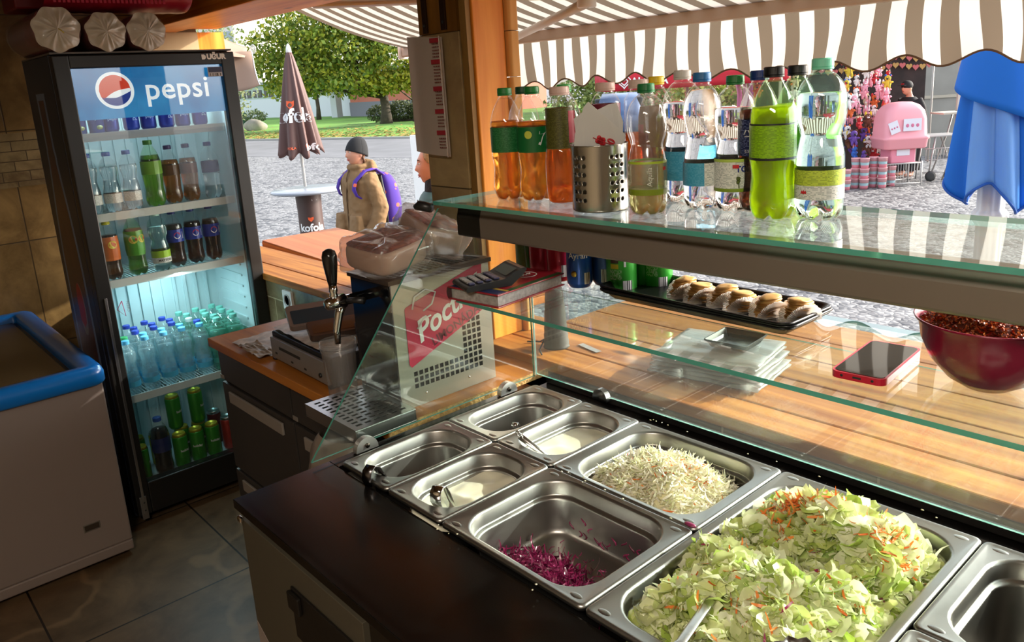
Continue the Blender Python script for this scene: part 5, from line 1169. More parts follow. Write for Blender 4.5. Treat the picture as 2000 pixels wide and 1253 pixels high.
# fourth shelf: rows of small waters
caps = {'sky': '#5fb8e6', 'blue': '#2440b0', 'white': '#b8ccc8', 'green': '#2f9a5a', 'mint': '#6fbfae'}
protos = {}
ordn = ['leftmost', 'second from left', 'third from left', 'fourth from left', 'fifth from left', 'sixth from left', 'seventh from left', 'eighth from left']
rown = ['front row', 'second row', 'third row', 'fourth row', 'fifth row']
ys = [0.790, 0.862, 0.934, 1.006, 1.078, 1.150, 1.222]
for r_ in range(5):
    for c_ in range(7):
        y = ys[c_]+(0.012 if r_ % 2 else 0); x = -3.205-r_*0.058
        if c_ >= 5: key = 'mint'
        elif r_ < 1: key = 'sky'
        elif r_ == 1: key = 'sky' if c_ in (1, 2, 3) else ('green' if c_ == 0 else 'blue')
        else: key = 'blue'
        if r_ == 2 and c_ == 4: key = 'white'
        if r_ > 2 and c_ >= 4: key = 'mint'
        if c_ == 0 and r_ > 0: key = 'green'
        nm = {'sky': 'sky-blue', 'blue': 'royal blue', 'white': 'white', 'green': 'green', 'mint': 'pale mint'}[key]
        lb = f'small water bottle with {nm} cap on the fourth fridge shelf, {rown[r_]}, {ordn[c_]}'
        lb = ' '.join(lb.split()[:16])
        gp = f'{nm} capped water bottles on the fourth fridge shelf'
        if key not in protos:
            protos[key] = bottle('water' if key != 'mint' else 'wave', (x, y, Z4+0.0006), lb, cap=caps[key], shell=pet if key != 'mint' else pet_mint, liq=clear_mat('chilled_water', (0.84, 0.95, 0.97), 1.33, 0.14, (0.75, 0.92, 0.95)) if key != 'mint' else clear_mat('chilled_mint', (0.45, 0.80, 0.70), 1.33, 0.2, (0.3, 0.7, 0.6)), level=0.17, simple=True, seg=16, lab=[(0.036, 0.058, P('lab_sky', '#4fb4d8', 0.4) if key != 'mint' else P('lab_mint', '#3f8a7a', 0.4))], group=gp, scale=0.98 if key != 'mint' else 1.0)
        else: dup(protos[key], (x, y, Z4+0.0006), (r_*7+c_)*1.3, lb, gp)
# bottom: two layers of cans, a cola bottle
ZB = 0.1508; gcan = '#2f8a24'
pc = can((-3.20, 0.925, ZB), 'green can with round white print, front left of the bottom of the fridge', gcan, 'green cans at the bottom of the fridge', simple=True, slim=True, top='#c8c03a', texts=[('holiday', 0.014, 0.075, ink_w, 0.3)])
for k, (x, y, z, lb) in enumerate(((-3.20, 0.993, ZB, 'green can with round white print, front middle of the bottom of the fridge'), (-3.20, 1.060, ZB, 'green can front right at the bottom of the fridge'), (-3.27, 0.960, ZB, 'green can in the second row of the bottom of the fridge, left'), (-3.27, 1.030, ZB, 'green can in the second row of the bottom of the fridge, right'),
        (-3.262, 0.940, ZB+0.1455, 'green can stacked on top, left, at the bottom of the fridge'), (-3.255, 1.030, ZB+0.1455, 'green can stacked on top, right, at the bottom of the fridge'), (-3.30, 0.79, ZB, 'green can behind the cola bottle at the bottom of the fridge'), (-3.195, 0.770, ZB, 'lime green can in the bottom left corner of the fridge'))):
    dup(pc, (x, y, z), 0.25*k-0.6, lb)
can((-3.22, 1.135, ZB), 'red can with white print at the right of the bottom of the fridge', '#a02c24', simple=True, slim=True)
can((-3.30, 0.865, ZB), 'yellow-green can standing behind the cola bottle', '#9aa82c', simple=True, slim=True)
can((-3.33, 1.12, ZB), 'dark red can at the back right of the bottom of the fridge', '#5a1c1c', simple=True, slim=True, scale=1.0)
fb('soda', -3.19, 0.850, ZB, 'cola bottle with blue cap among the cans at the bottom of the fridge', cap='#2a4f9a', liq=cola_l, level=0.18, lab=[(0.095, 0.15, P('lab_cola3', '#222a5c', 0.35))], scale=1.08)
# ---- wrapped cup rolls on top of the fridge
TZ = FH+0.0065
def roll(y, r, col, label, z=TZ, ln=0.42, cone=True):
    t = thing('wrapped_cup_roll', label, 'wrapped roll', (FX+0.0, y, z+r))
    rt = Matrix.Rotation(-PI/2, 4, 'Y')
    MB().lathe([(r*0.9, 0.02), (r*0.96, 0.03), (r*0.96, ln)], 28, T=rt).build('cups', P('cups_'+col, col, 0.5, nz=(30, 0.15)), t)
    rr = random.Random(int(y*1000)); mb = MB(); n = 72; rings_ = []
    for j in range(9):
        f = j/8; rad = r*(0.06+0.94*f**0.8); x = 0.006*(1-f)+(-0.010)*f+0.004
        ring = []
        for k in range(n):
            a = 2*PI*k/n; w = 1+0.05*math.sin(7*a+rr.random()*0.4)*(f); pl = 0.014*noise.noise(Vector((math.cos(a)*3.5*(1+0.3*f), math.sin(a)*3.5*(1+0.3*f), y*50+f*1.2)))*(0.3+0.7*f)*(1-f**8)+0.003*math.sin(29*a+y*60+4*math.sin(2*a))*(1-abs(2*f-1))
            ring.append((x+pl, rad*w*math.cos(a), rad*w*math.sin(a)))
        rings_.append(ring)
    mb.rings(rings_, cap=(True, False)); mb.build('gathered_end', P('cup_white_end', '#d6ccb8', 0.35, 0, **{'Coat Weight': 0.4}), t)
    MB().lathe([(r*1.0, 0.0), (r*1.01, 0.04), (r*1.0, ln+0.01)], 30, cap=False, T=rt).build('film_wrap', film, t)
    return t
a = roll(0.733, 0.074, '#8c1a22', 'wrapped roll of red cups with twist tie, leftmost on the fridge')
MB().tube([(0.020, 0.0, 0.0), (0.026, 0.006, -0.006), (0.024, 0.014, -0.014)], 0.0018, 6).build('twist_tie', P('tie_gold', '#c9b23a', 0.3, 0.5), a)
roll(0.888, 0.066, '#8c1a22', 'wrapped roll of red cups in the middle on the fridge')
roll(1.026, 0.066, '#8c1a22', 'wrapped roll of red cups at the right on the fridge')
t = thing('red_napkin_pack', 'red film-wrapped pack lying across the cup rolls on the fridge', 'wrapped pack', (FX-0.16, 0.97, TZ+0.142), 0)
def pk(u, v):
    a = v*2*PI; y = (u-0.5)*0.50; x = 0.13*math.cos(a); z = 0.060+0.058*math.copysign(abs(math.sin(a))**0.7, math.sin(a))
    return (x+0.004*noise.noise(Vector((u*9, v*9, 0))), y, z+0.006*noise.noise(Vector((u*14, v*8, 4))))
MB().grid(pk, 40, 28).build('pack_body', P('pack_red', '#a81c30', 0.4, nz=(8, 0.25)), t)
cr = MB()
for k in range(26): cr.box((0.1315, -0.225+k*0.0145, 0.022), (0.1330, -0.2165+k*0.0145, 0.082))
cr.build('stacked_edges', P('pack_red2', '#c02a44', 0.35), t)
t = thing('red_box_pack', 'dark red boxes piled on the left of the fridge top', 'boxes', (FX-0.24, 0.66, TZ+0.152))
MB().box((-0.1, -0.01, 0.002), (0.1, 0.09, 0.30)).build('box_body', P('box_red', '#7c1418', 0.45, nz=(7, 0.3)), t, bevel=0.006)
# ================================================================ CHEST FREEZER
t = thing('chest_freezer', 'white chest freezer with a blue plastic rim at the left', 'freezer', (-2.94, 0.63, 0))
fw = P('freezer_white', '#8f827c', 0.42, nz=(1.5, 0.05), bump=(5, 0.04))
fb_ = MB(); H = 0.69
fb_.box((-1.15, -0.66, 0.02), (0, 0, 0.06)).box((-0.03, -0.66, 0.06), (0, 0, H)).box((-1.15, -0.66, 0.06), (-1.12, 0, H)).box((-1.12, -0.03, 0.06), (-0.03, 0, H)).box((-1.12, -0.66, 0.06), (-0.03, -0.63, H))
fb_.build('cabinet', fw, t, bevel=0.006)
def rr_ring(x0, x1, y0, y1, r, z): return [(x, y, z) for x, y in rrect(x0, x1, y0, y1, r, 8)]
blue = P('freezer_blue', '#0e6ec0', 0.28, **{'Coat Weight': 0.3})
rg = [rr_ring(-1.16, 0.012, -0.672, 0.010, 0.045, 0.672), rr_ring(-1.165, 0.020, -0.68, 0.016, 0.05, 0.680), rr_ring(-1.165, 0.020, -0.68, 0.016, 0.05, 0.712), rr_ring(-1.158, 0.012, -0.672, 0.009, 0.045, 0.730), rr_ring(-1.14, -0.008, -0.655, -0.010, 0.03, 0.738),
      rr_ring(-1.105, -0.045, -0.615, -0.055, 0.014, 0.734), rr_ring(-1.100, -0.050, -0.61, -0.060, 0.012, 0.728), rr_ring(-1.098, -0.052, -0.608, -0.062, 0.012, 0.690)]
MB().rings(rg, cap=(False, False)).build('blue_rim', blue, t)
MB().box((-1.085, -0.595, 0.700), (-0.075, -0.078, 0.706)).build('sliding_lid', P('lid_reflection_brown', '#4a3c28', 0.25, nz=(12, 0.12)), t)  # brown stands in for the reflection on the glass lid
MB().box((-1.10, -0.612, 0.685), (-0.05, -0.06, 0.699)).build('lid_frame', black_pl, t)
bd = MB().box((0.0004, -0.150, 0.150), (0.003, -0.095, 0.178)).build('badge_frame', P('badge_frame', '#8f8a80', 0.35, 0.6), t, bevel=0.001)
MB().box((0.0031, -0.146, 0.154), (0.0036, -0.099, 0.174)).build('badge_plate', P('badge_dark', '#3a3026', 0.5), bd)
for x in (-1.1, -0.06):
    for y in (-0.6, -0.06): MB().lathe([(0.02, 0), (0.02, 0.021)], 12, T=Matrix.Translation((x, y, 0))).build('foot', black_pl, t)
# ================================================================ LEFT COUNTER
t = thing('drawer_cabinet', 'dark grey drawer unit with a wooden worktop beside the fridge', 'cabinet', (-2.44, 0.86, 0))
cab = P('cabinet_dark', '#3f3b38', 0.42, 0.35, nz=(4, 0.08))
MB().box((0.01, 0.012, 0.02), (1.02, 0.46, 0.852)).build('body', cab, t)
tb = MB().box((-0.008, -0.018, 0.853), (1.025, 0.472, 0.880))
tb.build('worktop', wood('worktop_wood', '#9a5a24', '#b8742f', 1.0, 'X', 0.4), t, bevel=0.002)
MB().box((1.0252, -0.018, 0.853), (1.030, 0.472, 0.8805)).build('chipboard_edge', P('chipboard', '#c09a5c', 0.7, nz=(120, 0.45), bump=(140, 0.5)), t)
MB().box((-0.0095, -0.018, 0.853), (-0.0082, 0.472, 0.880)).build('edge_strip', P('edge_brown', '#4a3322', 0.5), t)
for k, (z0, z1) in enumerate(((0.745, 0.848), (0.44, 0.735), (0.12, 0.43))):
    for j, (x0, x1) in enumerate(((0.012, 0.50), (0.51, 1.018))):
        d = MB().box((x0, 0.0, z0), (x1, 0.0115, z1)).build('drawer', cab, t, bevel=0.002)
        if k: MB().box((x0+0.06, -0.008, z1-0.055), (x1-0.06, -0.0005, z1-0.018)).build('handle', P('handle_pale', '#9a928a', 0.35, 0.2), d, bevel=0.002)
        else: MB().box((x0+0.0, -0.003, z0+0.004), (x0+0.025, -0.0004, z0+0.016)).build('maker_plate', P('maker_plate', '#8f8880', 0.35, 0.2), d)
MB().box((0.03, 0.03, 0), (1.0, 0.44, 0.02)).build('plinth', black_matt, t)
def sheet(name, label, loc, w, h, rz, mat, cat='paper', wave=0.004):
    t = thing(name, label, cat, loc, rz)
    MB().grid(lambda u, v: ((u-0.5)*w, (v-0.5)*h, 0.002+wave*abs(noise.noise(Vector((u*5+loc[0]*9, v*5, 0)))) ), 20, 16).build('sheet', mat, t)
    return t
pm = P('printed_paper', '#b5a89c', 0.5, nz=(26, 0.45))
sheet('wrapping_sheet', 'creased printed paper sheet on the left counter corner', (-2.19, 1.00, 0.8805), 0.30, 0.23, 0.1, pm, wave=0.007)
sheet('wrapping_sheet', 'crumpled brown-stained paper hanging at the counter front', (-2.17, 0.885, 0.889), 0.16, 0.06, -0.05, P('brown_paper', '#8c7a60', 0.5, nz=(22, 0.5)), wave=0.01)
# cash drawer
t = thing('cash_drawer', 'black and steel cash drawer box with paper on its top', 'cash drawer', (-2.085, 0.885, 0.8805), -0.03)
MB().box((0, 0.012, 0.006), (0.36, 0.30, 0.082)).build('casing', black_pl, t, bevel=0.004)
f_ = MB().box((0.012, 0, 0.010), (0.348, 0.0115, 0.070)).build('front_plate', P('front_grey', '#8d8a86', 0.35, 0.4), t, bevel=0.002)
MB().box((0.07, -0.001, 0.044), (0.20, 0.001, 0.052)).build('slot', black_matt, f_)
MB().lathe([(0.006, 0), (0.006, 0.004), (0.0001, 0.004)], 14, T=Matrix.Translation((0.315, 0, 0.03)) @ Matrix.Rotation(PI/2, 4, 'X')).build('lock', black_pl, f_)
for x, z in ((0.04, 0.026), (0.14, 0.022), (0.22, 0.022)): MB().box((x, -0.001, z), (x+0.012, 0.001, z+0.005)).build('label_mark', black_matt, f_)
for x in (0.004, 0.34):
    MB().box((x, 0.004, 0.0), (x+0.016, 0.03, 0.0058)).build('foot', black_pl, t)
sheet('receipt_paper', 'wrinkled receipt paper lying on top of the cash drawer', (-1.93, 1.02, 0.9632), 0.33, 0.24, -0.05, pm, wave=0.010)
# tablet / terminal
def slab(name, label, cat, loc, rot, w, h, th, body, screen, m=0.01):
    t = thing(name, label, cat, loc, rot=rot)
    MB().prism(rrect(-w/2, w/2, -h/2, h/2, 0.012), 0, th).build('body', body, t, bevel=0.002)
    s = MB().prism(rrect(-w/2+m, w/2-m, -h/2+m, h/2-m*2.5, 0.004), th+0.0003, th+0.0008).build('screen', screen, t)
    return t
slab('tablet_terminal', 'brown-cased tablet till tilted up behind the cash drawer', 'tablet', (-1.985, 1.035, 0.995), (0.42, 0.0, 1.25), 0.24, 0.095, 0.016, P('till_brown', '#6e5f58', 0.3), P('till_screen', (0.03, 0.04, 0.05), 0.03))
t = slab('card_reader', 'dark brown card reader lying in front of the tilted tablet', 'card reader', (-1.875, 1.00, 0.980), (0.28, 0.0, 1.25), 0.17, 0.075, 0.018, P('reader_brown', '#3f312b', 0.25), P('reader_screen', (0.05, 0.03, 0.02), 0.06))
t = thing('keypad', 'black keypad with rounded keys beside the tap tower', 'keypad', (-1.775, 1.06, 0.982), rot=(0.25, 0.0, 1.1))
MB().box((-0.06, -0.04, 0), (0.06, 0.04, 0.012)).build('base', black_pl, t, bevel=0.003)
for i in range(6):
    for j in range(4): MB().box((-0.054+i*0.0185, -0.034+j*0.0175, 0.0122), (-0.0395+i*0.0185, -0.0205+j*0.0175, 0.018)).build('key', P('key_black', '#1c1a1a', 0.22), t, bevel=0.003)
t = thing('red_card', 'red card standing between the tablet and the tap tower', 'card', (-1.735, 1.10, 0.9636), rot=(0.5, 0, 0.2))
MB().box((-0.05, 0, 0.01), (0.05, 0.002, 0.075)).build('card', ink_r, t)
# plastic cups
t = thing('plastic_cup_stack', 'stack of clear plastic cups standing by the drip tray', 'cups', (-1.635, 0.862, 0.8806))
cupm = clear_mat('cup_clear', (0.88, 0.87, 0.86), 1.45, 0.22, (0.7, 0.68, 0.66), 0.15)
o = MB().lathe([(0.001, 0.002), (0.030, 0.002), (0.032, 0.0), (0.034, 0.02), (0.041, 0.132), (0.043, 0.134), (0.0435, 0.140), (0.0415, 0.1405)], 40, cap=False).build('outer_cup', cupm, t)
for k in range(3): MB().lathe([(0.0425-0.0001*k, 0.1425+0.0045*k), (0.0445, 0.1435+0.0045*k), (0.0445, 0.1458+0.0045*k), (0.0425, 0.1462+0.0045*k)], 40, cap=False).build('cup_rim', cupm, t)
o = MB().lathe([(0.001, 0.05), (0.028, 0.05), (0.0395, 0.150)], 36, cap=False).build('inner_cup', cupm, t)
# lemonade cooler
t = thing('lemonade_cooler', 'steel lemonade cooler with black front, red banner and grated top', 'drink cooler', (-1.47, 0.92, 0.8806))
ps = P('cooler_steel', '#b5b1a4', 0.30, 0.55, nz=(5, 0.05)); hh = 0.302
side = MB()
# perforated right-hand side: L-shaped field of square holes
Y1, Z1_ = 0.285, hh
holes = set()
for r_ in range(3):
    for c_ in range(14): holes.add((c_, r_))
for r_ in range(3, 11):
    for c_ in range(10, 14): holes.add((c_, r_))
cell, hs = 0.0150, 0.0055; y00, z00 = 0.038, 0.042
def P2(y, z): return (0.0, y, z)
side.box((-0.001, 0, 0), (0, Y1, z00)).box((-0.001, 0, z00), (0, y00, Z1_)).box((-0.001, y00+14*cell, z00), (0, Y1, Z1_)).box((-0.001, y00, z00+11*cell), (0, y00+14*cell, Z1_)).box((-0.001, y00, z00+3*cell), (0, y00+10*cell, z00+11*cell))
for (c_, r_) in holes:
    y, z = y00+c_*cell, z00+r_*cell; g = (cell-2*hs)/2
    side.box((-0.001, y, z), (0, y+cell, z+g)).box((-0.001, y, z+cell-g), (0, y+cell, z+cell)).box((-0.001, y, z+g), (0, y+g, z+cell-g)).box((-0.001, y+cell-g, z+g), (0, y+cell, z+cell-g))
side.build('side_panel', ps, t)
MB().box((-0.165, 0.0, 0), (-0.164, Y1, hh)).box((-0.164, Y1-0.001, 0), (-0.001, Y1, hh)).box((-0.164, 0.002, 0), (-0.001, Y1-0.002, 0.006)).build('casing', ps, t)
fan = MB().box((-0.10, 0.03, 0.03), (-0.02, 0.25, 0.20)); fan.build('condenser', P('condenser', '#1a1a1a', 0.5, 0.4), t)
MB().box((-0.165, -0.006, 0.0), (0.0005, -0.0005, hh)).build('front_panel', P('cooler_black', '#0c0e12', 0.1), t, bevel=0.002)
gt = MB().box((-0.175, -0.008, hh), (0.004, 0.012, hh+0.010)).box((-0.175, 0.272, hh), (0.004, 0.292, hh+0.010)).box((-0.175, 0.012, hh), (-0.155, 0.272, hh+0.010)).box((-0.014, 0.012, hh), (0.004, 0.272, hh+0.010))
for k in range(17): gt.box((-0.155, 0.014+k*0.0155, hh+0.004), (-0.014, 0.0172+k*0.0155, hh+0.008))
for k in range(9): gt.box((-0.152+k*0.0155, 0.012, hh+0.002), (-0.149+k*0.0155, 0.272, hh+0.006))
gt.build('top_grate', P('grate_brown', '#5c4c40', 0.35, 0.7), t)
MB().box((-0.155, 0.01, hh-0.012), (-0.01, 0.27, hh-0.008)).build('foil_tray', P('foil_bright', (0.75, 0.75, 0.76), 0.25, 1), t)
# red banner and lettering
fm = facing((0.0008, 0, 0), (1, 0, 0)); bn = MB()
bn.prism([(0.030, 0.105), (0.036, 0.098), (0.255, 0.186), (0.262, 0.30), (0.240, 0.301), (0.034, 0.243), (0.030, 0.238)], 0, 0.0006, T=fm); bo = bn.build('red_banner', P('banner_red', '#c2224a', 0.35), t)
text_obj('Poctivá', 0.072, ink_w, bo, facing((0.0022, 0.150, 0.212), (1, 0, 0), rot=0.42), shear=0.35, bold=0.0016)
text_obj('LIMONÁDA', 0.030, P('banner_dark', '#6a1630', 0.4), bo, facing((0.0020, 0.172, 0.168), (1, 0, 0), rot=0.34), bold=0.0006)
sw = MB(); sw.tube([(0.0026, 0.050, 0.235), (0.0026, 0.058, 0.262), (0.0026, 0.090, 0.274), (0.0026, 0.118, 0.262), (0.0026, 0.105, 0.236), (0.0026, 0.080, 0.225)], 0.0022, 6); sw.tube([(0.0026, 0.060, 0.186), (0.0026, 0.078, 0.205), (0.0026, 0.10, 0.210)], 0.002, 6); sw.build('banner_flourish', ink_w, bo)
for y in (0.07, 0.20): MB().lathe([(0.003, 0), (0.003, 0.001), (0.0001, 0.002)], 10, T=Matrix.Translation((0.0001, y, 0.026)) @ Matrix.Rotation(PI/2, 4, 'Y')).build('screw', chrome, t)
# tap
tap = MB(); tap.tube([(-0.115, -0.006, 0.262), (-0.115, -0.050, 0.262), (-0.115, -0.062, 0.262)], [0.012, 0.012, 0.016], 16); tap.tube([(-0.115, -0.055, 0.262), (-0.115, -0.085, 0.262), (-0.115, -0.100, 0.262), (-0.115, -0.104, 0.262)], [0.017, 0.015, 0.013, 0.008], 18)
tap.tube([(-0.115, -0.062, 0.258), (-0.115, -0.072, 0.235), (-0.115, -0.082, 0.200), (-0.115, -0.084, 0.165)], [0.013, 0.010, 0.0085, 0.0075], 14)
tp_ = tap.build('tap', chrome, t)
MB().lathe([(0.009, 0), (0.010, 0.006), (0.008, 0.010), (0.010, 0.016), (0.009, 0.030)], 18, T=Matrix.Translation((-0.115, -0.080, 0.274))).build('tap_collar', chrome, tp_)
MB().lathe([(0.009, 0), (0.011, 0.01), (0.0165, 0.050), (0.0175, 0.068), (0.014, 0.080), (0.006, 0.085), (0.0005, 0.086)], 20, T=Matrix.Translation((-0.115, -0.080, 0.302))).build('tap_handle', black_gloss, tp_)
tl = MB().tube([(-0.115, -0.058, 0.262), (-0.085, -0.050, 0.266), (-0.055, -0.040, 0.268)], [0.006, 0.006, 0.009], 10); tl.build('flow_lever', black_pl, tp_)
# drip tray
t = thing('drip_tray', 'slotted steel drip tray in front of the lemonade cooler', 'drip tray', (-1.625, 0.755, 0.8806), 0.0)
wx, wy = 0.225, 0.155; dt = MB()
dt.box((0, 0, 0), (wx, wy, 0.004)).box((0, 0, 0.004), (wx, 0.003, 0.030)).box((0, wy-0.003, 0.004), (wx, wy, 0.030)).box((0, 0.003, 0.004), (0.003, wy-0.003, 0.030)).box((wx-0.003, 0.003, 0.004), (wx, wy-0.003, 0.030)); dt.build('tray_box', steel, t, bevel=0.001); MB().box((0.004, 0.004, 0.0045), (wx-0.004, wy-0.004, 0.006)).build('liner', black_matt, t)  # black sheet added to paint the shade below the slots
# slotted lid made of strips between slots
ld = MB(); zt = 0.030; nx, ny = 11, 6; mx_, my_ = 0.012, 0.010; cw, ch = (wx-2*mx_)/nx, (wy-2*my_)/ny
ld.box((0, 0, zt), (wx, my_, zt+0.0015)).box((0, wy-my_, zt), (wx, wy, zt+0.0015)).box((0, my_, zt), (mx_, wy-my_, zt+0.0015)).box((wx-mx_, my_, zt), (wx, wy-my_, zt+0.0015))
for i in range(nx):
    for j in range(ny):
        x, y = mx_+i*cw, my_+j*ch; a, b_ = 0.0048, 0.0036
        ld.box((x, y, zt), (x+cw, y+b_, zt+0.0015)).box((x, y+ch-b_, zt), (x+cw, y+ch, zt+0.0015)).box((x, y+b_, zt), (x+a, y+ch-b_, zt+0.0015)).box((x+cw-a, y+b_, zt), (x+cw, y+ch-b_, zt+0.0015))
ld.build('slotted_lid', steel, t)
# bags of bread on top of the cooler
def bag(label, loc, rz, dims, tilt, seed, dark):
    t = thing('bread_bag', label, 'bag', loc, rot=(tilt[0], tilt[1], rz)); w, d, h = dims
    def bx(u, v, s=1.0, am=0.0):
        a = 2*PI*u; p = -PI/2+PI*v
        sx = math.copysign(abs(math.cos(p))**0.35*abs(math.cos(a))**0.35, math.cos(a)); sy = math.copysign(abs(math.cos(p))**0.35*abs(math.sin(a))**0.35, math.sin(a)); sz = math.copysign(abs(math.sin(p))**0.45, math.sin(p))
        q = Vector((sx*w/2*s, sy*d/2*s, sz*h/2*s+h/2)); nn = noise.noise(q*28+Vector((seed, 0, 0)))+0.5*noise.noise(q*70)
        return q+q.normalized()*nn*am
    MB().grid(lambda u, v: bx(u, v, 0.88, 0.001)+Vector((0, 0, 0)), 28, 14).build('contents', P('bread_beige', '#c4a48c', 0.6, nz=(3, 0.1)), t)
    MB().grid(lambda u, v: bx(u, 0.72+0.28*v, 0.93, 0.003), 28, 8).build('dark_crust', P('crust_plum', '#7a3c34', 0.4, nz=(55, 0.6), bump=(60, 0.6)), t)
    MB().grid(lambda u, v: bx(u, v, 1.06, 0.015), 60, 30).build('film', clear_mat('bag_film', (0.88, 0.85, 0.84), 1.6, 0.22, (0.8, 0.7, 0.68), 0.08), t)
bag('front bread bag in clear film on the lemonade cooler, behind the tap handle', (-1.575, 0.985, 1.200), 0.15, (0.17, 0.17, 0.075), (0.12, 0.10), 1, True)
bag('rear bread bag with dark plum crust leaning on the front one', (-1.60, 1.115, 1.215), -0.2, (0.19, 0.13, 0.085), (-0.30, 0.15), 7, True)
# cardboard box behind
t = thing('cardboard_box', 'brown cardboard box with black side on the sill left of the pillar', 'box', (-2.215, 1.44, 0.9005), -0.04)
cbm = P('cardboard', '#8f7a66', 0.7, nz=(8, 0.08))
bxm = MB().box((0, 0, 0), (0.33, 0.003, 0.27)).box((0, 0.147, 0), (0.33, 0.15, 0.27)).box((0, 0.003, 0), (0.003, 0.147, 0.29)).box((0.327, 0.003, 0), (0.33, 0.147, 0.27)).box((0.003, 0.003, 0), (0.327, 0.147, 0.003)); bxm.build('carton', cbm, t)
MB().box((0.08, -0.001, 0.05), (0.329, -0.0002, 0.255)).build('black_panel', black_matt, t)
MB().box((0.02, 0.02, 0.003), (0.31, 0.13, 0.28)).build('paper_contents', P('white_contents', '#c8c4bc', 0.6), t, bevel=0.01)
t = thing('sun_block_carton', 'added low brown carton, hidden behind the bread bags, that blocks sun from the freezer', 'box', (-2.54, 1.44, 0.9005), 0.0)  # unseen box added to keep sun off the freezer front
MB().box((0, 0, 0), (0.29, 0.13, 0.13)).build('carton', cbm, t, bevel=0.003)
MB().box((0.12, -0.0005, 0.02), (0.17, 0.1305, 0.1305)).build('tape', P('tape_brown', '#7a5c3c', 0.3), t)
t = thing('monitor', 'black monitor-shaped box standing behind the bread bags', 'monitor', (-1.93, 1.385, 0.9005))
MB().box((-0.08, 0, 0.02), (0.12, 0.05, 0.22)).build('housing', black_pl, t, bevel=0.01)
MB().box((-0.04, 0.005, 0), (0.08, 0.045, 0.02)).build('foot', black_pl, t)
# plastic bag hanging between the counters
t = thing('hanging_bag', 'crumpled translucent bag hanging in the gap before the drip tray', 'bag', (-1.50, 0.80, 0.62))
def hb_(u, v):
    a = 2*PI*u; r = 0.02+0.10*math.sin(PI*(0.12+0.80*(1-v)))**0.8; q = Vector((r*1.0*math.cos(a)-0.02, r*0.55*math.sin(a)-0.02, 0.24*v))
    return q+Vector((math.cos(a), math.sin(a), 0))*0.014*noise.noise(q*22)
MB().grid(hb_, 40, 24).build('bag_film', P('bag_grey', '#8a7d72', 0.4, 0, **{'Transmission Weight': 0.15}), t)
# menu sheets taped to the pillar
t = thing('menu_sheet', 'curled grey-backed menu sheet with a red printed edge on the pillar', 'menu', (-1.81, 1.330, 1.43))
def ms(u, v): return (-0.092+0.16*u, -0.006-0.012*math.sin(PI*u), 0.315*v-0.012*u)
MB().grid(ms, 12, 12).build('sheet', fabric('menu_grey', '#c9beb4', 0.3), t)
tx = MB()
for k, z in enumerate((0.290, 0.235, 0.165, 0.105, 0.048)): MB().add([(0.030, -0.0195, z), (0.064, -0.0135, z), (0.064, -0.0135, z+0.012), (0.030, -0.0195, z+0.012)], [(0, 1, 2, 3)]).build('red_heading', P('menu_red', '#a02834', 0.5), t)
rr = random.Random(2)
for k in range(34):
    z = 0.012+k*0.0083
    if any(abs(z-q-0.006) < 0.009 for q in (0.290, 0.235, 0.165, 0.105, 0.048)): continue
    x = 0.038
    while x < 0.060:
        w = rr.uniform(0.002, 0.006); tx.add([(x, -0.0192+(x-0.035)*0.17, z), (min(0.063, x+w), -0.0192+(x+w-0.035)*0.17, z), (min(0.063, x+w), -0.0192+(x+w-0.035)*0.17, z+0.003), (x, -0.0192+(x-0.035)*0.17, z+0.003)], [(0, 1, 2, 3)]); x += w+0.0012
tx.build('printed_lines', P('menu_ink', '#7a3a36', 0.5), t)
MB().grid(lambda u, v: (0.064+0.008*u+0.0*v, -0.0095-0.011*u, 0.318*v-0.012), 3, 10).build('curled_edge', fabric('menu_white', '#ddd6cc', 0.3), t, thick=0.001)
# ================================================================ AWNING
AX0, AX1, ST = -3.73, -0.45, 0.102
stripe_b, stripe_w = fabric('awning_brown', '#6c6154', 0.34), fabric('awning_white', '#cfccc4', 0.34)
t = thing('awning', 'brown and white striped awning with scalloped valance over the hatch', 'awning', (0, 0, 0))
def strip_cols(fn, nv, x0=AX0, x1=AX1, sub=4):
    mb = MB(); k = 0; x = x0
    while x < x1-1e-4:
        xe = min(x1, x+ST/2); mi = k % 2
        mb.grid(lambda u, v, x=x, xe=xe: fn(x+(xe-x)*u, v), sub, nv, mi); x = xe; k += 1
    return mb
def can_(x, v):
    y = 1.76+(2.60-1.76)*v; sag = 0.035*math.sin(PI*v)
    return (x, y, 2.10+(1.815-2.10)*v-sag+0.02*math.exp(-((x-AX0)/0.3)**2)*0)
strip_cols(can_, 10).build('canopy', [stripe_b, stripe_w], t)
def val_(x, v):
    per = 0.212; zb = 1.588+0.020*math.cos(2*PI*(x+0.02)/per)+0.006*math.sin(x*5); z = 1.79+(zb-1.79)*v
    return (x+0.006*math.sin(v*3+x*9), 2.612+0.022*math.sin(x*7.0+1.3*v)*v+0.010*math.sin(x*23+v*2)*v, z)
strip_cols(val_, 8, sub=6).build('valance', [stripe_b, stripe_w], t)
hm = MB(); pts = [Vector(val_(AX0+k*(AX1-AX0)/220, 1.0)) for k in range(221)]; hm.tube(pts, 0.0035, 6); hm.build('valance_hem', P('hem_brown', '#5e4c3c', 0.8), t)
awm = P('awning_metal', '#b8aea4', 0.45)
MB().box((AX0-0.03, 2.57, 1.775), (AX1+0.02, 2.605, 1.835)).build('front_bar', awm, t, bevel=0.008)
MB().box((AX0-0.05, 2.56, 1.765), (AX0-0.03, 2.62, 1.845)).build('end_cap', white_pl, t, bevel=0.008)
MB().tube([(-2.86, 2.56, 1.792), (-1.87, 2.03, 1.845)], [0.020, 0.024], 10, flat=0.7).build('arm', P('arm_white', '#cfc8bf', 0.4), t)
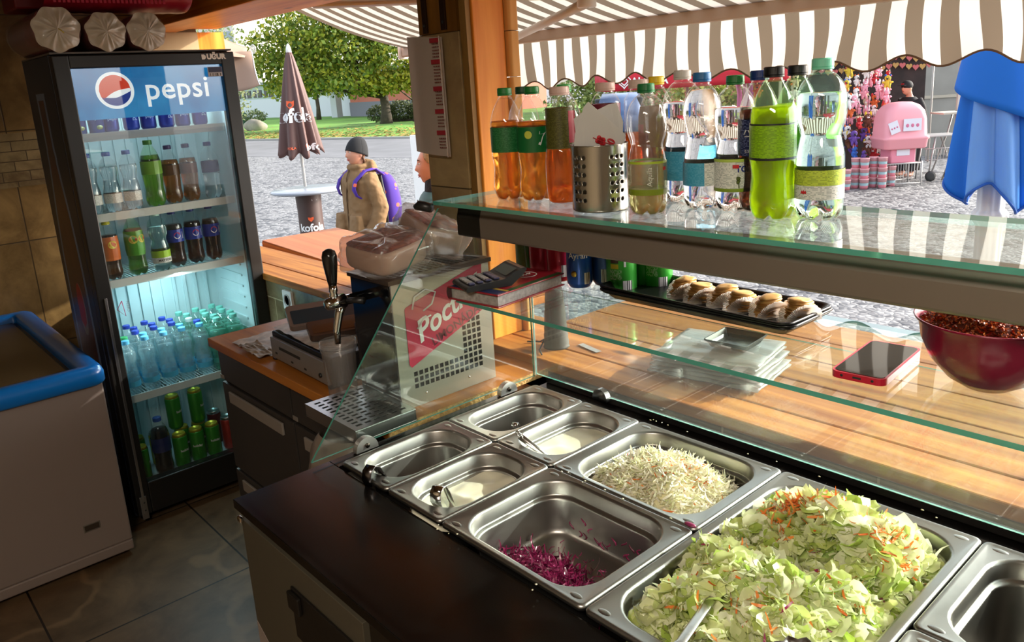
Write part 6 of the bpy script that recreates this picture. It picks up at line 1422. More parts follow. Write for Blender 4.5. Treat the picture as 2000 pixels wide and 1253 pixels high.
MB().tube([(-1.87, 2.03, 1.875), (-3.25, 1.80, 1.985)], [0.024, 0.026], 10, flat=0.7).build('arm', MATS['arm_white'], t)
MB().lathe([(0.03, 0), (0.032, 0.004), (0.032, 0.055), (0.03, 0.06)], 16, T=Matrix.Translation((-1.87, 2.03, 1.83))).build('elbow', MATS['arm_white'], t)
MB().box((-4.1, 1.742, 2.05), (-0.45, 1.80, 2.13)).build('wall_casing', awm, t, bevel=0.01)
# ================================================================ FOLDED OUTSIDE FLAP
t = thing('folding_table_flap', 'thick orange pine table flap outside the left of the hatch', 'table', (-4.06, 1.765, 0), rz=-0.075)
MB().box((0, 0, 0.805), (1.9, 0.44, 0.86)).build('top_board', pine_flap, t, bevel=0.003)
MB().box((0.002, 0.004, 0.772), (1.898, 0.436, 0.8045)).build('lower_board', flap_edge, t, bevel=0.004)
MB().box((-0.001, -0.0012, 0.812), (1.9, -0.0002, 0.852)).build('edge_strip', flap_edge, t)
for x in (0.15, 0.9, 1.65):
    MB().box((x, 0.03, G), (x+0.05, 0.08, 0.7715)).box((x, 0.36, G), (x+0.05, 0.41, 0.7715)).build('leg', flap_edge, t)
    MB().lathe([(0.012, 0), (0.012, 0.03)], 8, T=Matrix.Translation((x+0.02, -0.012, 0.775))).build('hinge', P('rust', '#7a3c1c', 0.7), t)
# ================================================================ HELPERS
RZC = math.atan2(0.755, 0.656)
def leafcloud(blobs, n, size, seed, shell=0.55):
    rr = random.Random(seed); mb = MB(); tot = sum(b[3]*b[4]*b[5] for b in blobs)
    for b in blobs:
        for i in range(int(n*b[3]*b[4]*b[5]/tot)):
            d = Vector((rr.gauss(0, 1), rr.gauss(0, 1), rr.gauss(0, 1))).normalized(); r = (shell+(1-shell)*rr.random())*(1+0.18*noise.noise(d*2.5+Vector((seed, b[0], 0))))
            p = Vector((b[0]+d.x*b[3]*r, b[1]+d.y*b[4]*r, b[2]+d.z*b[5]*r)); s = rr.uniform(*size)
            a = Vector((rr.gauss(0, 1), rr.gauss(0, 1), rr.gauss(0, 1))).normalized(); c = a.cross(Vector((rr.gauss(0, 1), rr.gauss(0, 1), rr.gauss(0, 1)))).normalized()
            mb.add([p+a*s, p+c*s*0.6, p-a*s, p-c*s*0.6], [(0, 1, 2, 3)])
    return mb
def tree(label, loc, trunk_r, trunk_h, blobs, n, size, cols, seed, bark='#4a4136', trans=0.35, cat='tree', shell=0.55, group=None):
    t = thing('tree', label, cat, loc, RZC, group); mb = MB()
    mb.tube([(0, 0, 0), (0.05, 0, trunk_h*0.4), (0, 0.05, trunk_h*0.8), (-0.05, 0, trunk_h*1.3)], [trunk_r*1.45, trunk_r, trunk_r*0.9, trunk_r*0.55], 12)
    rr = random.Random(seed)
    for b in blobs[:8]: mb.tube([(0, 0, trunk_h*0.85), (b[0]*0.45, b[1]*0.45, trunk_h+(b[2]-trunk_h)*0.4), (b[0], b[1], b[2])], [trunk_r*0.5, trunk_r*0.3, trunk_r*0.1], 7)
    mb.build('trunk', P('bark_'+bark, bark, 0.9, nz=(5, 0.3)), t)
    tag(leafcloud(blobs, n, size, seed, shell).build('foliage', island('leaf_'+cols[0]+str(trans), cols, 0.6, trans), t), kind='stuff'); return t
gr = ['#4a6624', '#6a8630', '#869c3a', '#3c561e', '#a3ac42', '#5a7a2c', '#bcb448', '#748c34']
yl = ['#9aa832', '#c2b83a', '#7d9430', '#d8c84a', '#a8a02c', '#6d8a2c', '#e0d470']
tree('large bushy autumn tree on the lawn with yellowing leaves at its right', (-43.07, 27.86, G), 0.30, 2.0, [(-2.2, 0, 5.0, 4.0, 3.2, 2.4), (-5.3, 0.5, 3.7, 3.3, 2.6, 1.9), (1.2, 0, 4.2, 3.2, 2.6, 2.1), (-3.4, -0.6, 6.4, 3.6, 2.6, 2.0), (-7.0, 0, 4.9, 2.0, 1.8, 1.5), (0.4, 0.3, 6.4, 3.2, 2.6, 1.8), (-1.8, -1.2, 2.7, 2.6, 1.8, 1.0), (-5.4, -0.5, 2.5, 2.0, 1.6, 0.9)], 17000, (0.09, 0.20), gr+yl[:3], 3, shell=0.45)
tree('low yellow-green leafy tree right behind the big autumn tree', (-42.4, 29.6, G), 0.12, 1.6, [(1.0, -1.5, 2.9, 2.2, 1.2, 1.4), (-1.5, -1.5, 2.6, 2.2, 1.0, 0.9), (2.8, -1, 2.6, 1.6, 1.2, 1.1)], 4200, (0.08, 0.18), yl, 5, shell=0.3)
tree('sparse grey-green birch at the left above the fridge corner', (-36.5, 14.6, G), 0.10, 3.0, [(0.2, 0, 4.6, 1.6, 1.4, 1.7), (-0.8, 0, 3.0, 1.5, 1.2, 1.4), (0.9, 0, 2.6, 1.1, 1.0, 1.2), (0.5, 0, 1.5, 1.0, 0.8, 0.7)], 3000, (0.05, 0.11), ['#7d8a5c', '#94a070', '#66784a', '#a8a878'], 8, '#8a8478', shell=0.1)
tree('slim young tree with dark trunk before the long white building', (-60.5, 32.6, G), 0.16, 2.6, [(0, 0, 4.4, 2.6, 2.0, 1.9), (-1.4, 0, 3.3, 1.8, 1.5, 1.2), (1.3, 0, 3.4, 1.8, 1.5, 1.2)], 3600, (0.10, 0.2), gr, 12)
def hedge(label, loc, blobs, n, size, cols, seed, rz=RZC):
    t = thing('hedge', label, 'hedge', loc, rz); MB().box((-0.9, -0.12, 0), (0.9, 0.12, 0.35)).build('stems', P('bark_#4a4136', '#4a4136', 0.9), t)
    tag(leafcloud(blobs, n, size, seed, 0.6).build('foliage', island('leaf_'+cols[0]+'h', cols, 0.7, 0.2), t), kind='stuff')
hedge('clipped round hedge behind the big tree trunk', (-44.2, 29.9, G), [(-1.3, 0, 0.65, 1.1, 0.8, 0.6), (0, 0, 0.75, 1.2, 0.8, 0.7), (1.4, 0, 0.65, 1.2, 0.8, 0.65)], 4200, (0.05, 0.10), ['#3c4a26', '#55603a', '#6a7048', '#2c3a1c'], 21)
hedge('low grey-green bush near the green bench at the left', (-66, 28.4, G), [(-1.0, 0, 0.8, 1.3, 0.8, 0.8), (1.0, 0, 0.6, 1.2, 0.8, 0.6)], 1500, (0.06, 0.14), ['#5f6e48', '#77855a', '#4a5a36'], 22)
for k, (X, Y, w, lb) in enumerate(((-26.5, 30.2, 3.4, 'green hedge seen between the orange drinks and the valance'), (-21.5, 33.5, 3.4, 'yellow-green hedge seen above the napkins'), (-16.0, 36.0, 3.6, 'dark green bushes seen above the clear water bottles'), (-9.5, 38.0, 3.5, 'green bushes behind the toy stall'), (-4.0, 39.0, 4.0, 'dark bushes above the concrete wall at the right'))):
    hedge(lb, (X, Y, G), [(-w*0.5, 0, 1.0, w*0.45, 1.1, 1.1), (0, 0.3, 1.3, w*0.5, 1.1, 1.35), (w*0.5, 0, 1.0, w*0.45, 1.1, 1.15)], 2600, (0.08, 0.17), [['#5a7038', '#77864a', '#9aa05a', '#46592c'], ['#7d8c3c', '#a8a850', '#c2b860', '#55682c']][k % 2], 30+k)
# ================================================================ BUILDINGS
def building(name, label, loc, rz, w, h, d, wall, win, rows, cols, wz, wh, base=None, roof=None):
    t = thing(name, label, 'building', loc, rz); MB().box((0, 0, 0), (w, d, h)).build('wall', wall, t)
    if base: MB().box((-0.05, -0.08, 0), (w+0.05, -0.002, base[0])).build('base_panel', base[1], t)
    MB().box((-0.2, -0.4, h), (w+0.2, d+0.2, h+0.25)).build('roof', roof or P('roof_grey', '#8f9296', 0.7), t)
    for r_ in range(rows):
        for c_ in range(cols):
            cw = w/cols; x0 = c_*cw+cw*0.12; z0 = wz+r_*(wh*1.9)
            f = MB().box((x0, -0.06, z0), (x0+cw*0.76, -0.001, z0+wh)).build('window', win, t)
            MB().box((x0+cw*0.37, -0.10, z0), (x0+cw*0.41, -0.061, z0+wh)).build('window_bar', white_pl, f)
    return t
wbl = P('wall_white', '#c9ccd2', 0.7); wdk = P('win_dark', '#2c3338', 0.15); 
building('low_building', 'long low white building with a dark window band beyond the lawn', (-104, 37.2, G), 0.0, 42.2, 3.4, 8, P('wall_palegreen', '#a8b5ac', 0.7), wdk, 1, 16, 2.15, 0.75, (1.95, wbl))
building('red_building', 'salmon red low building right of the white one behind the trees', (-61.3, 36.2, G), 0.0, 16, 3.6, 8, P('wall_salmon', '#c2705c', 0.75), wdk, 1, 3, 2.4, 0.5, (1.25, P('wall_greyblue', '#7b7a85', 0.7)))
building('apartment_block', 'tall pale apartment block with balconies high at the far left', (-150, 45, G), 0.1, 38, 19, 12, P('wall_cream', '#d6cfc4', 0.7), P('win_blue', '#6f8494', 0.2), 6, 9, 1.5, 1.5)
building('brick_building', 'reddish building glimpsed above the orange drink bottles', (-36, 42, G), -0.2, 14, 6.5, 6, P('wall_salmon', '#c2705c', 0.75), wdk, 2, 5, 1.4, 1.2)
building('shop', 'white shop front seen behind the bottles above the cobbles', (-19, 50, G), -0.3, 22, 5.4, 6, P('wall_offwhite', '#c4bcae', 0.7), wdk, 1, 8, 1.0, 1.7)
t = thing('white_column', 'white square column on the lawn before the long building', 'column', (-62.7, 35.6, G), 0.3)
MB().box((-0.35, -0.35, 0), (0.35, 0.35, 2.1)).build('shaft', wbl, t, bevel=0.03); MB().box((-0.4, -0.4, 2.1), (0.4, 0.4, 2.2)).build('cap', wbl, t)
t = thing('park_bench', 'green park bench at the lawn edge beside the fridge', 'bench', (-64.5, 26.2, G), RZC)
MB().box((-1.8, -0.2, 0.42), (1.8, 0.2, 0.48)).build('seat', P('bench_green', '#1f4a34', 0.5), t); MB().box((-1.8, 0.2, 0.8), (1.8, 0.25, 1.0)).build('backrest', MATS['bench_green'], t)
for x in (-1.6, 0, 1.6): MB().box((x, -0.15, 0), (x+0.08, 0.25, 0.42)).build('leg', MATS['bench_green'], t)
rr = random.Random(3)
for k, (p, s, lb) in enumerate((((-50.5, 22.6), 0.9, 'large grey boulder on the lawn left of the brown parasol'), ((-50.0, 20.3), 0.6, 'pale boulder next to the fridge edge on the lawn'))):
    t = thing('boulder', lb, 'rock', (p[0], p[1], G))
    MB().ball((0, 0, s*0.35), (s, s*0.7, s*0.5), 16, 10, mod=lambda v: v+v.normalized()*0.25*s*noise.noise(v*1.7+Vector((k, 0, 0)))).build('stone', P('stone', '#8d8778', 0.9, nz=(2, 0.2)), t)
# ================================================================ BROWN PARASOL AND BAR TABLE
brown_f = fabric('parasol_brown', '#5d403b', 0.12, 0.6)
t = thing('closed_parasol', 'closed dusky brown parasol with white lettering and white tip', 'parasol', (-7.94, 4.02, 0.64))
nf = 9
def pf(u, v):
    a = 2*PI*u; r = 0.025+0.225*v**0.85; f = 1-0.36*(0.25+0.75*v)*(0.5+0.5*math.cos(nf*a+0.7*math.sin(3*a)))
    zb = 0.36+0.035*math.cos(nf*a)*v+0.02*math.sin(2*a); return (r*f*math.cos(a+0.12*v), r*f*math.sin(a+0.12*v), 1.42+(zb-1.42)*v)
MB().grid(pf, 150, 24).build('folded_canopy', brown_f, t, thick=0.002)
MB().lathe([(0.022, 1.40), (0.030, 1.41), (0.026, 1.45), (0.012, 1.49), (0.0005, 1.50)], 16).build('tip', white_pl, t)
MB().tube([(0, 0, 0.002), (0, 0, 1.41)], 0.017, 12).build('pole', P('pole_white', '#c9c4bc', 0.4), t)
ca_ = CAMA(-7.94, 4.02); tilt = -math.atan(0.225/1.06)
def on_cone(z, da, txt, s, mt, nm, vert=False):
    v = (1.42-z)/(1.42-0.36); r = (0.025+0.225*v**0.85)*1.0+0.004; vs, fs = text_geo(txt, s, bold=s*0.03) if txt else ([(x*s, y*s, 0) for x, y in [(-0.9, 0.8), (-0.8, -0.2), (0, -1), (0.8, -0.2), (0.9, 0.8), (0.3, 0.55), (-0.3, 0.7)]], [tuple(range(7))])
    if vert: vs = [(-y, x, q) for x, y, q in vs]
    P3 = []
    for x, y, q in vs:
        zz = z+y; vv = (1.42-zz)/(1.06); rr_ = 0.025+0.225*max(0, vv)**0.85+0.004; a = ca_+da+x/r
        u = ((a-0.12*vv)/(2*PI)) % 1; f = 1-0.36*(0.25+0.75*vv)*(0.5+0.5*math.cos(nf*2*PI*u+0.7*math.sin(3*2*PI*u)))
        P3.append(((rr_*f+0.004)*math.cos(a), (rr_*f+0.004)*math.sin(a), zz))
    MB().add(P3, fs).build(nm, mt, t)
on_cone(0.76, -0.25, 'kofola', 0.20, ink_w, 'lettering'); on_cone(0.43, 0.75, 'kofola', 0.095, ink_w, 'lettering')
org = P('logo_orange', '#d8562a', 0.5)
on_cone(0.88, -0.35, None, 0.05, org, 'logo'); on_cone(0.44, 0.34, None, 0.028, org, 'logo'); on_cone(0.43, -0.5, 'KOFOLA', 0.035, org, 'lettering')
t = thing('bar_table', 'round grey bar table on a brown printed pedestal', 'table', (-7.84, 3.99, G))
MB().lathe([(0.001, 1.095), (0.36, 1.095), (0.385, 1.105), (0.385, 1.122), (0.37, 1.130), (0.022, 1.130)], 48).build('table_top', P('table_grey', '#8d939c', 0.22), t)
ped = MB().lathe([(0.165, 0.0), (0.16, 0.02), (0.135, 0.15), (0.130, 0.9), (0.138, 1.08), (0.138, 1.094)], 36).build('pedestal', P('ped_brown', '#43302c', 0.5), t)
ca2 = CAMA(-7.84, 3.99)
text_obj('kofola', 0.115, ink_w, t, None, wrap=(0.134, 0.72, ca2+0.05), bold=0.003)
MB().add([((0.1345)*math.cos(ca2+x/0.134), 0.1345*math.sin(ca2+x/0.134), 0.815+y) for x, y in [(-0.030, 0.022), (-0.028, -0.005), (0, -0.030), (0.028, -0.005), (0.030, 0.022), (0, 0.016)]], [tuple(range(6))]).build('logo', org, t)
MB().add([((0.1355)*math.cos(ca2+0.02+x/0.134), 0.1355*math.sin(ca2+0.02+x/0.134), 1.04+y) for x, y in [(0.03, -0.03), (0.085, -0.03), (0.085, 0.03), (0.03, 0.03)]], [(0, 1, 2, 3)]).build('price_tag', ink_w, t)
# tan market stall canopy corner
t = thing('stall_canopy', 'tan hanging stall canopy corner just right of the fridge top', 'canopy', (0, 0, 0))
tan = fabric('canopy_tan', '#a58a78', 0.3)
def W(x, y, D):
    v = (x-1000)/F_PX*rgt+(y-CY_PX)/F_PX*dwn+fwd; return Vector((0, 0, 1.606))+v*D
A_, B_, C_, D_ = W(405, 60, 8.6), W(484, 94, 8.9), W(440, 102, 8.2), W(405, 72, 8.0)
MB().grid(lambda u, v: A_.lerp(B_, u).lerp(W(395, 100, 8.0).lerp(W(478, 112, 8.35), u), v)+Vector((0, 0, -0.01*math.sin(PI*u))), 10, 6).build('canopy_slope', tan, t, thick=0.004)
T0, T1 = W(395, 105, 8.3), W(488, 100, 8.5)
def hv(u, v):
    p = T0.lerp(T1, u); q = W(400+110*u*1.0, 160+18*math.sin(PI*u*0.9)+0*u, 8.3); r_ = p.lerp(q, v); return r_+Vector((0.02*math.sin(u*9), 0.02*math.cos(u*7+v*3), 0))
MB().grid(hv, 20, 12).build('hanging_flap', tan, t, thick=0.004)
MB().tube([Vector(hv(1.0, k/12)) for k in range(13)], 0.006, 6).build('white_piping', white_pl, t)
MB().ball(tuple(W(494, 96, 8.6)), (0.05, 0.03, 0.05), 12, 8, mod=lambda v: v+Vector((0.01, 0, 0.012))*noise.noise(v*40)).build('knotted_plastic', film, t)
MB().tube([W(380, 85, 8.6), W(385, 420, 8.7)], 0.02, 8).build('stall_post', awm, t)
t = thing('white_sign_post', 'narrow white board standing on the street left of the menu sheet', 'board', (-10.6, 7.45, G), RZC)
MB().box((-0.15, -0.02, 0), (0.15, 0.02, 1.38)).build('board', white_pl, t, bevel=0.005); MB().box((-0.2, -0.12, 0), (0.2, 0.12, 0.04)).build('foot', white_pl, t)
# ================================================================ RIGHT-HAND SIDE STALLS
# blue parasol
bl_f = fabric('parasol_blue', '#0f72d2', 0.35, 0.7); bl_l = fabric('parasol_blue_sunlit', '#8fc2f0', 0.6, 0.7); bl_d = P('hem_blue', '#0d4a9c', 0.7)  # pale copy paints sunlight onto the front panels
BX, BY = -1.86, 6.02
t = thing('blue_parasol', 'closed bright blue parasol on a fluted white post at the right', 'parasol', (BX, BY, G))
nb = 4
def bz(a): return 1.20+0.10*math.cos(nb*a+0.4)+0.05*math.sin(2*a+1)
def bf_(u, v):
    a = 2*PI*u; r = 0.07+0.24*v**0.7; f = 1-0.30*(0.3+0.7*v)*(0.5+0.5*math.cos(nb*2*a+0.5)); zt = 2.55; z = zt+(bz(a)-zt)*v
    return (r*f*math.cos(a+0.35*v), r*f*math.sin(a+0.35*v), z)
cb_ = MB()
for q in range(nb*2):
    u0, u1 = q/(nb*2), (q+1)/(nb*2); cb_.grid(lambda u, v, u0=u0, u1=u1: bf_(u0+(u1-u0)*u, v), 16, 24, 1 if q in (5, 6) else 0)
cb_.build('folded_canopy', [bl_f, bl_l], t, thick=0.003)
MB().tube([Vector(bf_(k/128, 1.0)) for k in range(129)], 0.010, 6, flat=1).build('hem', bl_d, t)
# crossing outer flap
def of_(u, v): 
    a = 2*PI*(0.55+0.42*u); r = 0.262+0.014*math.sin(7*u); z = 2.5+(1.90-0.26*u-2.5)*v; return ((0.1+(r-0.1)*v**0.6)*math.cos(a), (0.1+(r-0.1)*v**0.6)*math.sin(a), z)
MB().grid(of_, 30, 16).build('wrapped_flap', bl_f, t, thick=0.003)
flute = lambda r, z, a: (r*(1+0.05*math.cos(10*a)), z)
MB().lathe([(0.22, 0), (0.22, 0.03), (0.10, 0.06), (0.085, 0.2), (0.080, 0.85), (0.082, 0.95), (0.100, 0.97), (0.112, 1.0), (0.112, 1.03), (0.095, 1.05), (0.085, 1.06), (0.085, 1.75), (0.06, 1.8)], 60, mod=flute).build('fluted_post', P('post_white', '#d2cfca', 0.45), t)
MB().tube([(0, 0, 1.8), (0, 0, 2.6)], 0.025, 10).build('pole', MATS['post_white'], t)
# red parasol with heart
RX = Vector((-8.95, 10.10, 0)); RY = Vector((-6.95, 12.40, 0)); ev = (RY-RX).normalized(); 
red_f = fabric('parasol_red', '#d02c3c', 0.35, 0.7)
t = thing('red_parasol', 'open red ice-cream parasol with white heart and lettering on its valance', 'parasol', RX, math.atan2(ev.y, ev.x))
LR = (RY-RX).length; LD = 1.5; ap = (LR/2, LD/2, 2.25)
cr4 = [(0, 0, 1.62), (LR, 0, 1.62), (LR, LD, 1.62), (0, LD, 1.62)]
mb = MB(); mb.add(cr4+[ap], [(0, 1, 4), (1, 2, 4), (2, 3, 4), (3, 0, 4)]); mb.build('canopy', red_f, t, thick=0.004)
mb = MB()
for (x0, y0, _), (x1, y1, _) in zip(cr4, cr4[1:]+cr4[:1]): mb.grid(lambda u, v: (x0+(x1-x0)*u+0.01*math.sin(u*20), y0+(y1-y0)*u-0.012, 1.62-0.27*v), 20, 3)
mb.build('valance', red_f, t, thick=0.003)
fmv = facing((0.72, -0.03, 1.485), (0, -1, 0)); text_obj('ALGIDA', 0.17, ink_w, t, fmv, bold=0.005)
ht = MB()
for s_ in (1.0, 0.55):
    pts = [(0.30-0.13*0+s_*0.0065*16*math.sin(q)**3, -0.035, 1.49+s_*0.0062*(13*math.cos(q)-5*math.cos(2*q)-2*math.cos(3*q)-math.cos(4*q))) for q in [2*PI*k/40 for k in range(41)]]
    ht.tube(pts, 0.010, 5)
ht.build('heart_logo', ink_w, t)
MB().tube([(LR/2, LD/2, G), ap], 0.025, 10).build('pole', awm, t); MB().lathe([(0.3, 0), (0.3, 0.06), (0.03, 0.10)], 20, T=Matrix.Translation((LR/2, LD/2, G))).build('base', P('stone_grey', '#8a8a88', 0.8), t)
# parked car glimpsed between bottles
t = thing('parked_car', 'small blue-grey parked car glimpsed behind the bottles', 'car', (-19.3, 22.6, G), RZC+1.35)
cs = [[(x, y, z) for y, z in [(-0.82*w, zb), (-0.85*w, zb+0.3), (-0.80*w, zs), (-0.62*w, zt), (0.62*w, zt), (0.80*w, zs), (0.85*w, zb+0.3), (0.82*w, zb)]] for x, w, zb, zs, zt in ((-2.0, 0.85, 0.25, 0.75, 0.80), (-1.8, 1, 0.2, 0.9, 0.95), (-1.4, 1, 0.2, 0.95, 1.35), (-0.6, 1, 0.2, 0.98, 1.5), (0.5, 1, 0.2, 0.98, 1.48), (1.1, 1, 0.2, 0.95, 1.05), (1.8, 0.97, 0.2, 0.85, 0.88), (2.05, 0.85, 0.25, 0.65, 0.68))]
MB().rings(cs).build('body', P('car_blue', '#4c6284', 0.25, 0.3), t)
MB().box((-1.35, -0.83, 0.98), (0.75, 0.83, 1.35)).build('window_band', P('car_glass', (0.03, 0.04, 0.05), 0.05), t, bevel=0.05)
for x in (-1.3, 1.3):
    for y in (-0.86, 0.70): MB().lathe([(0.31, 0), (0.31, 0.16), (0.18, 0.17), (0.001, 0.17)], 20, T=Matrix.Translation((x, y, 0.31)) @ Matrix.Rotation(-PI/2, 4, 'X')).build('wheel', black_matt, t)
# toy stall
def LC(px_, py_, D): return W(px_, py_, D)
S0 = LC(1690, 250, 14.6)
t = thing('toy_stall', 'dark market stall back wall behind the hanging plush toys', 'stall', (S0.x, S0.y, G), RZC)
MB().box((-1.9, 0.35, 0), (1.25, 0.42, 2.9)).build('back_wall', P('stall_brown', '#2c1e1c', 0.8, nz=(4, 0.5)), t); MB().box((-1.95, -0.9, 2.9), (1.3, 0.5, 3.0)).build('roof', P('stall_roof', '#4a2a2c', 0.8), t)
for x in (-1.9, 1.2): MB().box((x, -0.85, 0), (x+0.05, -0.80, 2.9)).build('stall_post', awm, t)
hb = MB(); 
for k in range(20):
    for r_ in range(2):
        cx_ = -1.1+k*0.125; cz = 2.10-r_*0.15+0.03*math.sin(k)
        hp = [(cx_+0.0038*16*math.sin(q)**3, 0.30, cz+0.0038*(13*math.cos(q)-5*math.cos(2*q)-2*math.cos(3*q)-math.cos(4*q))) for q in [2*PI*j/16 for j in range(16)]]
        hb.add(hp[::-1], [tuple(range(16))], (k+r_) % 2)
hb.build('heart_bunting', [P('heart_pink', '#b85a5c', 0.6), P('heart_gold', '#b08a4a', 0.6)], t, thick=0.01)
toycols = [('pink', '#e8a0b0'), ('white', '#e9e4e0'), ('orange', '#d8703c'), ('red', '#b82a30'), ('cream', '#dcc8a8'), ('violet', '#6a4a9a'), ('brown', '#6a4030'), ('yellow', '#dcc040'), ('blue', '#3c6ac0')]
tp = {}
for ci, (cn, cx_) in enumerate(toycols):
    t = thing('plush_toy', f'{cn} plush toy hanging on the toy stall', 'toy', (0, 0, 0), RZC, f'{cn} plush toys on the stall'); m_ = P('plush_'+cn, cx_, 0.95, bump=(60, 0.5))
    mb = MB().ball((0, 0, 0), (0.055, 0.045, 0.062), 12, 8).ball((0, -0.01, 0.085), (0.05, 0.045, 0.046), 12, 8)
    for s_ in (-1, 1): mb.ball((s_*0.055, -0.02, 0.02), (0.035, 0.018, 0.018), 8, 6); mb.ball((s_*0.03, -0.03, -0.055), (0.02, 0.022, 0.036), 8, 6)
    mb.build('body', m_, t); e = MB()
    for s_ in (-1, 1): e.ball((s_*0.036, 0, 0.130), (0.018, 0.010, 0.020 if ci % 2 else 0.040), 8, 6)
    e.build('ears', P('plush_'+toycols[(ci+1) % 9][0], toycols[(ci+1) % 9][1], 0.95), t)
    MB().ball((0, -0.05, 0.075), (0.02, 0.014, 0.015), 8, 6).ball((-0.018, -0.052, 0.10), 0.006, 6, 4).ball((0.018, -0.052, 0.10), 0.006, 6, 4).build('face', black_matt if ci % 3 else white_pl, t)
    tp[cn] = t
rr = random.Random(17); used_ = set(); cnt = 0
places = []
for si, (cx_, y0, y1, stp) in enumerate(((1483, 150, 200, 25), (1552, 160, 300, 26), (1641, 180, 300, 18), (1655, 140, 300, 15), (1672, 160, 312, 14), (1692, 132, 316, 13), (1712, 140, 310, 14), (1731, 150, 255, 15))):
    y = y0; k = 0
    while y < y1: places.append((cx_+rr.uniform(-6, 6), y, 14.0+rr.uniform(-0.25, 0.25), si, k)); y += stp*rr.uniform(0.85, 1.2); k += 1
band = [(0, 175, ['pink', 'white', 'yellow', 'red', 'cream']), (175, 235, ['pink', 'orange', 'white', 'cream', 'pink']), (235, 400, ['brown', 'violet', 'white', 'red', 'orange', 'blue', 'brown'])]
ords = ['first', 'second', 'third', 'fourth', 'fifth', 'sixth', 'seventh', 'eighth', 'ninth', 'tenth', 'eleventh', 'twelfth', 'thirteenth', 'fourteenth', 'fifteenth', 'sixteenth', 'seventeenth', 'eighteenth']
for (x_, y_, D_2, si, k_) in places:
    opts = [o for a, b_, o in band if a <= y_ < b_][0]; cn = rr.choice(opts); p = LC(x_, y_, D_2); sc_ = rr.uniform(0.8, 1.25); r_z = RZC+rr.uniform(-0.8, 0.8)
    lb = f'{cn} plush toy, {ords[k_]} from the top on the {ords[si]} string of the toy stall'; gp = f'plush toys on the toy stall strings'
    if cn not in used_:
        o = tp[cn]; o.location = p; o.scale = (sc_,)*3; o.rotation_euler[2] = r_z; o['label'] = lb; o['group'] = gp; used_.add(cn)
    else: dup(tp[cn], p, r_z, lb, gp, sc_)
    cnt += 1
for cn in tp:
    if cn not in used_:
        for c_ in kids(tp[cn]): bpy.data.objects.remove(c_)
        bpy.data.objects.remove(tp[cn])
t = thing('toy_strings', 'thin strings carrying the plush toys from the stall roof', 'strings', (0, 0, 0)); mb = MB()
for x_ in (1655, 1672, 1692, 1712, 1731, 1641, 1552, 1483):
    a_ = LC(x_, 300, 14.05); mb.tube([a_, Vector((a_.x, a_.y, 2.4))], 0.004, 4)
mb.build('strings', black_matt, t)
# pastel buckets
bp_ = None; k_ = 0
cols_ = [('#d88a96', '#8fb0b8'), ('#e0a0a0', '#b8a0c0'), ('#cfc0a0', '#e09098')]
for r_ in range(3):
    for c_ in range(6):
        if r_ == 2 and c_ in (0, 5): continue
        base = LC(1653+c_*17.5, 344, 13.3+0.12*(c_ % 2)); z = G+0.001+r_*0.172
        lb = f"pastel striped floss bucket at the toy stall, {['bottom', 'middle', 'top'][r_]} tier, {['first', 'second', 'third', 'fourth', 'fifth', 'sixth'][c_]} from the left"
        lb = ' '.join(lb.split()[:16])
        if bp_ is None:
            bp_ = thing('floss_bucket', lb, 'bucket', (base.x, base.y, z), 0, 'pastel floss buckets')
            MB().lathe([(0.055, 0), (0.06, 0.0), (0.066, 0.055)], 18, cap=False).build('bucket', P('bk_pink', '#d8828e', 0.5), bp_)
            MB().lathe([(0.066, 0.056), (0.070, 0.10)], 18, cap=False).build('middle_stripe', P('bk_blue', '#9ab8bc', 0.5), bp_)
            MB().lathe([(0.070, 0.101), (0.074, 0.155), (0.078, 0.158), (0.078, 0.170), (0.001, 0.170)], 18, cap=True).build('lid', P('bk_rose', '#dca0a4', 0.5), bp_)
        else: dup(bp_, (base.x, base.y, z), 0.4*c_, lb)
# pink candy floss machine
pm_ = LC(1757, 250, 13.4); pk_ = P('pink_plastic', '#e89aa2', 0.4)
t = thing('candy_floss_machine', 'pink domed candy floss machine with paper notices on a wire cart', 'candy floss machine', (pm_.x, pm_.y, G), RZC)
dome = [[(x, y, z) for x, y in rrect(-w, w, -w*0.8, w*0.8, r, 6)] for w, r, z in ((0.34, 0.08, 0.62), (0.36, 0.08, 0.64), (0.37, 0.08, 0.76), (0.39, 0.09, 0.78), (0.39, 0.09, 0.82), (0.36, 0.09, 0.83), (0.355, 0.12, 1.10), (0.33, 0.14, 1.24), (0.27, 0.15, 1.33), (0.17, 0.12, 1.38), (0.04, 0.03, 1.39))]
MB().rings(dome).build('dome', pk_, t)
MB().box((-0.22, -0.2, 0.38), (0.2, 0.2, 0.62)).build('machine_base', P('pink_deep', '#dc8496', 0.4), t, bevel=0.02)
for x, z, w, h, rot in ((0.06, 1.02, 0.30, 0.20, 0), (-0.24, 0.99, 0.16, 0.20, 0.35), (-0.02, 0.56, 0.22, 0.10, 0)):
    TT = Matrix.Translation((x, -0.310 if z > 0.6 else -0.206, z)) @ Matrix.Rotation(-rot, 4, 'Y'); s_ = MB().box((-w/2, -0.002, -h/2), (w/2, 0, h/2), T=TT).build('paper_notice', P('notice_paper', '#d8d4dc', 0.6), t)
    if z > 0.6:
        hb = MB()
        for k in (-1, 0, 1): hb.ball((w*0.28*k, -0.004, -0.01), (w*0.09, 0.002, w*0.10), 10, 6, T=TT)
        hb.build('notice_print', P('notice_pink', '#c86a8a', 0.6), s_)
ct = MB()
for x in (-0.30, 0.30):
    for y in (-0.22, 0.22): ct.tube([(x, y, 0), (x, y, 0.40)], 0.012, 6)
for z in (0.04, 0.38):
    ct.tube([(-0.30, -0.22, z), (0.30, -0.22, z), (0.30, 0.22, z), (-0.30, 0.22, z), (-0.30, -0.22, z)], 0.009, 6)
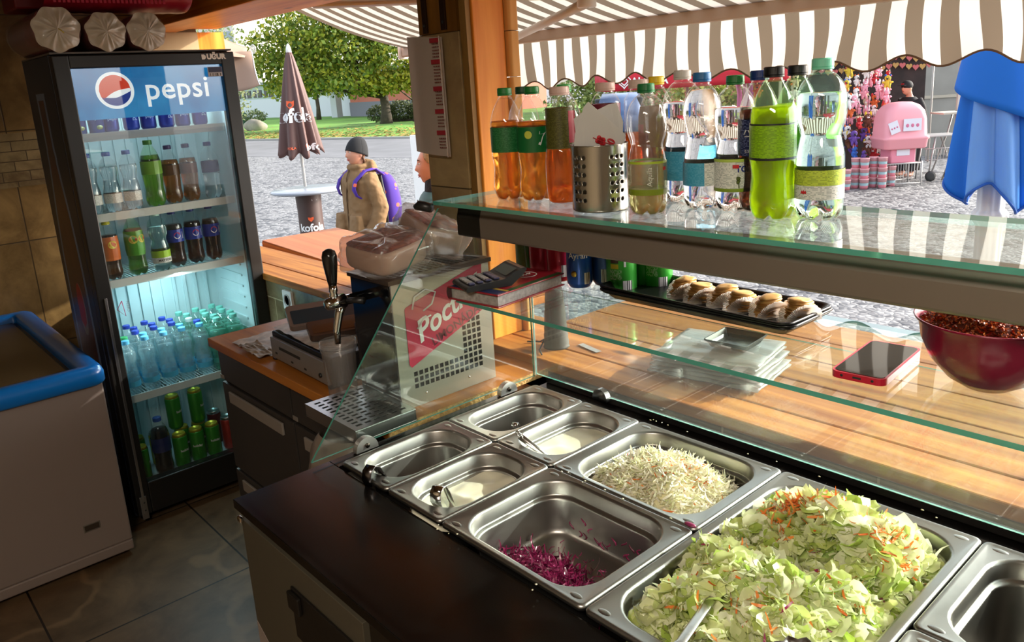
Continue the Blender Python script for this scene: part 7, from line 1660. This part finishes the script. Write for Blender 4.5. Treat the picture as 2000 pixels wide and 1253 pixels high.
for k in range(13): ct.tube([(-0.28+k*0.046, -0.22, 0.04), (-0.28+k*0.046, -0.22, 0.38)], 0.004, 4)
ct.box((-0.3, -0.22, 0.365), (0.3, 0.22, 0.375)); ct.build('wire_cart', P('wire_white', '#b8b4b0', 0.4), t)
# metal folding table / trolley
q = LC(1833, 340, 13.9); t = thing('trolley', 'grey metal folding trolley with a wire basket right of the pink machine', 'trolley', (q.x, q.y, G), RZC); tm = P('trolley_grey', '#a8a6a2', 0.4, 0.4)
mb = MB(); mb.tube([(-0.30, 0, 0.12), (0.30, 0, 0.12)], 0.01, 6)
for s_ in (-1, 1):
    mb.tube([(0.38, 0.2*s_, 0), (0.10, 0.2*s_, 0.75), (0.12, 0.2*s_, 0.78)], 0.014, 6); mb.tube([(-0.05, 0.2*s_, 0.0), (0.22, 0.2*s_, 0.78), (0.30, 0.2*s_, 1.15)], 0.014, 6); mb.tube([(-0.30, 0.2*s_, 0.0), (-0.20, 0.2*s_, 0.75)], 0.014, 6)
mb.build('frame', tm, t); MB().box((-0.35, -0.22, 0.75), (0.25, 0.22, 0.78)).build('tray', tm, t, bevel=0.01); MB().box((-0.1, -0.22, 1.12), (0.33, 0.22, 1.15)).build('top_board', P('board_beige', '#b0a898', 0.6), t)
bk = MB()
for k in range(14): bk.tube([(-0.34+k*0.05, -0.18, 0.36), (-0.36+k*0.053, -0.22, 0.56)], 0.004, 4)
bk.tube([(-0.38, -0.22, 0.56), (0.36, -0.22, 0.56)], 0.008, 5); bk.tube([(-0.35, -0.18, 0.36), (0.32, -0.18, 0.36)], 0.008, 5); bk.build('wire_basket', MATS['wire_white'], t)
for x in (-0.28, 0.05): MB().lathe([(0.09, 0), (0.09, 0.03), (0.05, 0.035), (0.001, 0.035)], 16, T=Matrix.Translation((x, -0.24, 0.092)) @ Matrix.Rotation(PI/2, 4, 'X')).build('wheel', black_matt, t)
q = LC(1880, 215, 17.0); t = thing('concrete_wall', 'low grey concrete wall block behind the trolley', 'wall', (q.x, q.y, G), RZC)
MB().box((-0.85, 0, 0), (2.4, 0.3, 2.05)).build('block', P('concrete', '#8f8d86', 0.85, nz=(2, 0.1)), t); MB().box((-0.9, -0.03, 1.22), (2.4, 0, 1.28)).build('ledge', P('ledge', '#b0a898', 0.8), t)
q = LC(1790, 150, 15.8); t = thing('white_sheet', 'hanging white plastic sheet beside the man with the cap', 'sheet', (q.x, q.y, G), RZC)
MB().grid(lambda u, v: (-0.30+0.62*u-0.25*v*u, 0.03*math.sin(u*9+v), 2.55-0.9*v*(0.5+0.5*u)), 14, 10).build('sheet', fabric('sheet_pale', '#cfdadb', 0.5), t, thick=0.004); MB().tube([(0.33, 0, 0), (0.33, 0, 2.6)], 0.02, 6).build('pole', awm, t)
q = LC(1395, 200, 16.5); t = thing('rubbish_bin', 'tall grey rubbish bin glimpsed between the blue and green capped bottles', 'bin', (q.x, q.y, G), RZC)
MB().lathe([(0.30, 0), (0.34, 0.04), (0.38, 1.25), (0.41, 1.27), (0.41, 1.34), (0.001, 1.36)], 24).build('bin_body', P('bin_grey', '#7a7d78', 0.6), t)
q = LC(1460, 190, 14.6); t = thing('inflatable_toys', 'pink and white inflatable toys hanging left of the cola bottle', 'inflatable', (q.x, q.y, q.z), RZC)
for k, cc in enumerate(('#e070a8', '#e9d6dc', '#b03c90', '#e0c04a')): MB().tube([(-0.18+0.09*k, 0.02*k, -0.35), (-0.14+0.09*k+0.03*math.sin(k), 0, 0.05), (-0.20+0.12*k, 0, 0.38)], [0.03, 0.05, 0.035], 8).build('inflatable', P('infl_'+cc, cc, 0.4), t)
MB().tube([(0, 0.05, 0.2), (0, 0.05, 1.2)], 0.006, 5).build('cord', black_matt, t)
# ================================================================ PEOPLE
skin = P('skin', '#c98f74', 0.5, 0, **{'Subsurface Weight': 0.12, 'Subsurface Radius': (0.02, 0.008, 0.004)})
skin2 = P('skin_light', '#cf9478', 0.5, 0, **{'Subsurface Weight': 0.12, 'Subsurface Radius': (0.02, 0.008, 0.004)})
def head_mod(c, s=1.0):
    def f(v):
        q = (v-Vector(c))/s; x, y, z = q
        if z < -0.02:
            k = min(1, (-0.02-z)/0.10); x *= 1-0.34*k; y = y*(1-0.10*k)+(-0.010)*k
        if y > 0 : y *= 1.10; 
        if y > 0 and z < -0.03: y *= 1-0.35*min(1, (-0.03-z)/0.08)
        if y < 0:
            fr = lambda x0, z0, sx, sz: math.exp(-((abs(x)-x0)/sx)**2-((z-z0)/sz)**2)
            y += 0.006*fr(0.030, 0.018, 0.014, 0.011)                       # sockets
            y -= 0.004*math.exp(-((z-0.036)/0.012)**2)*math.exp(-(x/0.05)**2)   # brow
            y -= 0.021*math.exp(-(x/0.0105)**2)*max(0, min(1, (0.025-z)/0.045))*math.exp(-(max(0, -0.022-z)/0.006)**2)
            y -= 0.006*math.exp(-(x/0.018)**2-((z+0.026)/0.008)**2)
            y -= 0.007*math.exp(-(x/0.019)**2-((z+0.049)/0.006)**2)          # lips
            y -= 0.006*math.exp(-(x/0.017)**2-((z+0.061)/0.006)**2)
            y += 0.003*math.exp(-(x/0.022)**2-((z+0.0555)/0.002)**2)
            y -= 0.008*math.exp(-(x/0.020)**2-((z+0.090)/0.014)**2)          # chin
        return Vector(c)+Vector((x, y, z))*s
    return f
def tubering(mb, pts, rs, seg=14): mb.tube(pts, rs, seg)
def person(label, loc, rz, H=1.68, look=0.0, skin_=skin, lean=0.0, arms='pockets', voxel=0.0075):
    t = thing('person', label, 'person', loc, rz); hc_ = (0, -0.012-lean*0.35, H-0.125); mb = MB()
    mb.ball(hc_, (0.075, 0.092, 0.118), 56, 44, mod=head_mod(hc_))
    for s in (-1, 1): mb.ball((s*0.074, hc_[1]+0.012, hc_[2]-0.005), (0.010, 0.018, 0.030), 10, 8)
    mb.tube([(0, 0.015-lean*0.30, H-0.17), (0, 0.02-lean*0.2, H-0.25), (0, 0.02-lean*0.12, H-0.33)], [0.052, 0.054, 0.075], 18)
    sh = H-0.32; secs = loft_sections([((0, 0.0, 0.80), 0.165, 0.115, 2.4), ((0, 0, 0.92), 0.175, 0.12, 2.4), ((0, 0, 1.06), 0.135, 0.10, 2.4), ((0, 0-lean*0.05, 1.2), 0.155, 0.11, 2.5), ((0, 0-lean*0.1, sh-0.02), 0.175, 0.10, 2.8), ((0, 0.01-lean*0.12, sh+0.035), 0.09, 0.07, 2.2)], 28); mb.rings(secs)
    for s in (-1, 1):
        mb.tube([(s*0.09, 0, 0.88), (s*0.095, -0.005, 0.70), (s*0.095, -0.015, 0.48), (s*0.095, 0.0, 0.30), (s*0.098, 0.015, 0.08), (s*0.10, 0.0, 0.045)], [0.092, 0.082, 0.058, 0.055, 0.040, 0.040], 16)
        mb.ball((s*0.105, -0.06, 0.035), (0.042, 0.115, 0.034), 14, 8)
        A = [(s*0.165, 0, sh-0.01), (s*0.215, 0.02, sh-0.14), (s*0.235, 0.045, sh-0.29), (s*0.225, 0.0, sh-0.42), (s*0.185, -0.075, sh-0.53)]
        mb.tube(A, [0.055, 0.047, 0.040, 0.035, 0.025], 14)
        h = Vector(A[-1]); d = (Vector(A[-1])-Vector(A[-2])).normalized(); mb.ball(tuple(h+d*0.045), (0.032, 0.030, 0.045), 12, 8)
        for q in range(4): b0 = h+d*0.07+Vector((0.0, 0.014*(q-1.5), 0)); mb.tube([b0, b0+d*0.04+Vector((-s*0.005, 0, 0)), b0+d*(0.062+0.006*(q in (1, 2)))+Vector((-s*0.016, 0, 0.004))], [0.0095, 0.009, 0.007], 8)
        b0 = h+d*0.02+Vector((-s*0.02, -0.022, 0)); mb.tube([b0, b0+d*0.03+Vector((-s*0.01, -0.012, 0)), b0+d*0.055+Vector((-s*0.012, -0.014, 0))], [0.011, 0.010, 0.008], 8)
    b = mb.build('body', skin_, t, remesh=voxel); return t, b, hc_, sh
def face_bits(t, hc_, brow='#4a3324', lip='#b85a54', s=1.0):
    hx, hy, hz = hc_; e = MB(); i_ = MB(); br = MB(); lp = MB()
    for sd in (-1, 1):
        e.ball((hx+sd*0.029, hy-0.0765, hz+0.016), (0.0125, 0.008, 0.0065), 12, 8); i_.ball((hx+sd*0.029, hy-0.0825, hz+0.016), (0.0058, 0.003, 0.0058), 10, 6)
        br.tube([(hx+sd*0.014, hy-0.0895, hz+0.033), (hx+sd*0.030, hy-0.0865, hz+0.039), (hx+sd*0.047, hy-0.073, hz+0.033)], [0.002, 0.0026, 0.0014], 6)
    lp.tube([(hx-0.022, hy-0.079, hz-0.0545), (hx-0.008, hy-0.0905, hz-0.050), (hx, hy-0.0905, hz-0.0515), (hx+0.008, hy-0.0905, hz-0.050), (hx+0.022, hy-0.079, hz-0.0545)], [0.0012, 0.0038, 0.0034, 0.0038, 0.0012], 8)
    lp.tube([(hx-0.020, hy-0.079, hz-0.0565), (hx, hy-0.0885, hz-0.0615), (hx+0.020, hy-0.079, hz-0.0565)], [0.0012, 0.0045, 0.0012], 8)
    e.build('eyes', P('eye_white', '#d8d4cc', 0.3), t); i_.build('irises', P('iris', '#3a2c22', 0.2), t); br.build('eyebrows', P('brow'+brow, brow, 0.8), t); lp.build('lips', P('lip', lip, 0.45), t)
# ---- woman with beanie and backpack
t, b, hc_, sh = person('young woman in black beanie and tan parka with purple backpack, hands in pockets', (-6.52, 3.86, G), -0.02, 1.68)
face_bits(t, hc_)
hx, hy, hz = hc_; mb = MB()
def bn_(v):
    q = v-Vector(hc_); 
    if q.y > 0 and q.z > 0: q.y *= 1.12; q.z *= 1.04
    return Vector(hc_)+q
def beanie(u, v):
    a = 2*PI*u; ph = v*PI/2; k = math.cos(ph)**0.8; z0 = 0.030+(-0.075)*(0.5+0.5*math.sin(a))   # lower at the back (+Y)
    x = 0.086*k*math.cos(a); y = 0.102*k*math.sin(a)+0.012+0.03*math.sin(ph); z = z0*(1-math.sin(ph))+0.145*math.sin(ph)
    r = 1+0.012*math.cos(40*a)*(1-v); return (hx+x*r, hy+y*r, hz+z)
MB().grid(beanie, 80, 16).build('beanie', P('beanie_black', '#1e1e20', 0.95), t, thick=0.008)
hr = MB()
for s in (-1, 1): hr.tube([(s*0.060, hy+0.03, hz-0.02), (s*0.066, hy+0.045, hz-0.07), (s*0.055, hy+0.05, hz-0.115)], [0.012, 0.012, 0.008], 8)
hr.build('hair', P('hair_brown', '#5a3a22', 0.7), t)
coat_m = P('parka_tan', '#7d5f3c', 0.85, nz=(5, 0.08), bump=(9, 0.5)); cz = sh
ct = MB().rings(loft_sections([((0, 0, 0.66), 0.215, 0.165, 2.4), ((0, 0, 0.72), 0.218, 0.168, 2.4), ((0, 0, 0.95), 0.205, 0.155, 2.4), ((0, 0, 1.12), 0.195, 0.150, 2.4), ((0, 0, cz-0.06), 0.215, 0.140, 2.8), ((0, 0.005, cz+0.01), 0.16, 0.115, 2.4), ((0, 0.01, cz+0.055), 0.085, 0.082, 2.1), ((0, 0.01, cz+0.095), 0.088, 0.088, 2.0)], 36))
for s in (-1, 1):
    ct.tube([(s*0.150, 0, cz-0.01), (s*0.225, 0.02, cz-0.15), (s*0.258, 0.050, cz-0.30), (s*0.250, 0.0, cz-0.44), (s*0.205, -0.085, cz-0.56), (s*0.17, -0.12, cz-0.61)], [0.082, 0.078, 0.074, 0.070, 0.062, 0.055], 18)
    ct.rings(loft_sections([((s*0.13, -0.150, 0.80), 0.075, 0.045, 3.5), ((s*0.13, -0.155, 0.88), 0.085, 0.05, 3.5), ((s*0.135, -0.150, 1.00), 0.075, 0.035, 3.5)], 20))
hd_ = [((0, 0.075, cz+0.00), 0.12, 0.07, 2.2), ((0, 0.09, cz+0.05), 0.14, 0.075, 2.2), ((0, 0.085, cz+0.11), 0.115, 0.055, 2.2), ((0, 0.08, cz+0.13), 0.07, 0.03, 2)]
ct.rings(loft_sections(hd_, 24))
ct.tube([(0.085*math.cos(a), 0.005+0.088*math.sin(a), cz+0.075+0.012*math.sin(a)) for a in [2*PI*k/24 for k in range(25)]], 0.026, 10)
c_ = ct.build('parka', coat_m, t, remesh=0.010)
dd = c_.modifiers.new('d', 'DISPLACE'); tx_ = bpy.data.textures.new('folds', 'CLOUDS'); tx_.noise_scale = 0.07; dd.texture = tx_; dd.strength = 0.022; dd.mid_level = 0.5
MB().tube([(0, -0.172, 0.67), (0.0, -0.160, 0.95), (0, -0.155, 1.15), (0, -0.135, cz-0.03), (0, -0.100, cz+0.05)], 0.006, 6).build('zip_flap', P('parka_dark', '#5a4328', 0.85), t)
for s in (-1, 1): MB().tube([(s*0.06, -0.150, cz-0.02), (s*0.058, -0.168, cz-0.08), (s*0.062, -0.170, cz-0.15)], 0.003, 6).build('drawstring', P('parka_dark', '#5a4328'), t)
jm = P('jeans', '#2f5a8c', 0.85)
jn = MB()
for s in (-1, 1): jn.tube([(s*0.09, 0, 0.86), (s*0.096, 0, 0.68), (s*0.097, -0.012, 0.48), (s*0.097, 0.002, 0.28), (s*0.10, 0.01, 0.09)], [0.105, 0.092, 0.070, 0.064, 0.055], 16)
jn.rings(loft_sections([((0, 0, 0.78), 0.185, 0.125, 2.4), ((0, 0, 0.95), 0.18, 0.125, 2.4)], 24)); jn.build('jeans', jm, t, remesh=0.010)
sh_ = MB()
for s in (-1, 1): sh_.ball((s*0.105, -0.055, 0.042), (0.052, 0.135, 0.045), 16, 10)
sh_.build('shoes', black_pl, t)
# backpack
bp = thing('backpack', 'purple backpack with orange dots worn by the woman in the tan parka', 'backpack', (-6.52, 3.86, G), -0.02)
pur = P('pack_purple', '#3f2380', 0.8); pm2 = new_mat('pack_dots'); b2 = principled(pm2); tc = N(pm2, 'ShaderNodeTexCoord'); vo = N(pm2, 'ShaderNodeTexVoronoi'); vo.inputs['Scale'].default_value = 13
L(pm2, tc.outputs['Object'], vo.inputs['Vector']); lt = N(pm2, 'ShaderNodeMath', operation='LESS_THAN'); lt.inputs[1].default_value = 0.26; L(pm2, vo.outputs['Distance'], lt.inputs[0]); mx = N(pm2, 'ShaderNodeMix', data_type='RGBA'); L(pm2, lt.outputs[0], mx.inputs[0]); mx.inputs[6].default_value = c4(hexc('#44258c')); mx.inputs[7].default_value = c4(hexc('#e0644a')); L(pm2, mx.outputs[2], b2.inputs['Base Color']); b2.inputs['Roughness'].default_value = 0.8
MB().rings(loft_sections([((0, 0.275, 0.86), 0.10, 0.05, 3), ((0, 0.285, 0.90), 0.145, 0.10, 3), ((0, 0.285, 1.10), 0.15, 0.105, 3), ((0, 0.265, 1.27), 0.135, 0.085, 3), ((0, 0.235, 1.36), 0.09, 0.05, 2.5)], 30)).build('pack_body', pm2, bp, sub=1)
MB().rings(loft_sections([((0, 0.190, 0.88), 0.13, 0.018, 3), ((0, 0.185, 1.1), 0.135, 0.022, 3), ((0, 0.170, 1.34), 0.11, 0.018, 3)], 20)).build('back_panel', black_matt, bp)
for s in (-1, 1):
    MB().tube([(s*0.12, 0.18, cz-0.02), (s*0.135, 0.09, cz+0.045), (s*0.14, -0.02, cz+0.035), (s*0.145, -0.13, cz-0.05), (s*0.150, -0.155, cz-0.12), (s*0.158, -0.135, cz-0.18), (s*0.165, -0.05, cz-0.24), (s*0.15, 0.13, cz-0.30)], [0.030, 0.032, 0.032, 0.030, 0.028, 0.022, 0.008, 0.006], 12, flat=0.4).build('shoulder_strap', pm2, bp)
# ---- second woman in profile behind the pillar
t, b, hc_, sh = person('fair-haired woman in profile in a teal jacket and dark scarf, half behind the pillar', (-3.755, 2.735, G), -0.66, 1.79, skin_=skin2, voxel=0.006)
face_bits(t, hc_, '#6a4a30', '#b0504c'); hx, hy, hz = hc_
def hair(u, v):
    a = 2*PI*u; ph = -0.9+v*(PI/2+0.9); k = math.cos(ph) if ph > 0 else 1.0; z = 0.128*math.sin(ph) if ph > 0 else 0.16*math.sin(ph)*max(0, 0.25+0.75*math.sin(a))
    front = max(0, -math.sin(a)); yy = 0.112*k*math.sin(a)*(1-0.42*front*(ph < 0.75))+0.014; zz = z+0.055*front*(ph < 0.6)
    return (hx+0.085*k*math.cos(a), hy+yy, hz+zz)
MB().grid(hair, 60, 24).build('hair', P('hair_blond', '#a88a5c', 0.6, nz=(60, 0.3)), t, thick=0.01)
hb = MB().rings(loft_sections([((0, 0.03, sh-0.02), 0.10, 0.085, 2.2), ((0, 0.015, sh+0.05), 0.095, 0.09, 2.2), ((0, 0.01, sh+0.11), 0.078, 0.078, 2.1), ((0, 0.01, sh+0.125), 0.066, 0.066, 2)], 30)); hb.build('scarf', P('scarf_dark', '#1e1a1c', 0.9, nz=(30, 0.6), bump=(25, 0.8)), t)
cz = sh; jk = MB().rings(loft_sections([((0, 0, 0.82), 0.20, 0.15, 2.4), ((0, 0, 1.0), 0.19, 0.145, 2.4), ((0, 0, 1.2), 0.19, 0.14, 2.4), ((0, 0, cz-0.06), 0.215, 0.135, 2.8), ((0, 0.005, cz+0.02), 0.15, 0.11, 2.4), ((0, 0.01, cz+0.05), 0.10, 0.09, 2)], 36))
for s in (-1, 1): jk.tube([(s*0.150, 0, cz-0.01), (s*0.225, 0.02, cz-0.15), (s*0.25, 0.050, cz-0.30), (s*0.24, 0.0, cz-0.44), (s*0.20, -0.085, cz-0.53)], [0.080, 0.075, 0.068, 0.060, 0.050], 18)
jk.build('jacket', P('jacket_teal', '#3c5a54', 0.6, nz=(4, 0.1)), t, remesh=0.010)
MB().tube([(0, -0.155, 0.85), (0, -0.148, 1.2), (0, -0.12, cz)], 0.004, 6).build('zip', P('zip', '#9a9a96', 0.4, 0.5), t)
jn = MB()
for s in (-1, 1): jn.tube([(s*0.09, 0, 0.88), (s*0.096, 0, 0.68), (s*0.097, -0.012, 0.48), (s*0.097, 0.002, 0.28), (s*0.10, 0.01, 0.09)], [0.105, 0.092, 0.070, 0.062, 0.055], 16)
jn.build('trousers', P('trousers_black', '#1c1c20', 0.8), t, remesh=0.012)
sh_ = MB()
for s in (-1, 1): sh_.ball((s*0.105, -0.055, 0.042), (0.052, 0.135, 0.045), 16, 10)
sh_.build('shoes', black_pl, t)
# ---- man with cap behind the pink machine
q = W(1772, 300, 14.4)
t, b, hc_, sh = person('man in black cap and black shirt bending behind the pink machine', (q.x, q.y, G), -0.35, 1.70, lean=0.25, voxel=0.012)
face_bits(t, hc_); hx, hy, hz = hc_
cp = MB().ball((hx, hy+0.006, hz+0.045), (0.090, 0.108, 0.088), 24, 14); cp.build('cap', P('cap_black', '#151517', 0.8), t)
MB().rings(loft_sections([((hx, hy-0.11, hz+0.048), 0.068, 0.075, 2.4), ((hx, hy-0.11, hz+0.056), 0.068, 0.075, 2.4)], 20)).build('cap_brim', MATS['cap_black'], t)
MB().box((hx-0.03, hy-0.106, hz+0.066), (hx+0.03, hy-0.098, hz+0.083)).build('cap_mark', ink_r, t)
jk = MB().rings(loft_sections([((0, 0, 0.80), 0.19, 0.14, 2.4), ((0, 0, 1.1), 0.18, 0.135, 2.4), ((0, -0.02, sh-0.06), 0.225, 0.14, 2.8), ((0, -0.03, sh+0.04), 0.11, 0.09, 2.2)], 30))
for s in (-1, 1): jk.tube([(s*0.160, 0, sh-0.01), (s*0.235, 0.02, sh-0.15), (s*0.255, 0.050, sh-0.30), (s*0.245, 0.0, sh-0.44), (s*0.20, -0.085, sh-0.52)], [0.080, 0.072, 0.062, 0.056, 0.045], 16)
jk.build('shirt', P('shirt_black', '#161618', 0.85), t, remesh=0.014)
jn = MB()
for s in (-1, 1): jn.tube([(s*0.09, 0, 0.88), (s*0.096, 0, 0.48), (s*0.10, 0.01, 0.09)], [0.11, 0.075, 0.06], 14)
jn.build('trousers', MATS['trousers_black'], t, remesh=0.014)
# ================================================================ FINISH
for o in bpy.data.objects:
    if o.parent is None and o.type == 'MESH' and 'kind' not in o and 'label' not in o: o['kind'] = 'structure'
